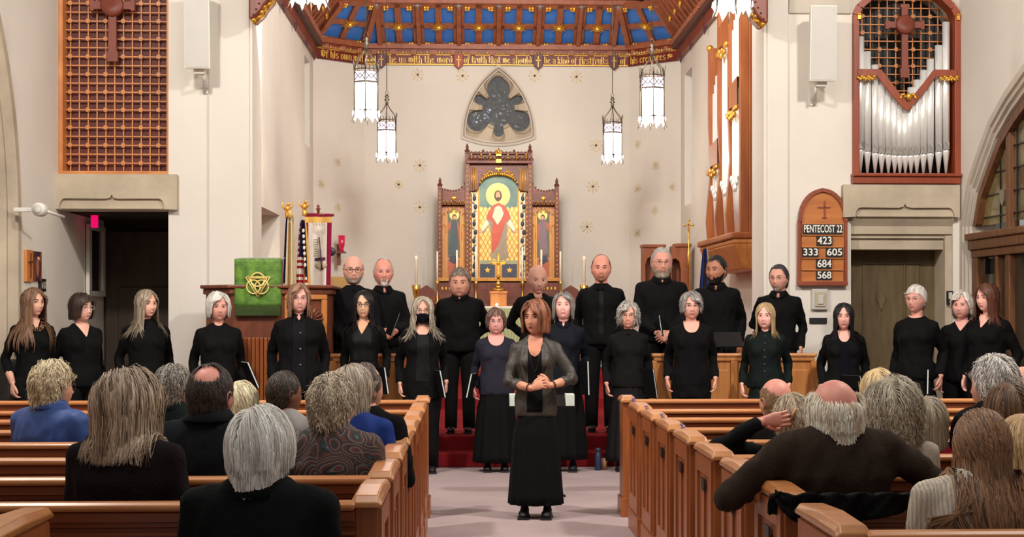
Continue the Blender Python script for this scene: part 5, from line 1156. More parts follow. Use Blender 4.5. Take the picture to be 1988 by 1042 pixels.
# ---------------------------------------------------------------- people
def G(x, z, cx, cz, sx, sz): return np.exp(-((x-cx)/sx)**2-((z-cz)/sz)**2)
def head_grid(nl=56, nt=42, wid=1.05, jaw=.82, nose=1., smile=0., chin=1., fat=0.):
    t = np.linspace(-1, 1, nl, endpoint=False)+1/nl; a = PI*(.55*t+.45*t**3); ph = np.linspace(.04, PI-.04, nt)
    A, PH = np.meshgrid(a, ph); z = .117*np.cos(PH); zz = np.abs(z)/.117
    up = np.sqrt(np.clip(1-zz**2.3, 0, 1)); dn = np.clip(1-zz**3.6, 0, 1)**.5
    r = np.where(z > 0, up, dn)
    s = np.clip((-z-.005)/.11, 0, 1); ss = s*s*(3-2*s)
    wx = .077*wid*(1-(.34-.12*fat)*jaw*ss); wb = .101*(1-.42*ss); wf = .089*(1-.02*ss)
    sa, ca = np.sin(A), np.cos(A)
    x = wx*r*np.sign(sa)*np.abs(sa)**.92; y = -np.where(ca > 0, wf, wb)*r*ca
    m = np.clip(ca, 0, 1)**.5; X = np.abs(x)
    d = .004*G(X, z, .02, .022, .03, .009)-.0085*G(X, z, .031, .001, .0135, .0105)+nose*(.011*G(x, z, 0, -.012, .0085, .024)+.018*G(x, z, 0, -.034, .0105, .0115)+.008*G(X, z, .0125, -.038, .0065, .007))
    d += .004*G(X, z, .044, -.028, .018, .016)+.006*G(x, z, 0, -.062, .027, .016)+.0035*G(x, z, 0, -.0575, .02, .004)+.004*G(x, z, 0, -.0695, .017, .0045)-.003*G(x, z, 0, -.063, .022, .003)-.002*G(x, z, 0, -.080, .02, .005)
    d += chin*.013*G(x, z, 0, -.099, .020, .013)+fat*.006*G(X, z, .04, -.075, .022, .025)+smile*.003*G(X, z, .036, -.046, .012, .010)
    y = y-d*m; x = x+np.sign(x)*(.003*G(X, z, .07, -.02, .02, .02)+.004*fat*G(X, z, .06, -.07, .03, .03))
    return x, y, z, A
CEN = np.array([0, .006, .012]); RAD = np.array([.0765, .099, .106])
def hairline(a, bald=0, front=.084, back=-.075, ear=.0):
    t = np.abs(a)
    return np.interp(t, [0, .55, .95, 1.35, 1.75, 2.4, PI], [front, front+.003, front-.034, ear, ear-.022, back+.015, back])
def hair_mask(p, bald, front=.084, back=-.075):
    """p: points on the head; True where hair grows"""
    a = np.arctan2(p[:, 0], -p[:, 1]); ok = p[:, 2] > hairline(a, 0, front, back)
    if bald == 1:   # ring of hair, bare top
        ok &= ~((p[:, 2] > .052) & (np.abs(a) < 3.3))
        ok &= np.abs(a) > 1.1
    if bald == 2:   # receding in front
        ok &= ~((np.abs(a) < 1.0) & (p[:, 2] < .10)) & ~((p[:, 2] > .07) & (p[:, 1] < -.01))
    if bald == 3:   # bare crown seen from behind
        c = np.array([-.012, .052, .085]); ok &= ((p-c)**2).sum(1) > .045**2
    if bald == 4:   # fully bare
        ok &= False
    if bald == 5:   # large bare crown, fringe round the sides
        c = np.array([0, .055, .100]); ok &= (((p-c)**2).sum(1) > .074**2) & ~((p[:, 2] > .07) & (p[:, 1] < .02))
    return ok
def make_hair(h, par, mtl, head, seed, collide=None):
    rs = np.random.RandomState(seed); fine_ = h.get('fine', 1.); n = int(h.get('n', 190)*fine_); L = h['L']; th = h.get('th', .02)*h.get('tk', .72); wd = h.get('w', .018)/fine_**.9; bald = h.get('bald', 0); part = h.get('part', .02)
    i = np.arange(n*3)+.5; phi = np.arccos(1-2*i/(n*3)); tt = PI*(1+5**.5)*i
    d = np.stack([np.cos(tt)*np.sin(phi), np.sin(tt)*np.sin(phi), np.cos(phi)], 1)+rs.normal(0, .03, (n*3, 3))
    d /= np.linalg.norm(d, axis=1)[:, None]; p = CEN+d*RAD; p = p[hair_mask(p+rs.normal(0, .003, p.shape), bald, h.get('front', .084), h.get('back', -.075))]; N = len(p)
    V = []; F = []; T = []
    # cap under the locks
    x, y, z, A = head; nt, nl = x.shape; P0 = np.stack([x, y, z], -1).reshape(-1, 3); ok = hair_mask(P0, bald, h.get('front', .084)-.004, h.get('back', -.075)-.004)
    off = th*.62; nrm = (P0-CEN)/RAD**2; nrm /= np.linalg.norm(nrm, axis=1)[:, None]
    marg = np.clip((P0[:, 2]-hairline(np.arctan2(P0[:, 0], -P0[:, 1]), 0, h.get('front', .084), h.get('back', -.075)))/.022, .12, 1); base = P0+nrm*(np.where(ok, off*marg, -.004))[:, None]; V.append(base); T.append(np.full(len(base), .3)); okg = ok.reshape(nt, nl)
    for r in range(nt-1):
        for c in range(nl):
            c2 = (c+1) % nl
            if okg[r, c]+okg[r+1, c]+okg[r, c2]+okg[r+1, c2] >= 3 or (okg[r, c] and okg[r, c2]): F.append((r*nl+c, r*nl+c2, (r+1)*nl+c2, (r+1)*nl+c))
    if okg[0].all(): F.append(tuple(range(nl)))
    cnt = len(base)
    if N:
        m = 8; nr = (p-CEN)/RAD**2; nr /= np.linalg.norm(nr, axis=1)[:, None]
        sgn = np.where(p[:, 0] > part, 1., -1.); style = h.get('comb', 'side'); top = np.clip((p[:, 2]-.02)/.08, 0, 1)[:, None]
        fr = (p[:, 1] < -.035) & (p[:, 2] > .03)
        side = np.stack([sgn*np.clip(np.abs(p[:, 0]-part)/.03, .45, 1), np.clip((p[:, 1]-.01)/.07, -.35, 1), -.35+0*sgn], 1); backc = np.tile(np.array([[0, 1., -.1]]), (N, 1)); fwd = np.stack([sgn*.35, -1+0*sgn, -.2+0*sgn], 1)
        v = {'side': side, 'back': backc, 'fwd': fwd, 'down': side*.5+np.array([[0, 0, -.6]])}[style]*top+np.array([[0, 0, -1.]])*(1-top)
        fringe = np.zeros(N, bool)
        if h.get('fringe'): fringe = fr & (np.abs(p[:, 0]) < .055); v[fringe] = np.stack([h['fringe']*(.3+0*sgn[fringe]), -.8+0*sgn[fringe], -.7+0*sgn[fringe]], 1)
        Lk = L*rs.uniform(.8, 1.08, N)
        if h.get('even'): Lk = np.maximum(.03, p[:, 2]+h['even']+.02)*rs.uniform(.96, 1.05, N)*1.12  # cut to one level
        Lk[fringe] = h.get('fl', .06)*rs.uniform(.8, 1.1, fringe.sum()); o = th*rs.uniform(.45, 1.05, N)*(np.clip((p[:, 2]-hairline(np.arctan2(p[:, 0], -p[:, 1]), 0, h.get('front', .084), h.get('back', -.075)))/.03, .3, 1) if L < .1 else 1); q = p+nr*(o*.5)[:, None]; path = [q.copy()]
        ds = Lk/(m-1); ax1 = rs.normal(size=(N, 3)); ph0 = rs.uniform(0, 6.28, N); g = h.get('g', .45); flare = h.get('flare', 0)
        v /= np.linalg.norm(v, axis=1)[:, None]
        for k in range(1, m):
            high = q[:, 2] > -.02; low = ~high
            v = v+np.array([0, 0, -1.])*g*.5+rs.normal(0, h.get('mess', .035), (N, 3)); v[low] = v[low]*np.array([.45, .45, .5])+np.array([0, 0, -.6])
            nq = (q-CEN)/RAD**2; nq /= np.linalg.norm(nq, axis=1)[:, None]; dt = (v*nq).sum(1); v[high] -= nq[high]*dt[high][:, None]
            v /= np.linalg.norm(v, axis=1)[:, None]+1e-9; q = q+v*ds[:, None]
            rr = RAD+o[:, None]; f = np.linalg.norm((q-CEN)/rr, axis=1); fix = high | (f < 1); q[fix] = CEN+(q[fix]-CEN)/f[fix][:, None]
            under = q[:, 2] < -.02
            if L > .12 or h.get('even'):
                # jaw and neck: keep the hair outside a tapering column, then let it lie on the shoulders
                cz = np.clip((-q[:, 2]-.02)/.1, 0, 1); rx = .082-.012*cz+flare*cz+o*.3; ry = .098-.012*cz+flare*cz+o*.3; e = np.sqrt((q[:, 0]/rx)**2+((q[:, 1]-.01)/ry)**2); i2 = under & (e < 1)
                q[i2, 0] /= e[i2]; q[i2, 1] = .01+(q[i2, 1]-.01)/e[i2]
                sc = np.array([0, .03, -.345]); sr = np.array([.21, .125+.02*h.get('sh', 0), .155])+o[:, None]*.3; e = np.linalg.norm((q-sc)/sr, axis=1); i3 = e < 1; yb = i3 & ((q[:, 1] > .045) | (q[:, 1] < -.045)); i3 = i3 & ~yb; q[i3] = sc+(q[i3]-sc)/e[i3][:, None]; rem = np.clip(1-((q[:, 0]-sc[0])/sr[:, 0])**2-((q[:, 2]-sc[2])/sr[:, 2])**2, 0, 1)**.5; q[yb, 1] = (sc[1]+np.sign(q[:, 1])*rem*sr[:, 1])[yb]
            face = (q[:, 1] < -.03) & (q[:, 2] < .052) & ~fringe; fw = h.get('open', .060)+.010; lim = np.where(q[:, 2] < -.12, fw*.7, fw)
            need = face & (np.abs(q[:, 0]) < lim); q[need, 0] = np.where(q[need, 0] >= 0, 1, -1)*lim[need]
            bad = fringe & (q[:, 2] < h.get('fz', .028)); q[bad, 2] = h.get('fz', .028)+rs.uniform(-.004, .004, bad.sum())
            path.append(q.copy())
        Pth = np.stack(path, 1)  # N,m,3
        cu = h.get('curl', 0)
        s_ = np.linspace(0, 1, m)[None, :, None]
        if cu: Pth = Pth+cu*s_**.6*(np.sin(ph0[:, None, None]+s_*h.get('cf', 9))*ax1[:, None, :]*.6+np.cos(ph0[:, None, None]*2+s_*h.get('cf', 9))*np.roll(ax1, 1, 1)[:, None, :]*.6)
        if collide and L >= .24: Pth = collide(Pth)
        tan = np.gradient(Pth, axis=1); tan /= np.linalg.norm(tan, axis=2)[:, :, None]+1e-9
        out = Pth-CEN*np.array([1, 1, 0]); out[:, :, 2] *= (Pth[:, :, 2] > 0); out /= np.linalg.norm(out, axis=2)[:, :, None]+1e-9
        sd = np.cross(tan, out); sd /= np.linalg.norm(sd, axis=2)[:, :, None]+1e-9
        wv = wd*rs.uniform(.6, 1.25, N)[:, None, None]*np.interp(np.linspace(0, 1, m), [0, .2, .75, 1], [.5, 1, .8, .12])[None, :, None]
        ring = np.stack([Pth+sd*wv*.5, Pth+out*wv*.22, Pth-sd*wv*.5], 2)  # N,m,3,3
        V.append(ring.reshape(-1, 3)); tone = np.clip(rs.normal(.5, .22, N)+.18*np.sin(np.arctan2(p[:, 1], p[:, 0])*9+p[:, 2]*40), 0, 1); T.append(np.repeat(tone, m*3))
        kk = np.arange(m-1)[:, None]*3+np.arange(2)[None, :]; quad = np.stack([kk, kk+1, kk+4, kk+3], -1).reshape(-1, 4)
        allq = (quad[None]+(np.arange(N)*m*3)[:, None, None]+cnt).reshape(-1, 4); F += [tuple(r_) for r_ in allq.tolist()]
    V = np.concatenate(V); T = np.concatenate(T)
    return V, F, T
def mesh_np(name, V, F, T, m):
    me = bpy.data.meshes.new(name); me.from_pydata(V.tolist(), [], F); me.materials.append(m)
    me.polygons.foreach_set('use_smooth', [True]*len(me.polygons))
    at_ = me.attributes.new('tone', 'FLOAT', 'POINT'); at_.data.foreach_set('value', T.astype(np.float32)); return me
def hairmat(c1, c2):
    nm = 'hair_%d_%d_%d_%d' % (*c1, c2[0])
    if nm in MATS: return MATS[nm]
    m = bpy.data.materials.new(nm); m.use_nodes = True; N = m.node_tree.nodes; L = m.node_tree.links; b = N['Principled BSDF']; b.inputs['Roughness'].default_value = .5; b.inputs['Specular IOR Level'].default_value = .35
    a = N.new('ShaderNodeAttribute'); a.attribute_name = 'tone'; r = N.new('ShaderNodeValToRGB'); r.color_ramp.elements[0].color = lin(c1); r.color_ramp.elements[1].color = lin(c2); L.new(a.outputs['Fac'], r.inputs[0])
    L.new(r.outputs[0], b.inputs['Base Color']); MATS[nm] = m; return m
def skinmat(c):
    nm = 'skin_%d_%d_%d' % c
    m = mat(nm, c, .5, var=.05, scale=14, bump=.05, bscale=90, spec=.35); b = m.node_tree.nodes['Principled BSDF']
    b.inputs['Subsurface Weight'].default_value = .12; b.inputs['Subsurface Radius'].default_value = (.02, .008, .004); return m
lipm = mat('lips', (200, 122, 110), .45); eyew = mat('eye_white', (226, 218, 208), .3); eyed = mat('eye_dark', (36, 26, 22), .25); mouthd = mat('mouth_line', (96, 40, 38), .6); pinkm = mat('scalp_pink', (214, 140, 122), .5, var=.06, scale=12)
def add_hand(mb, M, side, curl=25, mi=0, spread=1., point=False):
    """palm, four fingers and a thumb; side=+1 mirrors the template"""
    def T(p): return M @ Vector((-p[0] if side < 0 else p[0], p[1], p[2]))
    R = []
    for z, tx, ty, cy_ in ((.02, .018, .026, 0), (0, .0165, .027, 0), (-.03, .0165, .036, -.002), (-.06, .0155, .042, 0), (-.088, .0125, .041, 0), (-.098, .008, .036, 0)):
        R.append([T((tx*math.cos(t), cy_+ty*math.sin(t), z)) for t in np.linspace(0, 2*PI, 12, endpoint=False)])
    mb.rings(R, mi)
    for j, (y, L, r) in enumerate(((-.031, .072, .0092), (-.0105, .080, .0095), (.0105, .074, .009), (.0295, .058, .008))):
        p = Vector((0, y, -.08)); a = math.radians(curl*(.5+.14*j)); sp = (j-1.5)*.05*spread; pts = [p.copy()]
        if point and j == 0: a = .1
        for f in (.22, .4, .28, .2):
            d = Vector((-math.sin(a), sp, -math.cos(a))); p = p+d*L*f*1.05; pts.append(p.copy()); a += math.radians((curl*.9) if not (point and j == 0) else 5)
        mb.tube([T(q) for q in pts], [r, r*1.02, r*.96, r*.85, r*.5], 7, mi)
    mb.tube([T(q) for q in ((.0, -.022, -.018), (-.008, -.043, -.045), (-.016, -.055, -.070), (-.022, -.056, -.092), (-.025, -.054, -.102))], [.014, .0135, .0115, .0095, .005], 7, mi)
def handM(pos, f, palm, side):
    f = Vector(f).normalized(); pm = Vector(palm); pm = (pm-f*pm.dot(f)).normalized(); Z = -f; Xc = -pm
    if side < 0: Xc = pm
    Yc = Z.cross(Xc)
    # keep the thumb (-Y of the template) on the correct side of a mirrored hand
    M = Matrix(((Xc.x, Yc.x, Z.x, pos[0]), (Xc.y, Yc.y, Z.y, pos[1]), (Xc.z, Yc.z, Z.z, pos[2]), (0, 0, 0, 1)))
    return M
def elbow(S, Wp, l1, l2, pole):
    S, Wp = Vector(S), Vector(Wp); d = Wp-S; D = min(d.length, l1+l2-.002); d.normalize(); a = (l1*l1-l2*l2+D*D)/(2*D); h = math.sqrt(max(0, l1*l1-a*a)); pl_ = Vector(pole); pl_ = (pl_-d*pl_.dot(d)).normalized()
    return S+d*a+pl_*h
def sup(rx, ry, cy_, z, n=26, e=2.3):
    R = []
    for i in range(n):
        t = 2*PI*i/n; c, s = math.cos(t), math.sin(t); R.append((rx*math.copysign(abs(c)**(2/e), c), cy_+ry*math.copysign(abs(s)**(2/e), s), z))
    return R
PENDING = []
POSES = {  # wrist, finger direction, palm normal, pole, draw hand; for the +x arm, mirrored for the other
 'down': ((.203, -.02, .875), (.02, -.12, -1), (-1, 0, 0), (.25, 1, 0), 1),
 'front': ((.085, -.20, 1.0), (-.85, -.25, -.35), (0, 1, .1), (.7, .6, -.5), 1),
 'low': ((.07, -.175, .93), (-.8, -.2, -.5), (0, 1, 0), (.8, .5, -.2), 1),
 'back': ((.07, .155, .95), (-1, .1, -.2), (0, 1, 0), (.9, .3, 0), 0),
 'side': ((.215, .0, .885), (.0, -.2, -1), (-1, 0, 0), (.15, 1, 0), 1),
 'lap': ((.12, -.22, .99), (-.5, -.8, -.3), (0, .2, -1), (.3, .15, -1), 0)}
def person(px, top, Y, lab, z0=0., sex='f', yaw=0, hy=0, roll=0, pitch=0, w=1., bw=1., hair=None, hc=((90, 84, 78), (170, 162, 152)), skin=(206, 150, 126), head={}, upper=None, lower=None, neck='crew', nd=.06, nw=.07, pose=('down', 'down'), lowk='trousers', hem=.84, skl=.12, glasses=None, beard=None, seat=False, hs=1., panel=None, uname='shirt', sleeve=1., extra=None, mouth='line', arms=None, far=False, ns=1., sc=None, vox=.0195, lean=0, rz=0, collar=None, hoff=.015, bust=None, group=None, brow=None):
    """builds one figure; top is the pixel row of the crown, Y its distance"""
    ht = at(px, top, Y).z-z0; s = sc or (ht/1.72)
    root = empty('person', (AX(px, Y), Y, z0), lab, 'person', math.radians(yaw), group)
    skin = tuple(int(min(255, c_*m_)) for c_, m_ in zip(skin, (1.06, 1.10, 1.13))); rz = rz+(.065 if seat else 0)
    if seat and hair: hair = dict(hair, fine=2.3); hc = tuple(tuple(min(255, int(c_*1.14)) for c_ in q_) for q_ in hc)
    if seat and pose == ('down', 'down'): pose = ('lap', 'lap')
    if not seat and hair: hair = dict(hair, fine=1.5)
    upper = upper or blk; lower = lower or blk
    dz = 0 if not seat else ht-1.72*s+rz
    f = sex == 'f'
    def TS(p, dy=0): return Vector((p[0]*s, p[1]*s, p[2]*s+dz))
    sw = (1. if f else 1.14)*bw
    prof = [(hem, .165, .118, 0), (.92, .168, .12, 0), (.98, .158, .115, 0), (1.05, .142 if f else .150, .106, 0), (1.14, .148, .108, -.002), (1.24, .160, .116, -.004), (1.30, .166, .108, .002), (1.34, .156, .094, .008), (1.375, .128, .080, .012), (1.405, .094, .068, .014), (1.435, .066, .058, .012)]
    mb = MB(); rg = []
    for z, rx, ry, cy_ in prof:
        k1 = sw if z > 1.1 else (sw*.9+.1); k2 = w if z < 1.3 else 1+(w-1)*.5; ln = lean*max(0, z-.9)
        rg.append([TS(q) for q in sup(rx*k1*k2, ry*k2*(1 if f else 1.05), cy_-ln-(w-1)*.08*(z < 1.2), z)])
    mb.rings(rg)
    if f and (bust is None or bust > 0):
        for sx in (-1, 1): mb.ell(TS((sx*.068*w, -.078*w, 1.225)), (.068*s*w, .058*s*w, .066*s*w), 14, 10)
    elif w > 1.1: mb.ell(TS((0, -.05*w, 1.04)), (.13*s*w, .10*s*w, .13*s), 14, 10)
    sh = .148*sw*(1+(w-1)*.4); arm_data = []
    for sx, pz in ((-1, pose[0]), (1, pose[1])):
        W0, fd, pn, pole, dh = POSES[pz] if isinstance(pz, str) else pz
        m_ = 1 if isinstance(pz, str) else None
        if m_: W0 = (W0[0]*sx*(1+(w-1)*.9+(sw-1)*.5 if abs(W0[0]) > .15 else 1), W0[1]-(w-1)*.12*(W0[1] < -.1), W0[2]); fd = (fd[0]*sx, *fd[1:]); pn = (pn[0]*sx, *pn[1:]); pole = (pole[0]*sx, *pole[1:])
        S = Vector((sx*sh, .012-lean*.45, 1.335)); W0 = Vector(W0); E_ = elbow(S, W0, .285, .255, pole)
        if (W0-S).length > .535: W0 = S+(W0-S).normalized()*.535
        arm_data.append((sx, S, E_, W0, fd, pn, dh)); kk = (1 if f else 1.1)*(1+(w-1)*.6)
        end = E_+(W0-E_)*sleeve; pts = [S+Vector((-sx*.06, 0, .02)), S, S*.5+E_*.5, E_, E_*.5+end*.5, end]
        mb.tube([TS(q) for q in pts], [.050*s*kk, .056*s*kk, .049*s*kk, .045*s*kk, .040*s*kk, (.036 if sleeve > .9 else .044)*s*kk], 12)
        mb.ell(TS(S), (.056*s*kk, .056*s*kk, .052*s*kk), 12, 8); mb.ell(TS(E_), (.047*s*kk,)*3, 10, 6)
    top_o = mb.build(uname, upper, root); r_ = top_o.modifiers.new('r', 'REMESH'); r_.mode = 'VOXEL'; r_.voxel_size = vox*s
    sm_ = top_o.modifiers.new('s', 'SMOOTH'); sm_.factor = .5; sm_.iterations = 3
    # head
    hd = dict(head); H = head_grid(*( (56, 42) if not far else (36, 28)), **hd); hsz = s**.5*hs*(1.09 if not seat else 1.03)*(1. if f else 1.03)
    hc_ = Vector((0, -.012*s-lean*.62*s, 1.72*s+dz-rz-hoff-.117*hsz))
    from mathutils import Euler
    HR = Matrix.Translation(hc_) @ Euler((math.radians(pitch), math.radians(roll), math.radians(hy)), 'XYZ').to_matrix().to_4x4() @ Matrix.Scale(hsz, 4)
    sk = skinmat(skin); hm = hairmat(*hc)
    def HT_(V): M3 = np.array(HR); return V @ M3[:3, :3].T+M3[:3, 3]
    def finish(bvh):
        B = MB(); x, y, z, A = H; nt, nl = x.shape; V = HT_(np.stack([x, y, z], -1).reshape(-1, 3)); fs = []; ms = []
        for r in range(nt-1):
            for c in range(nl):
                c2 = (c+1) % nl; cx, cz = x[r, c], z[r, c]+.0005; front = y[r, c] < 0
                mi = 1 if (front and not far and abs(cx) < .019 and -.0725 < cz < -.0560 and mouth != 'none') else 0
                if hair and hair.get('bald') in (3, 5) and z[r, c] > .03: mi = 5
                fs.append((r*nl+c, r*nl+c2, (r+1)*nl+c2, (r+1)*nl+c)); ms.append(mi)
        fs.append(tuple(range(nl))[::-1]); ms.append(ms[0] if not (hair and hair.get('bald') in (3, 5)) else 5); fs.append(tuple((nt-1)*nl+q for q in range(nl))); ms.append(0)
        o = len(B.v); B.v += [tuple(q) for q in V]; B.f += [tuple(i_+o for i_ in q) for q in fs]; B.m += ms; B.sm += [True]*len(fs)
        hb_ = BVHTree.FromPolygons([tuple(q) for q in np.stack([x, y, z], -1).reshape(-1, 3)], [q for q in fs])
        def surf(a, b): q = hb_.ray_cast(Vector((a, -.3, b)), Vector((0, 1, 0))); return q[0].y if q[0] else -.08
        def hp(a, b, o_=0.): return HR @ Vector((a, surf(a, b)-o_, b))
        for sx in (-1, 1):   # ears
            e = MB(); e.ell((0, 0, 0), (.007, .017, .030), 10, 8); e.tube([(sx*.006, .01, -.02), (sx*.010, .015, .0), (sx*.010, .012, .02), (sx*.008, -.002, .028), (sx*.006, -.012, .018)], .004, 5)
            EM = HR @ Matrix.Translation(Vector((sx*.0775*hd.get('wid', 1.), .012, -.010))) @ Euler((0, 0, sx*.35)).to_matrix().to_4x4()
            B.add([EM @ Vector(q) for q in e.v], e.f, 0, True)
        if not far:
            sm__ = hd.get('smile', .25)
            for sx in (-1, 1):
                c = Vector((sx*.0315, surf(sx*.0315, .001)+.0035, .001)); op = .0048-.0012*sm__
                e = MB(); e.ell(c, (.0138, .0068, op), 10, 8, 2); c2_ = c+Vector((0, -.0056, -.0002)); e.ell(c2_, (.0056, .0022, min(.0056, op*.98)), 8, 6, 3)
                for q, mi in zip(e.f, e.m): pass
                B.add([HR @ Vector(q) for q in e.v[:0]], []); off = len(B.v); B.v += [tuple(HR @ Vector(q)) for q in e.v]; B.f += [tuple(i_+off for i_ in q) for q in e.f]; B.m += e.m; B.sm += e.sm
                lid = [hp(sx*(.0165+.0055*k_), .0035+.005*math.sin(PI*(k_+.4)/6.2), .0012) for k_ in range(6)]; B.tube(lid, [.0008, .0013, .0016, .0016, .0013, .0007], 5, 3)
                low = [hp(sx*(.019+.005*k_), -.0045-.001*math.sin(PI*k_/5), .001) for k_ in range(6)]; B.tube(low, .0008, 4, 6)
                br = [hp(sx*(.014+.0075*k_), .0195+.0052*math.sin(PI*(k_+.6)/6.4), .0015) for k_ in range(6)]; B.tube(br, [.0026, .0034, .0034, .003, .0024, .001], 5, 4)
            cw_ = .021; ml = [hp(-cw_+2*cw_*k_/8, -.0635+sm__*.0095*(abs(k_-4)/4)**2, .0008) for k_ in range(9)]
            if mouth == 'open': B.ell(hp(0, -.064, -.002), (.013*hsz, .006*hsz, .006*hsz), 10, 6, 3)
            else: B.tube(ml, [.0005]+[.0010]*7+[.0005], 4, 6 if sex != 'f' else 6)
            if sm__ > .5:
                tt_ = [hp(-.012+.024*k_/6, -.0635+sm__*.004*(abs(k_-3)/4)**2, .0012) for k_ in range(7)]; B.tube(tt_, [.0008]+[.002]*5+[.0008], 5, 2)
            for sx in (-1, 1):
                B.ell(hp(sx*.0065, -.0405, -.0025), (.0028*hsz, .002, .0018*hsz), 6, 4, 3)
                nl_ = [hp(sx*(.017+.0035*k_), -.037-.008*k_, .0001) for k_ in range(4)]; B.tube(nl_, [.0005, .0009, .0009, .0005], 4, 6)
        # neck and chest
        nb = TS((0, .012-lean*.5, 1.40)); n0 = HR @ Vector((0, .022, -.055)); n1 = HR @ Vector((0, .02, -.11)); nr = (.050 if f else .060)*s*ns
        nk = [n0, n1, (n1+nb)/2, nb+Vector((0, 0, .02*s)), nb-Vector((0, 0, .02*s))]; B.tube(nk, [nr*1.0, nr, nr*.98, nr*1.12, nr*(1.5 if not seat else 1.15)], 16, 0)
        def patchm(kind_, hw, dp, ztop, mi, off=.004, bot=None):
            nu, nv = 14, 14; vs = []; zt_ = ztop*s+dz
            for j in range(nv+1):
                v = j/nv; wv = {'v': hw*(1-v)**.9+.001, 'scoop': hw*math.sqrt(max(0, 1-v**2.6))+.001, 'panel': hw*(1+(.25)*v), 'crew': hw*math.sqrt(max(0, 1-v*v))+.001}[kind_]
                for i in range(nu+1):
                    X_ = wv*s*(2*i/nu-1); Z_ = zt_-dp*s*v; q = bvh.ray_cast(Vector((X_, -1.2, Z_)), Vector((0, 1, 0)), 3) if bvh else (None,)
                    yv = q[0].y if q[0] else -.02; vs.append((X_, yv-off, Z_))
            B_ = [(j*(nu+1)+i, j*(nu+1)+i+1, (j+1)*(nu+1)+i+1, (j+1)*(nu+1)+i) for j in range(nv) for i in range(nu)]
            return vs, B_
        if neck in ('v', 'scoop', 'crew') and not seat:
            vs, F_ = patchm(neck, nw, nd, 1.437, 0); B.add(vs, F_, 0, True)
        for (s_x, S, E_, W0, fd, pn, dh) in arm_data:
            if not dh: continue
            if sleeve < .95: B.tube([TS(E_*.6+W0*.4), TS(W0)], [.038*s, .026*s], 10, 0)
            d_ = Vector(fd).normalized(); B.tube([TS(W0-(W0-E_).normalized()*.05), TS(W0), TS(W0+d_*.015)], [.026*s, .025*s, .022*s], 10, 0)
            M = handM(TS(W0+d_*.01), fd, pn, s_x) @ Matrix.Scale(s*(.95 if f else 1.05), 4); add_hand(B, M, s_x, 28 if dh == 1 else dh, 0)
        body = B.build('body', [sk, lipm, eyew, eyed, brow or hm, pinkm, mouthd], root)
        if panel:
            for (kind_, hw, dp, zt_, m__, nme, off) in panel:
                vs, F_ = patchm(kind_, hw, dp, zt_, 0, off); MB().add(vs, F_, 0, True).build(nme, m__, root)
        if collar or neck == 'collar':
            C_ = MB(); cc = nb+Vector((0, -.004*s, 0)); R = []; r0 = nr*1.12
            for rr_, zz, fr_ in ((r0, .028, 0), (r0*1.04, .052, 0), (r0*1.12, .05, 0), (r0*1.55, .005, 1), (r0*1.5, -.0, 1)):
                row = []
                for i in range(25):
                    t = -PI/2+.16+(2*PI-.32)*i/24; fr2 = max(0, -math.sin(t))**4; row.append(cc+Vector((rr_*math.cos(t), rr_*math.sin(t)*.98-.012*fr2*fr_*s, (zz-.035*fr2*fr_-.012*fr2*(1-fr_))*s)))
                R.append(row)
            C_.rings(R, 0, True, cap=False, closed=False); C_.build('collar', collar or upper, root)
            if neck == 'collar': vs, F_ = patchm('v', .028, .05, 1.44, 0, .006); MB().add(vs, F_, 0, True).build('open_neck', sk, root)
        if neck == 'turtle':
            B2 = MB(); B2.tube([nb-Vector((0, 0, .03*s)), nb+Vector((0, 0, .015*s)), nb*.45+n1*.55, nb*.25+n1*.75], [nr*1.65, nr*1.22, nr*1.17, nr*1.19], 18, 0); B2.build('roll_neck', upper, root)
        if hair:
            M3 = np.array(HR); I3 = np.linalg.inv(M3)
            def coll(Pt):
                W = Pt @ M3[:3, :3].T+M3[:3, 3]; zs_ = hc_.z-.12*s
                for a_, b_ in np.argwhere(W[:, :, 2] < zs_):
                    q_ = bvh.find_nearest(Vector(W[a_, b_]))
                    if q_[0] is not None:
                        d_ = (Vector(W[a_, b_])-q_[0]).dot(q_[1]); o_ = .006+.014*((a_*37 % 17)/17)
                        if d_ < o_: W[a_, b_] = q_[0]+q_[1]*o_
                return W @ I3[:3, :3].T+I3[:3, 3]
            V, F_, T_ = make_hair(hair, root, hm, H, hash_(lab), coll); o = bpy.data.objects.new('hair', mesh_np('hair', HT_(V), F_, T_, hm)); COL.objects.link(o); o.parent = root
        if beard:
            bm_, zc_, kind_, bth = beard; V0 = np.stack([x, y, z], -1).reshape(-1, 3); X0 = np.abs(V0[:, 0]); Z0 = V0[:, 2]; a_ = np.abs(np.arctan2(V0[:, 0], -V0[:, 1]))
            if kind_ == 'full': ok = (a_ < 1.45) & (Z0 < np.interp(a_, [0, .25, .4, .9, 1.45], [-.047, -.048, -.058, -.05, -.012])) & ~((X0 < .017) & (Z0 > -.071) & (Z0 < -.058))
            else: ok = ((((X0/.024)**2+((Z0+.094)/.026)**2 < 1) | ((X0 < .026) & (Z0 < -.047) & (Z0 > -.057)) | ((X0 > .016) & (X0 < .027) & (Z0 < -.05) & (Z0 > -.09)))) & (V0[:, 1] < 0)
            nr_ = (V0-CEN)/RAD**2; nr_ /= np.linalg.norm(nr_, axis=1)[:, None]; d_ = bth*(.5+.5*np.clip((-Z0-.05)/.05, 0, 1)); V1 = V0+nr_*np.where(ok, d_, -.003)[:, None]; V1[ok & (Z0 < -.085)] += np.array([0, -.3*bth, -.8*bth])
            F_ = [(r*nl+c, r*nl+(c+1) % nl, (r+1)*nl+(c+1) % nl, (r+1)*nl+c) for r in range(nt-1) for c in range(nl) if sum(ok[i_] for i_ in (r*nl+c, r*nl+(c+1) % nl, (r+1)*nl+(c+1) % nl, (r+1)*nl+c)) >= 3]
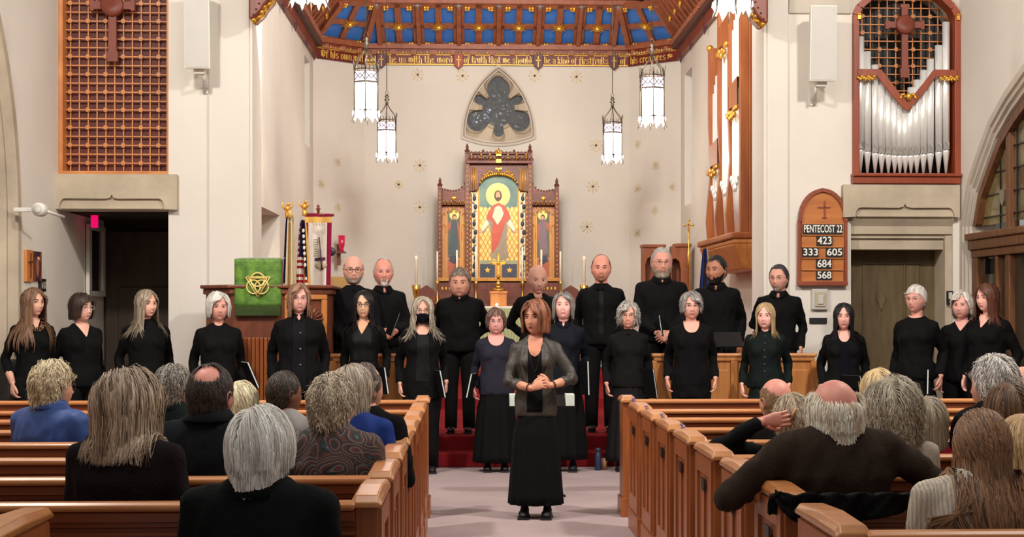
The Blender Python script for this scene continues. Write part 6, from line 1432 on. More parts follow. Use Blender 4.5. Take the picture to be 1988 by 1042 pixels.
            rs_ = np.random.RandomState(3); V1 = V1+rs_.normal(0, .0009, V1.shape); o = bpy.data.objects.new('beard', mesh_np('beard', HT_(V1), F_, rs_.uniform(0, 1, len(V1)), hairmat(*bm_))); COL.objects.link(o); o.parent = root
        if glasses:
            gm = MB(); gc, gr_, th_ = glasses; yv = min(surf(0, .005), surf(.031, .02))-.004
            for sx in (-1, 1):
                loop = [HR @ Vector((sx*.033+gr_*1.18*math.copysign(abs(math.cos(t))**.75, math.cos(t)), yv+.004*(abs(math.cos(t))), -.001+gr_*.86*math.copysign(abs(math.sin(t))**.75, math.sin(t)))) for t in np.linspace(0, 2*PI, 17)]
                gm.tube(loop, th_, 5, cap=False); gm.tube([HR @ Vector((sx*(.033+gr_*1.15), yv+.003, .006)), HR @ Vector((sx*.077, -.03, .006)), HR @ Vector((sx*.080, .01, .002))], th_, 5)
            gm.tube([HR @ Vector((-.014, yv, .004)), HR @ Vector((0, yv-.003, .007)), HR @ Vector((.014, yv, .004))], th_, 5); gm.build('glasses', gc, root)
        if extra: extra(dict(root=root, s=s, TS=TS, HR=HR, hp=hp, surf=surf, bvh=bvh, nb=nb, nr=nr, patch=patchm, arms=arm_data, sk=sk, H=H, HT=HT_))
    PENDING.append((top_o, finish, s, hash_(lab)))
    # legs, skirt, shoes
    if not seat:
        if lowk == 'skirt':
            R = []; n_ = 60
            for j in range(14):
                v = j/13; z = 1.03-(1.03-skl)*v; rx = np.interp(v, [0, .15, .27, .4, 1], [.122, .140, .150, .180, .215])*w; ry = rx*np.interp(v, [0, .3, 1], [.76, .78, .82])
                R.append([TS(((rx+.011*v*math.sin(11*t)+.006*v*math.sin(17*t+1))*math.cos(t), (ry+.011*v*math.sin(11*t)+.006*v*math.sin(17*t+1))*math.sin(t)-(w-1)*.03, z)) for t in np.linspace(0, 2*PI, n_, endpoint=False)])
            MB().rings(R, 0).build('skirt', lower, root)
        else:
            L = MB(); L.ell(TS((0, 0, .90)), (.165*s*w, .12*s*w, .13*s), 18, 10)
            for sx in (-1, 1): L.tube([TS((sx*.085*w, 0, .92)), TS((sx*.088*w, 0, .75)), TS((sx*.09, -.01, .48)), TS((sx*.092, .0, .25)), TS((sx*.095, .01, .05))], [.092*s*w, .092*s*w, .072*s, .066*s, .064*s], 14)
            L.build('trousers', lower, root)
        for sx in (-1, 1):
            S_ = MB(); S_.ell(TS((sx*.09, -.045, .035)), (.044*s, .12*s, .036*s), 12, 8); S_.box(TS((sx*.09-.042, -.16, .0)), TS((sx*.09+.042, .07, .018))); S_.ell(TS((sx*.09, .04, .055)), (.036*s, .045*s, .05*s), 10, 6); S_.build('shoe', blackm if not f else black, root)
    else:
        L = MB(); L.ell((0, 0, .56), (.18*w, .13*w, .12), 14, 8)
        for sx in (-1, 1): L.tube([(sx*.09, 0, .55), (sx*.10, -.22, .54), (sx*.11, -.43, .51), (sx*.11, -.45, .28), (sx*.11, -.42, .06)], [.085*w, .08*w, .065, .055, .045], 10)
        L.build('trousers', lower, root)
        for sx in (-1, 1): S_ = MB(); S_.ell((sx*.11, -.48, .04), (.044, .12, .038), 10, 6); S_.build('shoe', blackm, root)
    return root
def hash_(s_): return sum(ord(c)*(i+7) for i, c in enumerate(s_)) % 99991
def bake_people():
    bpy.context.view_layer.update(); dg = bpy.context.evaluated_depsgraph_get(); out = []
    for o, fin, s, sd in PENDING: out.append(bpy.data.meshes.new_from_object(o.evaluated_get(dg), depsgraph=dg))
    for (o, fin, s, sd), me in zip(PENDING, out):
        o.modifiers.clear(); o.data = me; n = len(me.vertices); co = np.empty(n*3, np.float32); me.vertices.foreach_get('co', co); co = co.reshape(-1, 3); no = np.empty(n*3, np.float32); me.vertices.foreach_get('normal', no); no = no.reshape(-1, 3)
        dsp = np.array([(.35-abs(noise.noise(Vector((c[0]*11+sd % 37, c[1]*11, c[2]*6.5+c[0]*4)))))*.020+noise.noise(Vector((c[0]*26, c[1]*26+sd % 11, c[2]*20)))*.0035 for c in co.astype(float)])
        fall = np.clip((co[:, 2].max()-co[:, 2])/.12, 0, 1)*.85+.15; co = co+no*(dsp*fall*s)[:, None]; me.vertices.foreach_set('co', co.reshape(-1)); me.update()
        me.polygons.foreach_set('use_smooth', [True]*len(me.polygons))
        bv = BVHTree.FromPolygons([tuple(c) for c in co.astype(float)], [tuple(p.vertices) for p in me.polygons]); fin(bv)
blk = mat('black_cloth', (9, 9, 10), .85, var=.2, scale=5, bump=.25, bscale=80, spec=.15)
blk2 = mat('black_knit', (13, 12, 14), .9, var=.2, scale=8, bump=.5, bscale=120, spec=.15)
blk3 = mat('black_satin', (9, 8, 11), .65, spec=.2, var=.2, scale=4, bump=.1)
blk4 = 0
def mb_pts(c, pts, r, m, name, n=6):
    MB().tube(pts, r, n).build(name, m, c['root'])
def folder_at(px0, py0, px1, py1, Y, lab, wd=.03, lean=0, white=True):
    """closed black music folder held nearly edge-on: from its upper to its lower end"""
    a = at(px0, py0, Y); b = at(px1, py1, Y); c = (a+b)/2; d = b-a; L = d.length; t = empty('music_folder', c, lab, 'folder'); t.rotation_euler = (0, math.atan2(-d.x, -d.z) if False else -math.atan2(d.x, -d.z), math.radians(lean))
    MB().box((-.012, -.11, -L/2), (-.006, .11, L/2)).build('cover', blk, t, bevel=.002); MB().box((.006, -.11, -L/2), (.012, .11, L/2)).build('cover', blk, t, bevel=.002)
    MB().box((-.006, -.106, -L/2+.004), (.006, .105, L/2-.004)).build('pages', mat('folder_pages', (206, 212, 210), .8, var=.03), t)
GREYS = {'silver': ((120, 114, 108), (206, 200, 192)), 'white': ((170, 164, 158), (236, 232, 226)), 'ash': ((96, 82, 66), (178, 162, 140)), 'black': ((8, 7, 9), (34, 30, 34)), 'dark': ((30, 20, 17), (70, 50, 40)), 'brown': ((58, 34, 22), (120, 76, 50)), 'auburn': ((78, 36, 24), (150, 86, 58)), 'blond': ((132, 104, 70), (214, 184, 138)), 'salt': ((84, 80, 78), (176, 170, 164)), 'tan': ((96, 70, 44), (160, 126, 88)), 'taupe': ((92, 76, 60), (170, 148, 120))}
short = dict(L=.05, th=.014, n=260, w=.012, comb='side'); bob = dict(L=.2, th=.028, n=230, w=.018, even=.075, comb='side')
longh = dict(L=.40, th=.024, n=260, w=.018, comb='side', g=.35)
gl_d = mat('dark_rims', (20, 18, 20), .4); gl_m = mat('wire_rims', (120, 110, 110), .3, .9); gl_c = mat('clear_rims', (190, 170, 160), .2)
def beads(c):
    bv = c['bvh']; s = c['s']; m = mat('bead_brown', (150, 110, 60), .4, rgb2=(60, 30, 24), scale=60, kind='voronoi'); k_ = MB()
    for r in (.058, .07, .082):
        for i in range(13):
            t = -PI+PI*i/12; X_ = r*math.cos(t)*s; Z_ = c['nb'].z+.03*s-(.02+r*1.0)*s*abs(math.sin(t))**.8; q = bv.ray_cast(Vector((X_, -1, Z_)), Vector((0, 1, 0))); yv = q[0].y-.012 if q[0] else c['nb'].y-.06; k_.ell((X_, yv, Z_), (.008, .008, .010), 6, 4)
    k_.build('bead_necklace', m, c['root'])
def pendant(c, L=.16, m=None):
    bv = c['bvh']; s = c['s']; pts = []
    for i in range(13):
        t = i/12; X_ = .062*s*(1-2*t); Z_ = c['nb'].z+.03*s-L*s*(1-abs(1-2*t)**1.6); q = bv.ray_cast(Vector((X_, -1, Z_)), Vector((0, 1, 0))); pts.append((X_, (q[0].y if q[0] else -.05)-.008, Z_))
    MB().tube(pts, .003, 5).build('necklace', m or gold, c['root'])
def mask_on(c):
    x, y, z, A = c['H']; nt, nl = x.shape; V0 = np.stack([x, y, z], -1).reshape(-1, 3); X0 = np.abs(V0[:, 0]); Z0 = V0[:, 2]; a_ = np.abs(np.arctan2(V0[:, 0], -V0[:, 1]))
    ok = (a_ < 1.15) & (Z0 < np.interp(a_, [0, .3, 1.15], [-.016, -.02, -.034])) & (Z0 > -.116); V1 = V0.copy(); V1[:, 1] -= .008+.006*np.exp(-(X0/.03)**2); V1[:, 0] *= 1.03
    F_ = [(r*nl+q, r*nl+(q+1) % nl, (r+1)*nl+(q+1) % nl, (r+1)*nl+q) for r in range(nt-1) for q in range(nl) if sum(ok[i_] for i_ in (r*nl+q, r*nl+(q+1) % nl, (r+1)*nl+(q+1) % nl, (r+1)*nl+q)) >= 4]
    B = MB(); B.add([tuple(q) for q in c['HT'](V1)], F_, 0, True)
    for sx in (-1, 1): B.tube([c['HR'] @ Vector((sx*.06, -.062, -.035)), c['HR'] @ Vector((sx*.08, .01, -.012))], .0016, 4)
    B.build('face_mask', mat('mask_black', (14, 15, 26), .7, bump=.2), c['root'])
def button_line(c, n=6, x=0., z0=1.36, dz=.075, m=None):
    B = MB(); bv = c['bvh']; s = c['s']
    for i in range(n):
        Z_ = (z0-dz*i)*s; q = bv.ray_cast(Vector((x, -1, Z_)), Vector((0, 1, 0)))
        if q[0]: B.lathe([(0, -.006), (.007, -.006), (.008, 0)], (x, q[0].y-.004, Z_), 10, axis='y')
    B.build('buttons', m or mat('button_grey', (70, 70, 74), .3), c['root'])
# ---- women standing on the floor, from the left
person(64, 556, 14.1, 'young woman in black with long brown hair and beads, far left of the choir', yaw=38, hy=12, hc=((70, 46, 32), (150, 112, 84)), hair=dict(longh, L=.46, part=0, open=.06, front=.074), skin=(205, 150, 126), neck='v', nd=.09, nw=.055, sleeve=.62, extra=beads, uname='sweater', head=dict(wid=.95, jaw=1.1), w=.95, hem=.82)
person(157, 567, 14.4, 'woman in a black v-neck with a dark bob and glasses, turned to the right', yaw=40, hy=16, w=1.14, hc=GREYS['dark'], hair=dict(bob, even=.07, part=.03, L=.17, front=.074), skin=(214, 158, 136), neck='v', nd=.13, nw=.075, glasses=(gl_c, .0185, .0018), head=dict(smile=1., fat=.5), uname='sweater')
person(284, 560, 14.4, 'woman in a black turtleneck with long straight ash hair, beside the dark doorway', yaw=22, hy=20, w=1.1, hc=GREYS['ash'], hair=dict(longh, L=.36, part=.01, open=.058), skin=(216, 156, 132), neck='turtle', head=dict(smile=.7), uname='sweater')
person(424, 566, 14.2, 'older woman with a wavy white bob and plain black blouse, below the pulpit', yaw=12, hy=6, w=1.08, hc=((150, 146, 140), (232, 226, 216)), hair=dict(bob, even=.055, th=.036, w=.026, curl=.006, cf=5, L=.2, n=200), skin=(200, 140, 120), neck='crew', nd=.03, nw=.04, head=dict(smile=.5, fat=.3), pose=('down', 'side'))
folder_at(474, 702, 496, 752, 14.1, 'black folder held at the side of the white-haired woman below the pulpit', lean=25)
person(580, 549, 14.3, 'woman in a black blazer over a dark shirt, light brown hair and glasses', yaw=8, hy=4, w=1.14, bw=1.05, hc=((92, 60, 44), (176, 136, 108)), hair=dict(bob, even=.115, L=.22, curl=.008, part=.02, open=.056), skin=(214, 152, 134), neck='none', collar=mat('charcoal_shirt', (12, 12, 15), .7, bump=.1), glasses=(gl_m, .019, .0012), head=dict(smile=.8, fat=.4), uname='blazer', hem=.74, panel=[('v', .03, .06, 1.45, skinmat((214, 152, 134)), 'open_neck', .012), ('panel', .052, .66, 1.44, mat('charcoal_shirt', (12, 12, 15), .7), 'shirt_front', .007)], extra=lambda c: button_line(c, 3, .01, 1.28, .14, mat('pearl_button', (130, 130, 134), .3)))
person(706, 562, 14.6, 'dark-haired woman in a black satin wrap top with black-rimmed glasses', yaw=-6, hy=8, w=.93, hc=GREYS['black'], hair=dict(longh, L=.34, part=-.012, open=.050, th=.02), skin=(212, 160, 128), neck='none', glasses=(gl_d, .0195, .0024), head=dict(smile=.7, wid=.95), panel=[('v', .068, .13, 1.437, skinmat((212, 160, 128)), 'open_neck', .010), ('panel', .085, .34, 1.40, blk3, 'satin_wrap', .005)], uname='cardigan', extra=lambda c: pendant(c, .09), pose=('down', 'side'))
folder_at(738, 712, 746, 764, 14.5, 'black folder held by the dark-haired woman with black-rimmed glasses', lean=25)
person(820, 574, 14.6, 'woman with long grey hair wearing a black face mask and open black jacket', yaw=4, hy=0, w=1.08, hc=((120, 108, 92), (208, 196, 176)), hair=dict(longh, L=.32, part=.0, flare=.03, curl=.012, open=.056, th=.03), skin=(206, 150, 128), neck='scoop', nd=.10, nw=.07, extra=mask_on, glasses=(gl_m, .0175, .0014), uname='jacket', panel=[('panel', .055, .45, 1.345, blk3, 'inner_top', .005)], hem=.72, pose=('down', 'side'))
folder_at(846, 718, 857, 771, 14.5, 'black folder held by the woman in the face mask', lean=22)
person(963, 596, 14.7, 'short woman in a slate scoop-neck top and long black skirt, left of the conductor', yaw=0, hy=0, w=1.10, hc=((66, 46, 40), (134, 104, 90)), hair=dict(bob, even=.03, L=.13, th=.026, fringe=.4, fl=.055, curl=.006, fz=.03), skin=(212, 146, 134), neck='scoop', nd=.12, nw=.085, upper=mat('slate_knit', (40, 39, 50), .85, var=.08, bump=.2, bscale=90), lowk='skirt', skl=.10, glasses=(gl_m, .0175, .0010), head=dict(smile=.6, fat=.5), uname='top', hem=.80, pose=('side', 'down'))
folder_at(921, 724, 911, 771, 14.6, 'black folder with white page edge held by the woman in the slate top', lean=-14)
person(1094, 566, 14.7, 'woman with a grey bob and a black collared blouse, just right of the conductor', yaw=-4, hy=-2, pitch=-12, w=1.06, hc=GREYS['salt'], hair=dict(bob, even=.075, th=.03, part=-.02, L=.2), skin=(224, 160, 146), neck='collar', upper=mat('blue_black_cloth', (18, 20, 28), .7, bump=.15), lowk='skirt', skl=.12, head=dict(smile=1.), uname='blouse', pose=('down', 'side'), hs=1.03)
folder_at(1134, 700, 1136, 766, 14.5, 'black folder held by the woman with the grey bob', lean=15)
person(1220, 584, 14.7, 'smiling woman with curly grey hair, glasses and a charcoal turtleneck over a pleated skirt', yaw=-2, hy=-6, w=1.03, hc=GREYS['silver'], hair=dict(bob, even=.05, th=.034, curl=.02, cf=11, w=.014, n=300, L=.18), skin=(216, 150, 128), neck='turtle', upper=mat('charcoal_knit', (21, 20, 21), .9, var=.1, bump=.4, bscale=120), lower=mat('charcoal_pleats', (25, 22, 24), .8), lowk='skirt', skl=.10, glasses=(gl_m, .0175, .0014), head=dict(smile=1.), uname='sweater', pose=('side', 'side'))
folder_at(1250, 714, 1262, 772, 14.6, 'black folder held by the curly-haired smiling woman', lean=40)
person(1342, 565, 14.7, 'woman with short grey hair, glasses and an open black cardigan', yaw=-6, hy=4, w=1.08, hc=GREYS['salt'], hair=dict(bob, even=.03, th=.034, curl=.008, L=.15, w=.022, part=-.02), skin=(216, 152, 132), neck='scoop', nd=.115, nw=.075, glasses=(gl_m, .018, .0011), head=dict(fat=.3), uname='cardigan', hem=.70, panel=[('panel', .075, .50, 1.325, mat('charcoal_top', (12, 12, 14), .9), 'inner_top', .005)], pose=('side', 'side'))
person(1486, 585, 14.6, 'blonde woman in a dark green button dress with long straight hair', yaw=-14, hy=-6, w=1.10, hc=GREYS['blond'], hair=dict(longh, L=.26, part=0, open=.056, th=.018), skin=(226, 164, 146), neck='crew', nd=.02, nw=.035, upper=mat('dark_green_cloth', (15, 23, 22), .75, bump=.15), lower=mat('dark_green_cloth', (15, 23, 22), .75), lowk='skirt', head=dict(fat=.3), uname='dress_top', extra=lambda c: button_line(c, 6, 0, 1.37, .07), pose=('side', 'side'))
person(1638, 586, 14.5, 'woman with long very dark hair and a black cardigan before the old door', yaw=-10, hy=-4, w=1.10, hc=GREYS['black'], hair=dict(longh, L=.34, part=0, open=.050), skin=(218, 156, 138), neck='scoop', nd=.12, nw=.06, uname='cardigan', panel=[('panel', .05, .45, 1.32, mat('navy_top', (10, 10, 18), .9), 'inner_top', .005)], head=dict(wid=.95), brow=eyed)
folder_at(1650, 728, 1656, 752, 14.3, 'black folder held low by the woman with very dark hair', lean=40)
person(1779, 551, 14.5, 'woman with cropped white hair and wire glasses standing before the old door', yaw=-32, hy=-10, w=1.06, bw=1.0, hc=GREYS['white'], hair=dict(short, L=.045, th=.016, comb='fwd', n=300), skin=(200, 140, 122), neck='crew', nd=.03, nw=.07, glasses=(gl_m, .018, .0010), uname='blouse', lowk='skirt', pose=('down', 'side'))
folder_at(1801, 716, 1800, 764, 14.4, 'dark green folder held by the woman with cropped white hair', lean=-15)
person(1868, 564, 14.6, 'white-haired woman half hidden behind the brown-haired woman at the far right', yaw=-28, hy=-6, w=1.05, hc=((180, 172, 162), (232, 224, 210)), hair=dict(bob, even=.0, L=.10, th=.03, curl=.006), skin=(214, 150, 134), neck='v', nd=.10, nw=.07, head=dict(fat=.5), uname='sweater')
person(1918, 548, 14.2, 'woman with long chestnut hair in black at the far right of the choir', yaw=-52, hy=-6, w=1.12, hc=((60, 32, 24), (118, 72, 54)), hair=dict(longh, L=.30, part=-.02, open=.055, th=.022), skin=(222, 158, 138), neck='v', nd=.12, nw=.07, uname='sweater')
# ---- men standing on the platform, from the left
W_ = .28
def folder_front(px0, py0, px1, py1, Y, lab, wd=.20, lean=0):
    a = at(px0, py0, Y); b = at(px1, py1, Y); c = (a+b)/2; L = (a-b).length; t = empty('music_folder', c, lab, 'folder'); t.rotation_euler = (math.radians(-12), -math.atan2(b.x-a.x, a.z-b.z), math.radians(lean))
    MB().box((-wd/2, -.008, -L/2), (wd/2, -.003, L/2)).box((-wd/2, .003, -L/2), (wd/2, .008, L/2)).build('cover', blk, t, bevel=.002); MB().box((-wd/2+.004, -.003, -L/2+.004), (wd/2-.004, .003, L/2-.004)).build('pages', mat('folder_pages', (206, 212, 210), .8), t)
person(686, 497, 15.7, 'bald man with grey stubble, round dark glasses and a black turtleneck', W_, 'm', yaw=6, hy=2, w=1.12, hc=((120, 110, 100), (180, 168, 156)), hair=dict(short, bald=1, L=.03, th=.008), skin=(206, 146, 124), neck='turtle', upper=blk2, glasses=(gl_d, .0195, .0024), beard=(((130, 116, 104), (186, 172, 158)), 0, 'full', .004), hs=1.07, head=dict(fat=.4), pose=('low', 'low'), hoff=.0)
person(744, 501, 15.9, 'white-haired man with a white goatee holding a folder at his waist', W_, 'm', yaw=14, hy=-6, w=1.05, hc=GREYS['white'], hair=dict(short, L=.04, th=.012, bald=2), skin=(204, 132, 114), neck='collar', beard=(GREYS['white'], 0, 'goatee', .009), hs=1.06, pose=('front', 'front'), hoff=.004)
folder_front(770, 604, 755, 650, 15.55, 'black folder with white pages held by the white-haired man with the goatee', .10, -50)
person(893, 519, 15.8, 'broad man with swept grey-brown hair and a black collared shirt', W_, 'm', yaw=-4, hy=0, w=1.18, hc=((84, 72, 62), (150, 134, 118)), hair=dict(short, L=.06, th=.02, comb='side', part=.05, fringe=.9, fl=.06, fz=.06, front=.088), skin=(196, 134, 110), neck='collar', hs=1.14, head=dict(fat=.7), pose=('back', 'back'))
person(1043, 514, 15.9, 'bald elderly man behind the conductor in a black band-collar shirt', W_, 'm', yaw=6, hy=4, pitch=6, hc=GREYS['white'], hair=dict(short, bald=4, L=.02, n=60), skin=(206, 148, 126), neck='crew', nd=.05, nw=.012, hs=1.16, head=dict(wid=.97, fat=-.2), w=1.02, hoff=.0, pose=('back', 'back'), brow=mat('pale_brow', (170, 150, 134), .8))
person(1167, 494, 15.9, 'tall man with cropped receding hair in a black suit and band collar', W_, 'm', yaw=-4, hy=0, hc=((60, 44, 38), (104, 84, 74)), hair=dict(short, bald=2, L=.018, th=.005, n=200), skin=(204, 132, 110), neck='turtle', hs=1.06, w=1.04, head=dict(jaw=.8), uname='suit_jacket', panel=[('panel', .02, .48, 1.43, blk3, 'shirt_front', .004)], beard=(((140, 90, 70), (180, 130, 104)), 0, 'goatee', .002), hoff=.002)
person(1284, 479, 15.8, 'tall grey-haired man with a grey beard and glasses clasping a folder', W_, 'm', yaw=0, hy=2, w=1.15, hc=GREYS['silver'], hair=dict(short, L=.04, th=.014, comb='back'), skin=(202, 138, 116), neck='collar', beard=(((120, 108, 92), (190, 180, 160)), 0, 'full', .014), glasses=(gl_d, .018, .0014), hs=1.08, pose=('low', 'low'))
folder_front(1290, 612, 1277, 652, 15.5, 'black folder clasped by the tall grey-bearded man', .05, 70)
person(1391, 494, 15.8, 'young man with short black hair and a black beard looking to the left', W_, 'm', yaw=-14, hy=-24, hc=GREYS['black'], hair=dict(short, L=.02, th=.010, comb='fwd', n=300, front=.08), skin=(166, 106, 80), neck='collar', beard=(GREYS['black'], 0, 'full', .008), hs=1.08, w=1.06, pose=('down', 'down'), brow=eyed)
person(1512, 512, 15.5, 'dark-haired man with glasses and a greying goatee at the right end of the men', W_, 'm', yaw=-16, hy=-14, hc=((28, 24, 26), (80, 74, 74)), hair=dict(short, L=.05, th=.016, comb='back'), skin=(196, 138, 116), neck='collar', beard=(((90, 84, 80), (170, 162, 154)), 0, 'goatee', .007), glasses=(gl_d, .017, .0010), hs=1.02, w=1.02, pose=('back', 'down'), brow=eyed)
# ---- the conductor
cj = mat('olive_jacket', (54, 49, 42), .55, var=.25, scale=5, bump=.25, bscale=60)
def cond(c):
    s = c['s']; B = MB(); bv = c['bvh']
    for sx, x0 in ((-1, .060), (1, .060)):   # lapels
        pts = [(.052, 1.43), (.105, 1.36), (.115, 1.22), (.07, 1.02), (.058, 1.02)]
        vs = []
        for x_, z_ in pts: q = bv.ray_cast(Vector((sx*x_*s, -1, z_*s)), Vector((0, 1, 0))); vs.append((sx*x_*s, (q[0].y if q[0] else -.1)-.012, z_*s))
        B.add(vs, [(0, 1, 2, 3, 4)] if sx > 0 else [(4, 3, 2, 1, 0)])
    o = B.build('lapel', cj, c['root']); o.modifiers.new('s', 'SOLIDIFY').thickness = .006
    pendant(c, .28, black)
    for (sx, S, E_, W0, fd, pn, dh) in c['arms']:
        p = c['TS'](W0*.93+E_*.07); a = (c['TS'](W0)-c['TS'](E_)).normalized(); u = a.orthogonal().normalized(); v = a.cross(u); MB().tube([p+u*.031*math.cos(t)+v*.031*math.sin(t) for t in np.linspace(0, 2*PI, 15)], .005, 5, cap=False).build('bracelet', blackm if sx > 0 else mat('dark_cord', (60, 24, 20), .5), c['root'])
person(1040, 580, 11.43, 'woman conductor in an olive-grey jacket and long black skirt standing in the aisle', yaw=-6, hy=-20, w=.98, hc=((86, 44, 30), (166, 108, 76)), hair=dict(bob, even=.075, th=.036, part=-.015, n=340, w=.014, L=.2, front=.074, open=.052), skin=(196, 132, 104), neck='none', upper=cj, uname='jacket', hem=.80, sleeve=.55, lowk='skirt', skl=.11, mouth='open', vox=.014, pose=(((-.02, -.24, 1.03), (.80, -.25, .35), (.1, .9, -.3), (-.9, .3, -.7), 40), ((.13, -.22, 1.05), (-.85, -.2, .38), (-.1, .9, -.2), (.9, .3, -.7), 50)),
       panel=[('panel', .052, .70, 1.34, blk2, 'inner_top', .006), ('scoop', .058, .17, 1.44, skinmat((196, 132, 104)), 'open_neck', .011)], extra=cond, head=dict(fat=.1))
# ---- seated audience, left of the aisle
def back_head(px, top, Y, lab, **k): return person(px, top, Y, lab, seat=True, far=False if k.pop('faceon', False) else True, yaw=180+k.pop('turn', 0), **k)
fine = lambda d, **k: dict(d, **k)
back_head(100, 699, 8.32, 'audience member in a blue shirt with tousled blond-grey hair', turn=-30, hy=-22, sex='m', sc=1.0, w=1.15, bw=1.08, upper=mat('blue_shirt', (34, 66, 128), .6, var=.1, bump=.15), hc=((120, 104, 78), (214, 198, 164)), hair=dict(short, L=.07, th=.030, n=700, w=.010, curl=.009, cf=6, back=-.09), skin=(206, 146, 118), collar=MATS['blue_shirt'], glasses=(gl_m, .018, .001))
back_head(246, 719, 5.85, 'audience member in a dark brown fleece with long straight ash-blond hair', turn=-14, hy=-30, sc=1.0, w=1.18, bw=1.1, upper=mat('aubergine_fleece', (29, 22, 24), .95, var=.15, bump=.5, bscale=90), hc=((88, 70, 54), (184, 162, 138)), hair=dict(longh, L=.30, th=.046, n=800, w=.011, back=-.09, even=.15, curl=.006, flare=.02, tk=.9), skin=(204, 150, 124), neck='turtle', glasses=(gl_m, .018, .001))
back_head(337, 706, 8.32, 'audience member with short dark grey hair and a green-black jacket, left of the balding man', turn=-10, hy=-42, sc=.97, w=1.12, upper=mat('bottle_green_cloth', (16, 27, 27), .8, bump=.2), hc=((62, 56, 50), (150, 142, 130)), hair=dict(short, L=.06, th=.026, n=420, w=.012, curl=.006, back=-.09), skin=(176, 120, 98), collar=MATS['bottle_green_cloth'])
back_head(408, 702, 6.75, 'audience member with a bald crown, dark brown hair and a charcoal jacket', sex='m', turn=-6, hy=-12, sc=1.0, w=1.16, bw=1.08, upper=mat('charcoal_tweed', (24, 26, 30), .9, var=.18, scale=60, bump=.3, bscale=160), hc=((24, 18, 16), (62, 48, 42)), hair=dict(short, bald=3, L=.035, th=.013, n=700, w=.009, comb='down', back=-.095), skin=(190, 128, 108), hs=1.08, collar=MATS['charcoal_tweed'], ns=1.15)
back_head(466, 737, 8.32, 'audience member with pale blond hair half hidden behind the balding man', turn=0, sc=.95, w=1.0, upper=mat('grey_top', (120, 116, 112), .9), hc=((150, 132, 100), (232, 216, 184)), hair=dict(bob, even=.11, th=.026, n=420, w=.012, curl=.012), skin=(204, 150, 124))
back_head(505, 788, 5.05, 'nearest audience member, white straight hair and a black jacket', turn=-6, hy=-10, sex='m', sc=1.0, w=1.14, bw=1.1, upper=mat('black_fleece', (13, 16, 17), .9, var=.2, bump=.3, bscale=60), hc=((140, 130, 122), (232, 224, 218)), hair=dict(short, L=.13, even=.02, th=.032, n=1300, w=.0085, comb='side', back=-.10, g=.6), skin=(204, 142, 120), hs=1.06, neck='turtle', ns=1.1)
back_head(552, 717, 8.32, 'audience member with very short black hair and a dark face mask strap', turn=-10, hy=-38, sc=.95, upper=mat('light_grey_knit', (150, 146, 142), .9, bump=.3), hc=((24, 20, 17), (74, 62, 50)), hair=dict(short, L=.028, th=.014, n=600, w=.009, back=-.09), skin=(120, 76, 56), glasses=(gl_m, .018, .001), neck='crew', hs=.98)
pm = mat('paisley', (70, 46, 46), .8, kind='wave', scale=4, stretch=(3, 3, 3), rgb2=(60, 72, 78), bump=.2)
def paisley():
    m = bpy.data.materials.new('paisley_jacket'); m.use_nodes = True; N = m.node_tree.nodes; L = m.node_tree.links; b = N['Principled BSDF']; b.inputs['Roughness'].default_value = .85
    tc = N.new('ShaderNodeTexCoord'); n1 = N.new('ShaderNodeTexNoise'); n1.inputs['Scale'].default_value = 5; n1.inputs['Detail'].default_value = 1; L.new(tc.outputs['Object'], n1.inputs[0])
    mx = N.new('ShaderNodeVectorMath'); mx.operation = 'MULTIPLY_ADD'; mx.inputs[1].default_value = (.35, .35, .35); L.new(n1.outputs['Color'], mx.inputs[0]); L.new(tc.outputs['Object'], mx.inputs[2])
    v = N.new('ShaderNodeTexVoronoi'); v.inputs['Scale'].default_value = 6.5; L.new(mx.outputs[0], v.inputs['Vector'])
    w1 = N.new('ShaderNodeMath'); w1.operation = 'MULTIPLY'; w1.inputs[1].default_value = 9; L.new(v.outputs['Distance'], w1.inputs[0]); w2 = N.new('ShaderNodeMath'); w2.operation = 'FRACT'; L.new(w1.outputs[0], w2.inputs[0])
    r = N.new('ShaderNodeValToRGB'); e = r.color_ramp.elements; e[0].color = lin((52, 44, 42)); e[1].color = lin((70, 60, 54)); 
    for p_, c_ in ((.2, (112, 54, 52)), (.4, (74, 60, 54)), (.5, (150, 138, 120)), (.58, (50, 74, 84)), (.8, (44, 40, 40))): q = e.new(p_); q.color = lin(c_)
    L.new(w2.outputs[0], r.inputs[0]); L.new(r.outputs[0], b.inputs['Base Color']); return m
PAIS = paisley()
back_head(646, 724, 6.75, 'audience member in a red and teal paisley jacket with tousled grey hair', turn=-8, hy=-22, sc=.98, w=1.2, bw=1.08, upper=PAIS, hc=((92, 78, 60), (196, 182, 158)), hair=dict(short, L=.065, th=.030, n=1000, w=.009, curl=.009, cf=6, back=-.10), skin=(200, 142, 116), collar=PAIS, hs=1.03)
back_head(684, 706, 7.62, 'audience member in a blue top with neat grey-blond hair behind the paisley jacket', turn=-6, hy=-30, sc=1.0, bw=.9, upper=mat('royal_top', (28, 52, 120), .7, bump=.1), hc=((88, 76, 62), (176, 164, 146)), hair=dict(short, L=.10, th=.024, n=600, w=.010, comb='side', back=-.09), skin=(206, 150, 126), sex='m', hs=1.0)
back_head(707, 702, 7.95, 'audience member in black at the aisle end with wispy dark grey hair', turn=-2, hy=-42, sc=1.0, w=.96, bw=.95, upper=blk2, hc=((44, 34, 32), (120, 104, 96)), hair=dict(short, L=.06, th=.018, n=400, w=.010, bald=2), skin=(196, 138, 112), sex='m')
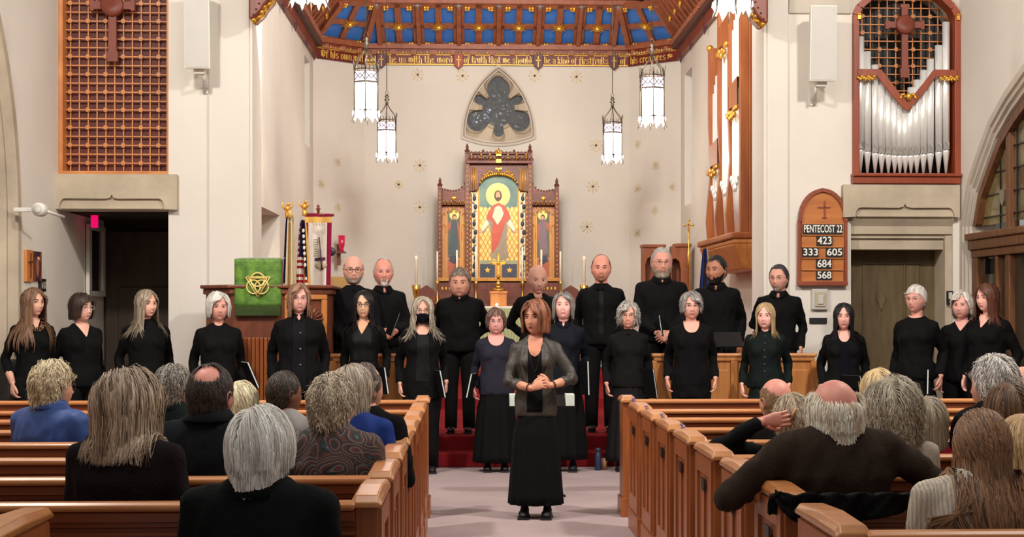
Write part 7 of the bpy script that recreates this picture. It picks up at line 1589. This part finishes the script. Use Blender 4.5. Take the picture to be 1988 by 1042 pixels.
# ---- seated audience, right of the aisle
back_head(1508, 730, 8.45, 'audience member in a black jacket with a balding tan-brown head by the aisle', turn=8, hy=10, sex='m', sc=.97, w=1.15, upper=mat('soft_black_jacket', (24, 22, 20), .9, bump=.3), hc=((84, 62, 42), (150, 118, 86)), hair=dict(short, bald=5, L=.035, th=.012, n=500, w=.009, comb='down', back=-.09), skin=(196, 134, 110), hs=1.02)
def clip(c):
    M = c['HR'] @ Matrix.Translation(Vector((.062, .075, .045))); B = MB(); B.tube([M @ Vector((-.02, .03, .02)), M @ Vector((.0, .035, -.01)), M @ Vector((.005, .03, -.04))], [.008, .011, .006], 6, flat=.6); B.build('hair_clip', mat('clip_tan', (176, 124, 84), .4), c['root'])
back_head(1538, 762, 7.6, 'audience member in a black sweater with a hand behind her clipped grey-blond hair', turn=0, hy=20, roll=0, sc=.97, w=1.12, upper=blk, hc=((92, 76, 60), (190, 172, 146)), hair=dict(short, L=.09, th=.024, n=800, w=.009, curl=.006, comb='side', back=-.08), skin=(206, 138, 116), extra=clip, pose=('lap', ((.185, .13, 1.515), (-1, .0, .12), (0, -1, .1), (.8, -.2, -.8), 12)))
back_head(1622, 730, 5.9, 'large man in a brown jacket, bald pink crown and long white hair, seated', turn=4, hy=4, sex='m', sc=1.04, w=1.14, bw=1.04, upper=mat('brown_jacket', (50, 39, 32), .9, var=.15, scale=30, bump=.35, bscale=140), hc=((176, 156, 130), (244, 232, 212)), hair=dict(short, bald=5, L=.15, even=.03, flare=.012, th=.036, n=1000, w=.010, comb='down', back=-.10, g=.7, curl=.002), skin=(222, 142, 126), hs=1.04, pose=(((-.26, -.10, 1.02), (-.2, -1, -.2), (0, 0, -1), (-.9, .2, -.3), 0), ((.28, -.22, 1.15), (.2, -1, -.2), (0, 0, -1), (.6, .8, -.1), 0)), hem=.70, rz=.06)
back_head(1706, 714, 8.4, 'audience member with a blond bob seen above the curly grey hair', turn=10, sc=.97, upper=blk2, hc=((134, 108, 70), (226, 200, 152)), hair=dict(bob, even=.08, th=.028, n=420, w=.011, L=.18), skin=(206, 150, 124))
back_head(1732, 741, 6.75, 'audience member with big curly grey hair and a cream sweater', turn=4, hy=6, sc=.98, w=1.12, bw=1.02, upper=mat('cream_sweater', (176, 164, 150), .95, bump=.3, bscale=90), hc=((86, 78, 62), (186, 176, 154)), hair=dict(bob, even=.09, L=.17, th=.060, n=1500, w=.008, curl=.016, cf=14, tk=.9, back=-.10), skin=(200, 142, 118), neck='turtle', collar=mat('charcoal_scarf', (46, 42, 42), .9))
back_head(1803, 767, 7.6, 'audience member with a smooth grey bob and a crimson jacket', turn=6, hy=10, sc=.95, w=1.05, upper=mat('crimson_jacket', (150, 22, 42), .7, bump=.2), hc=((84, 74, 60), (160, 146, 122)), hair=dict(bob, even=.10, th=.024, n=500, w=.011, L=.18), skin=(204, 148, 122), collar=mat('crimson_jacket', (150, 22, 42), .7))
back_head(1931, 688, 7.62, 'audience member with thick wavy silver hair at the right', turn=16, hy=24, sex='m', sc=1.02, w=1.1, upper=blk2, hc=((96, 90, 84), (212, 206, 198)), hair=dict(short, L=.06, th=.026, n=900, w=.009, curl=.007, cf=6, back=-.09), skin=(196, 134, 112), hs=1.1)
back_head(1992, 706, 8.4, 'audience member with a bald head at the right edge, behind the silver hair', turn=20, sex='m', sc=1.0, upper=blk2, hc=GREYS['dark'], hair=dict(short, bald=4, L=.02, n=60), skin=(196, 138, 116))
back_head(1962, 742, 6.75, 'audience member with smooth dark brown hair at the right edge', turn=10, hy=10, sc=1.0, w=1.05, upper=blk2, hc=((52, 34, 22), (112, 80, 54)), hair=dict(bob, even=.06, th=.030, n=700, w=.010, L=.17), skin=(200, 140, 116), hs=1.04)
kn = mat('chunky_knit', (208, 197, 180), .95, kind='wave', scale=26, stretch=(1, 1, .15), rgb2=(180, 168, 152), bump=.9, bscale=60)
back_head(1906, 792, 5.05, 'nearest right audience member, long straight brown hair over a chunky oatmeal knit', turn=4, hy=8, sc=1.0, w=1.24, bw=1.14, rz=.03, upper=kn, hc=((64, 44, 30), (150, 110, 78)), hair=dict(longh, L=.40, th=.022, n=1100, w=.010, back=-.10, g=.5, comb='back', mess=.02), skin=(204, 150, 124), hs=1.0)
back_head(1984, 802, 5.9, 'audience member with long golden blond hair at the right edge', turn=4, sc=.97, upper=blk2, hc=((116, 88, 56), (208, 176, 130)), hair=dict(longh, L=.34, th=.028, n=700, w=.011, back=-.10), skin=(204, 150, 124))
bake_people()
# black coat thrown over a pew rail beside the man in brown
Y = 5.47
mb = MB(); nx_, nz_ = 30, 14; V_ = []; xa, xb = AX(1500, Y), AX(1818, Y)
for j in range(nz_+1):
    v = j/nz_
    for i in range(nx_+1):
        u = i/nx_; x = xa+(xb-xa)*u; dr = .15*math.sin(PI*min(1, u*1.15))**.6*(1-.45*u)+.015*math.sin(u*19); s_ = (v-.35)/.65
        if v < .35: y = Y+.06+.12*(.35-v); z = .895-.25*(.35-v)
        else: y = Y-.075-.02*math.sin(u*23)*s_; z = .898-dr*s_
        V_.append((x, y+.008*math.sin(i*1.7+j), z+.006*math.sin(i*1.3)))
mb.add(V_, [(j*(nx_+1)+i, j*(nx_+1)+i+1, (j+1)*(nx_+1)+i+1, (j+1)*(nx_+1)+i) for j in range(nz_) for i in range(nx_)], 0, True)
o = mb.build('coat', blk, label='black coat draped over the pew rail under the man in brown', cat='coat'); o.modifiers.new('s', 'SOLIDIFY').thickness = .02
MB().lathe([(0, -.02), (.018, -.02), (.02, 0), (0, 0)], (AX(964, ya), ya-.2, at(968, 594, ya-.3).z+.022), 12, axis='y').build('clip_lamp', mat('lamp_glow', (255, 245, 225), .4, emit=(255, 244, 220), es=12), label='tiny bright lamp at the front edge of the altar', cat='lamp')
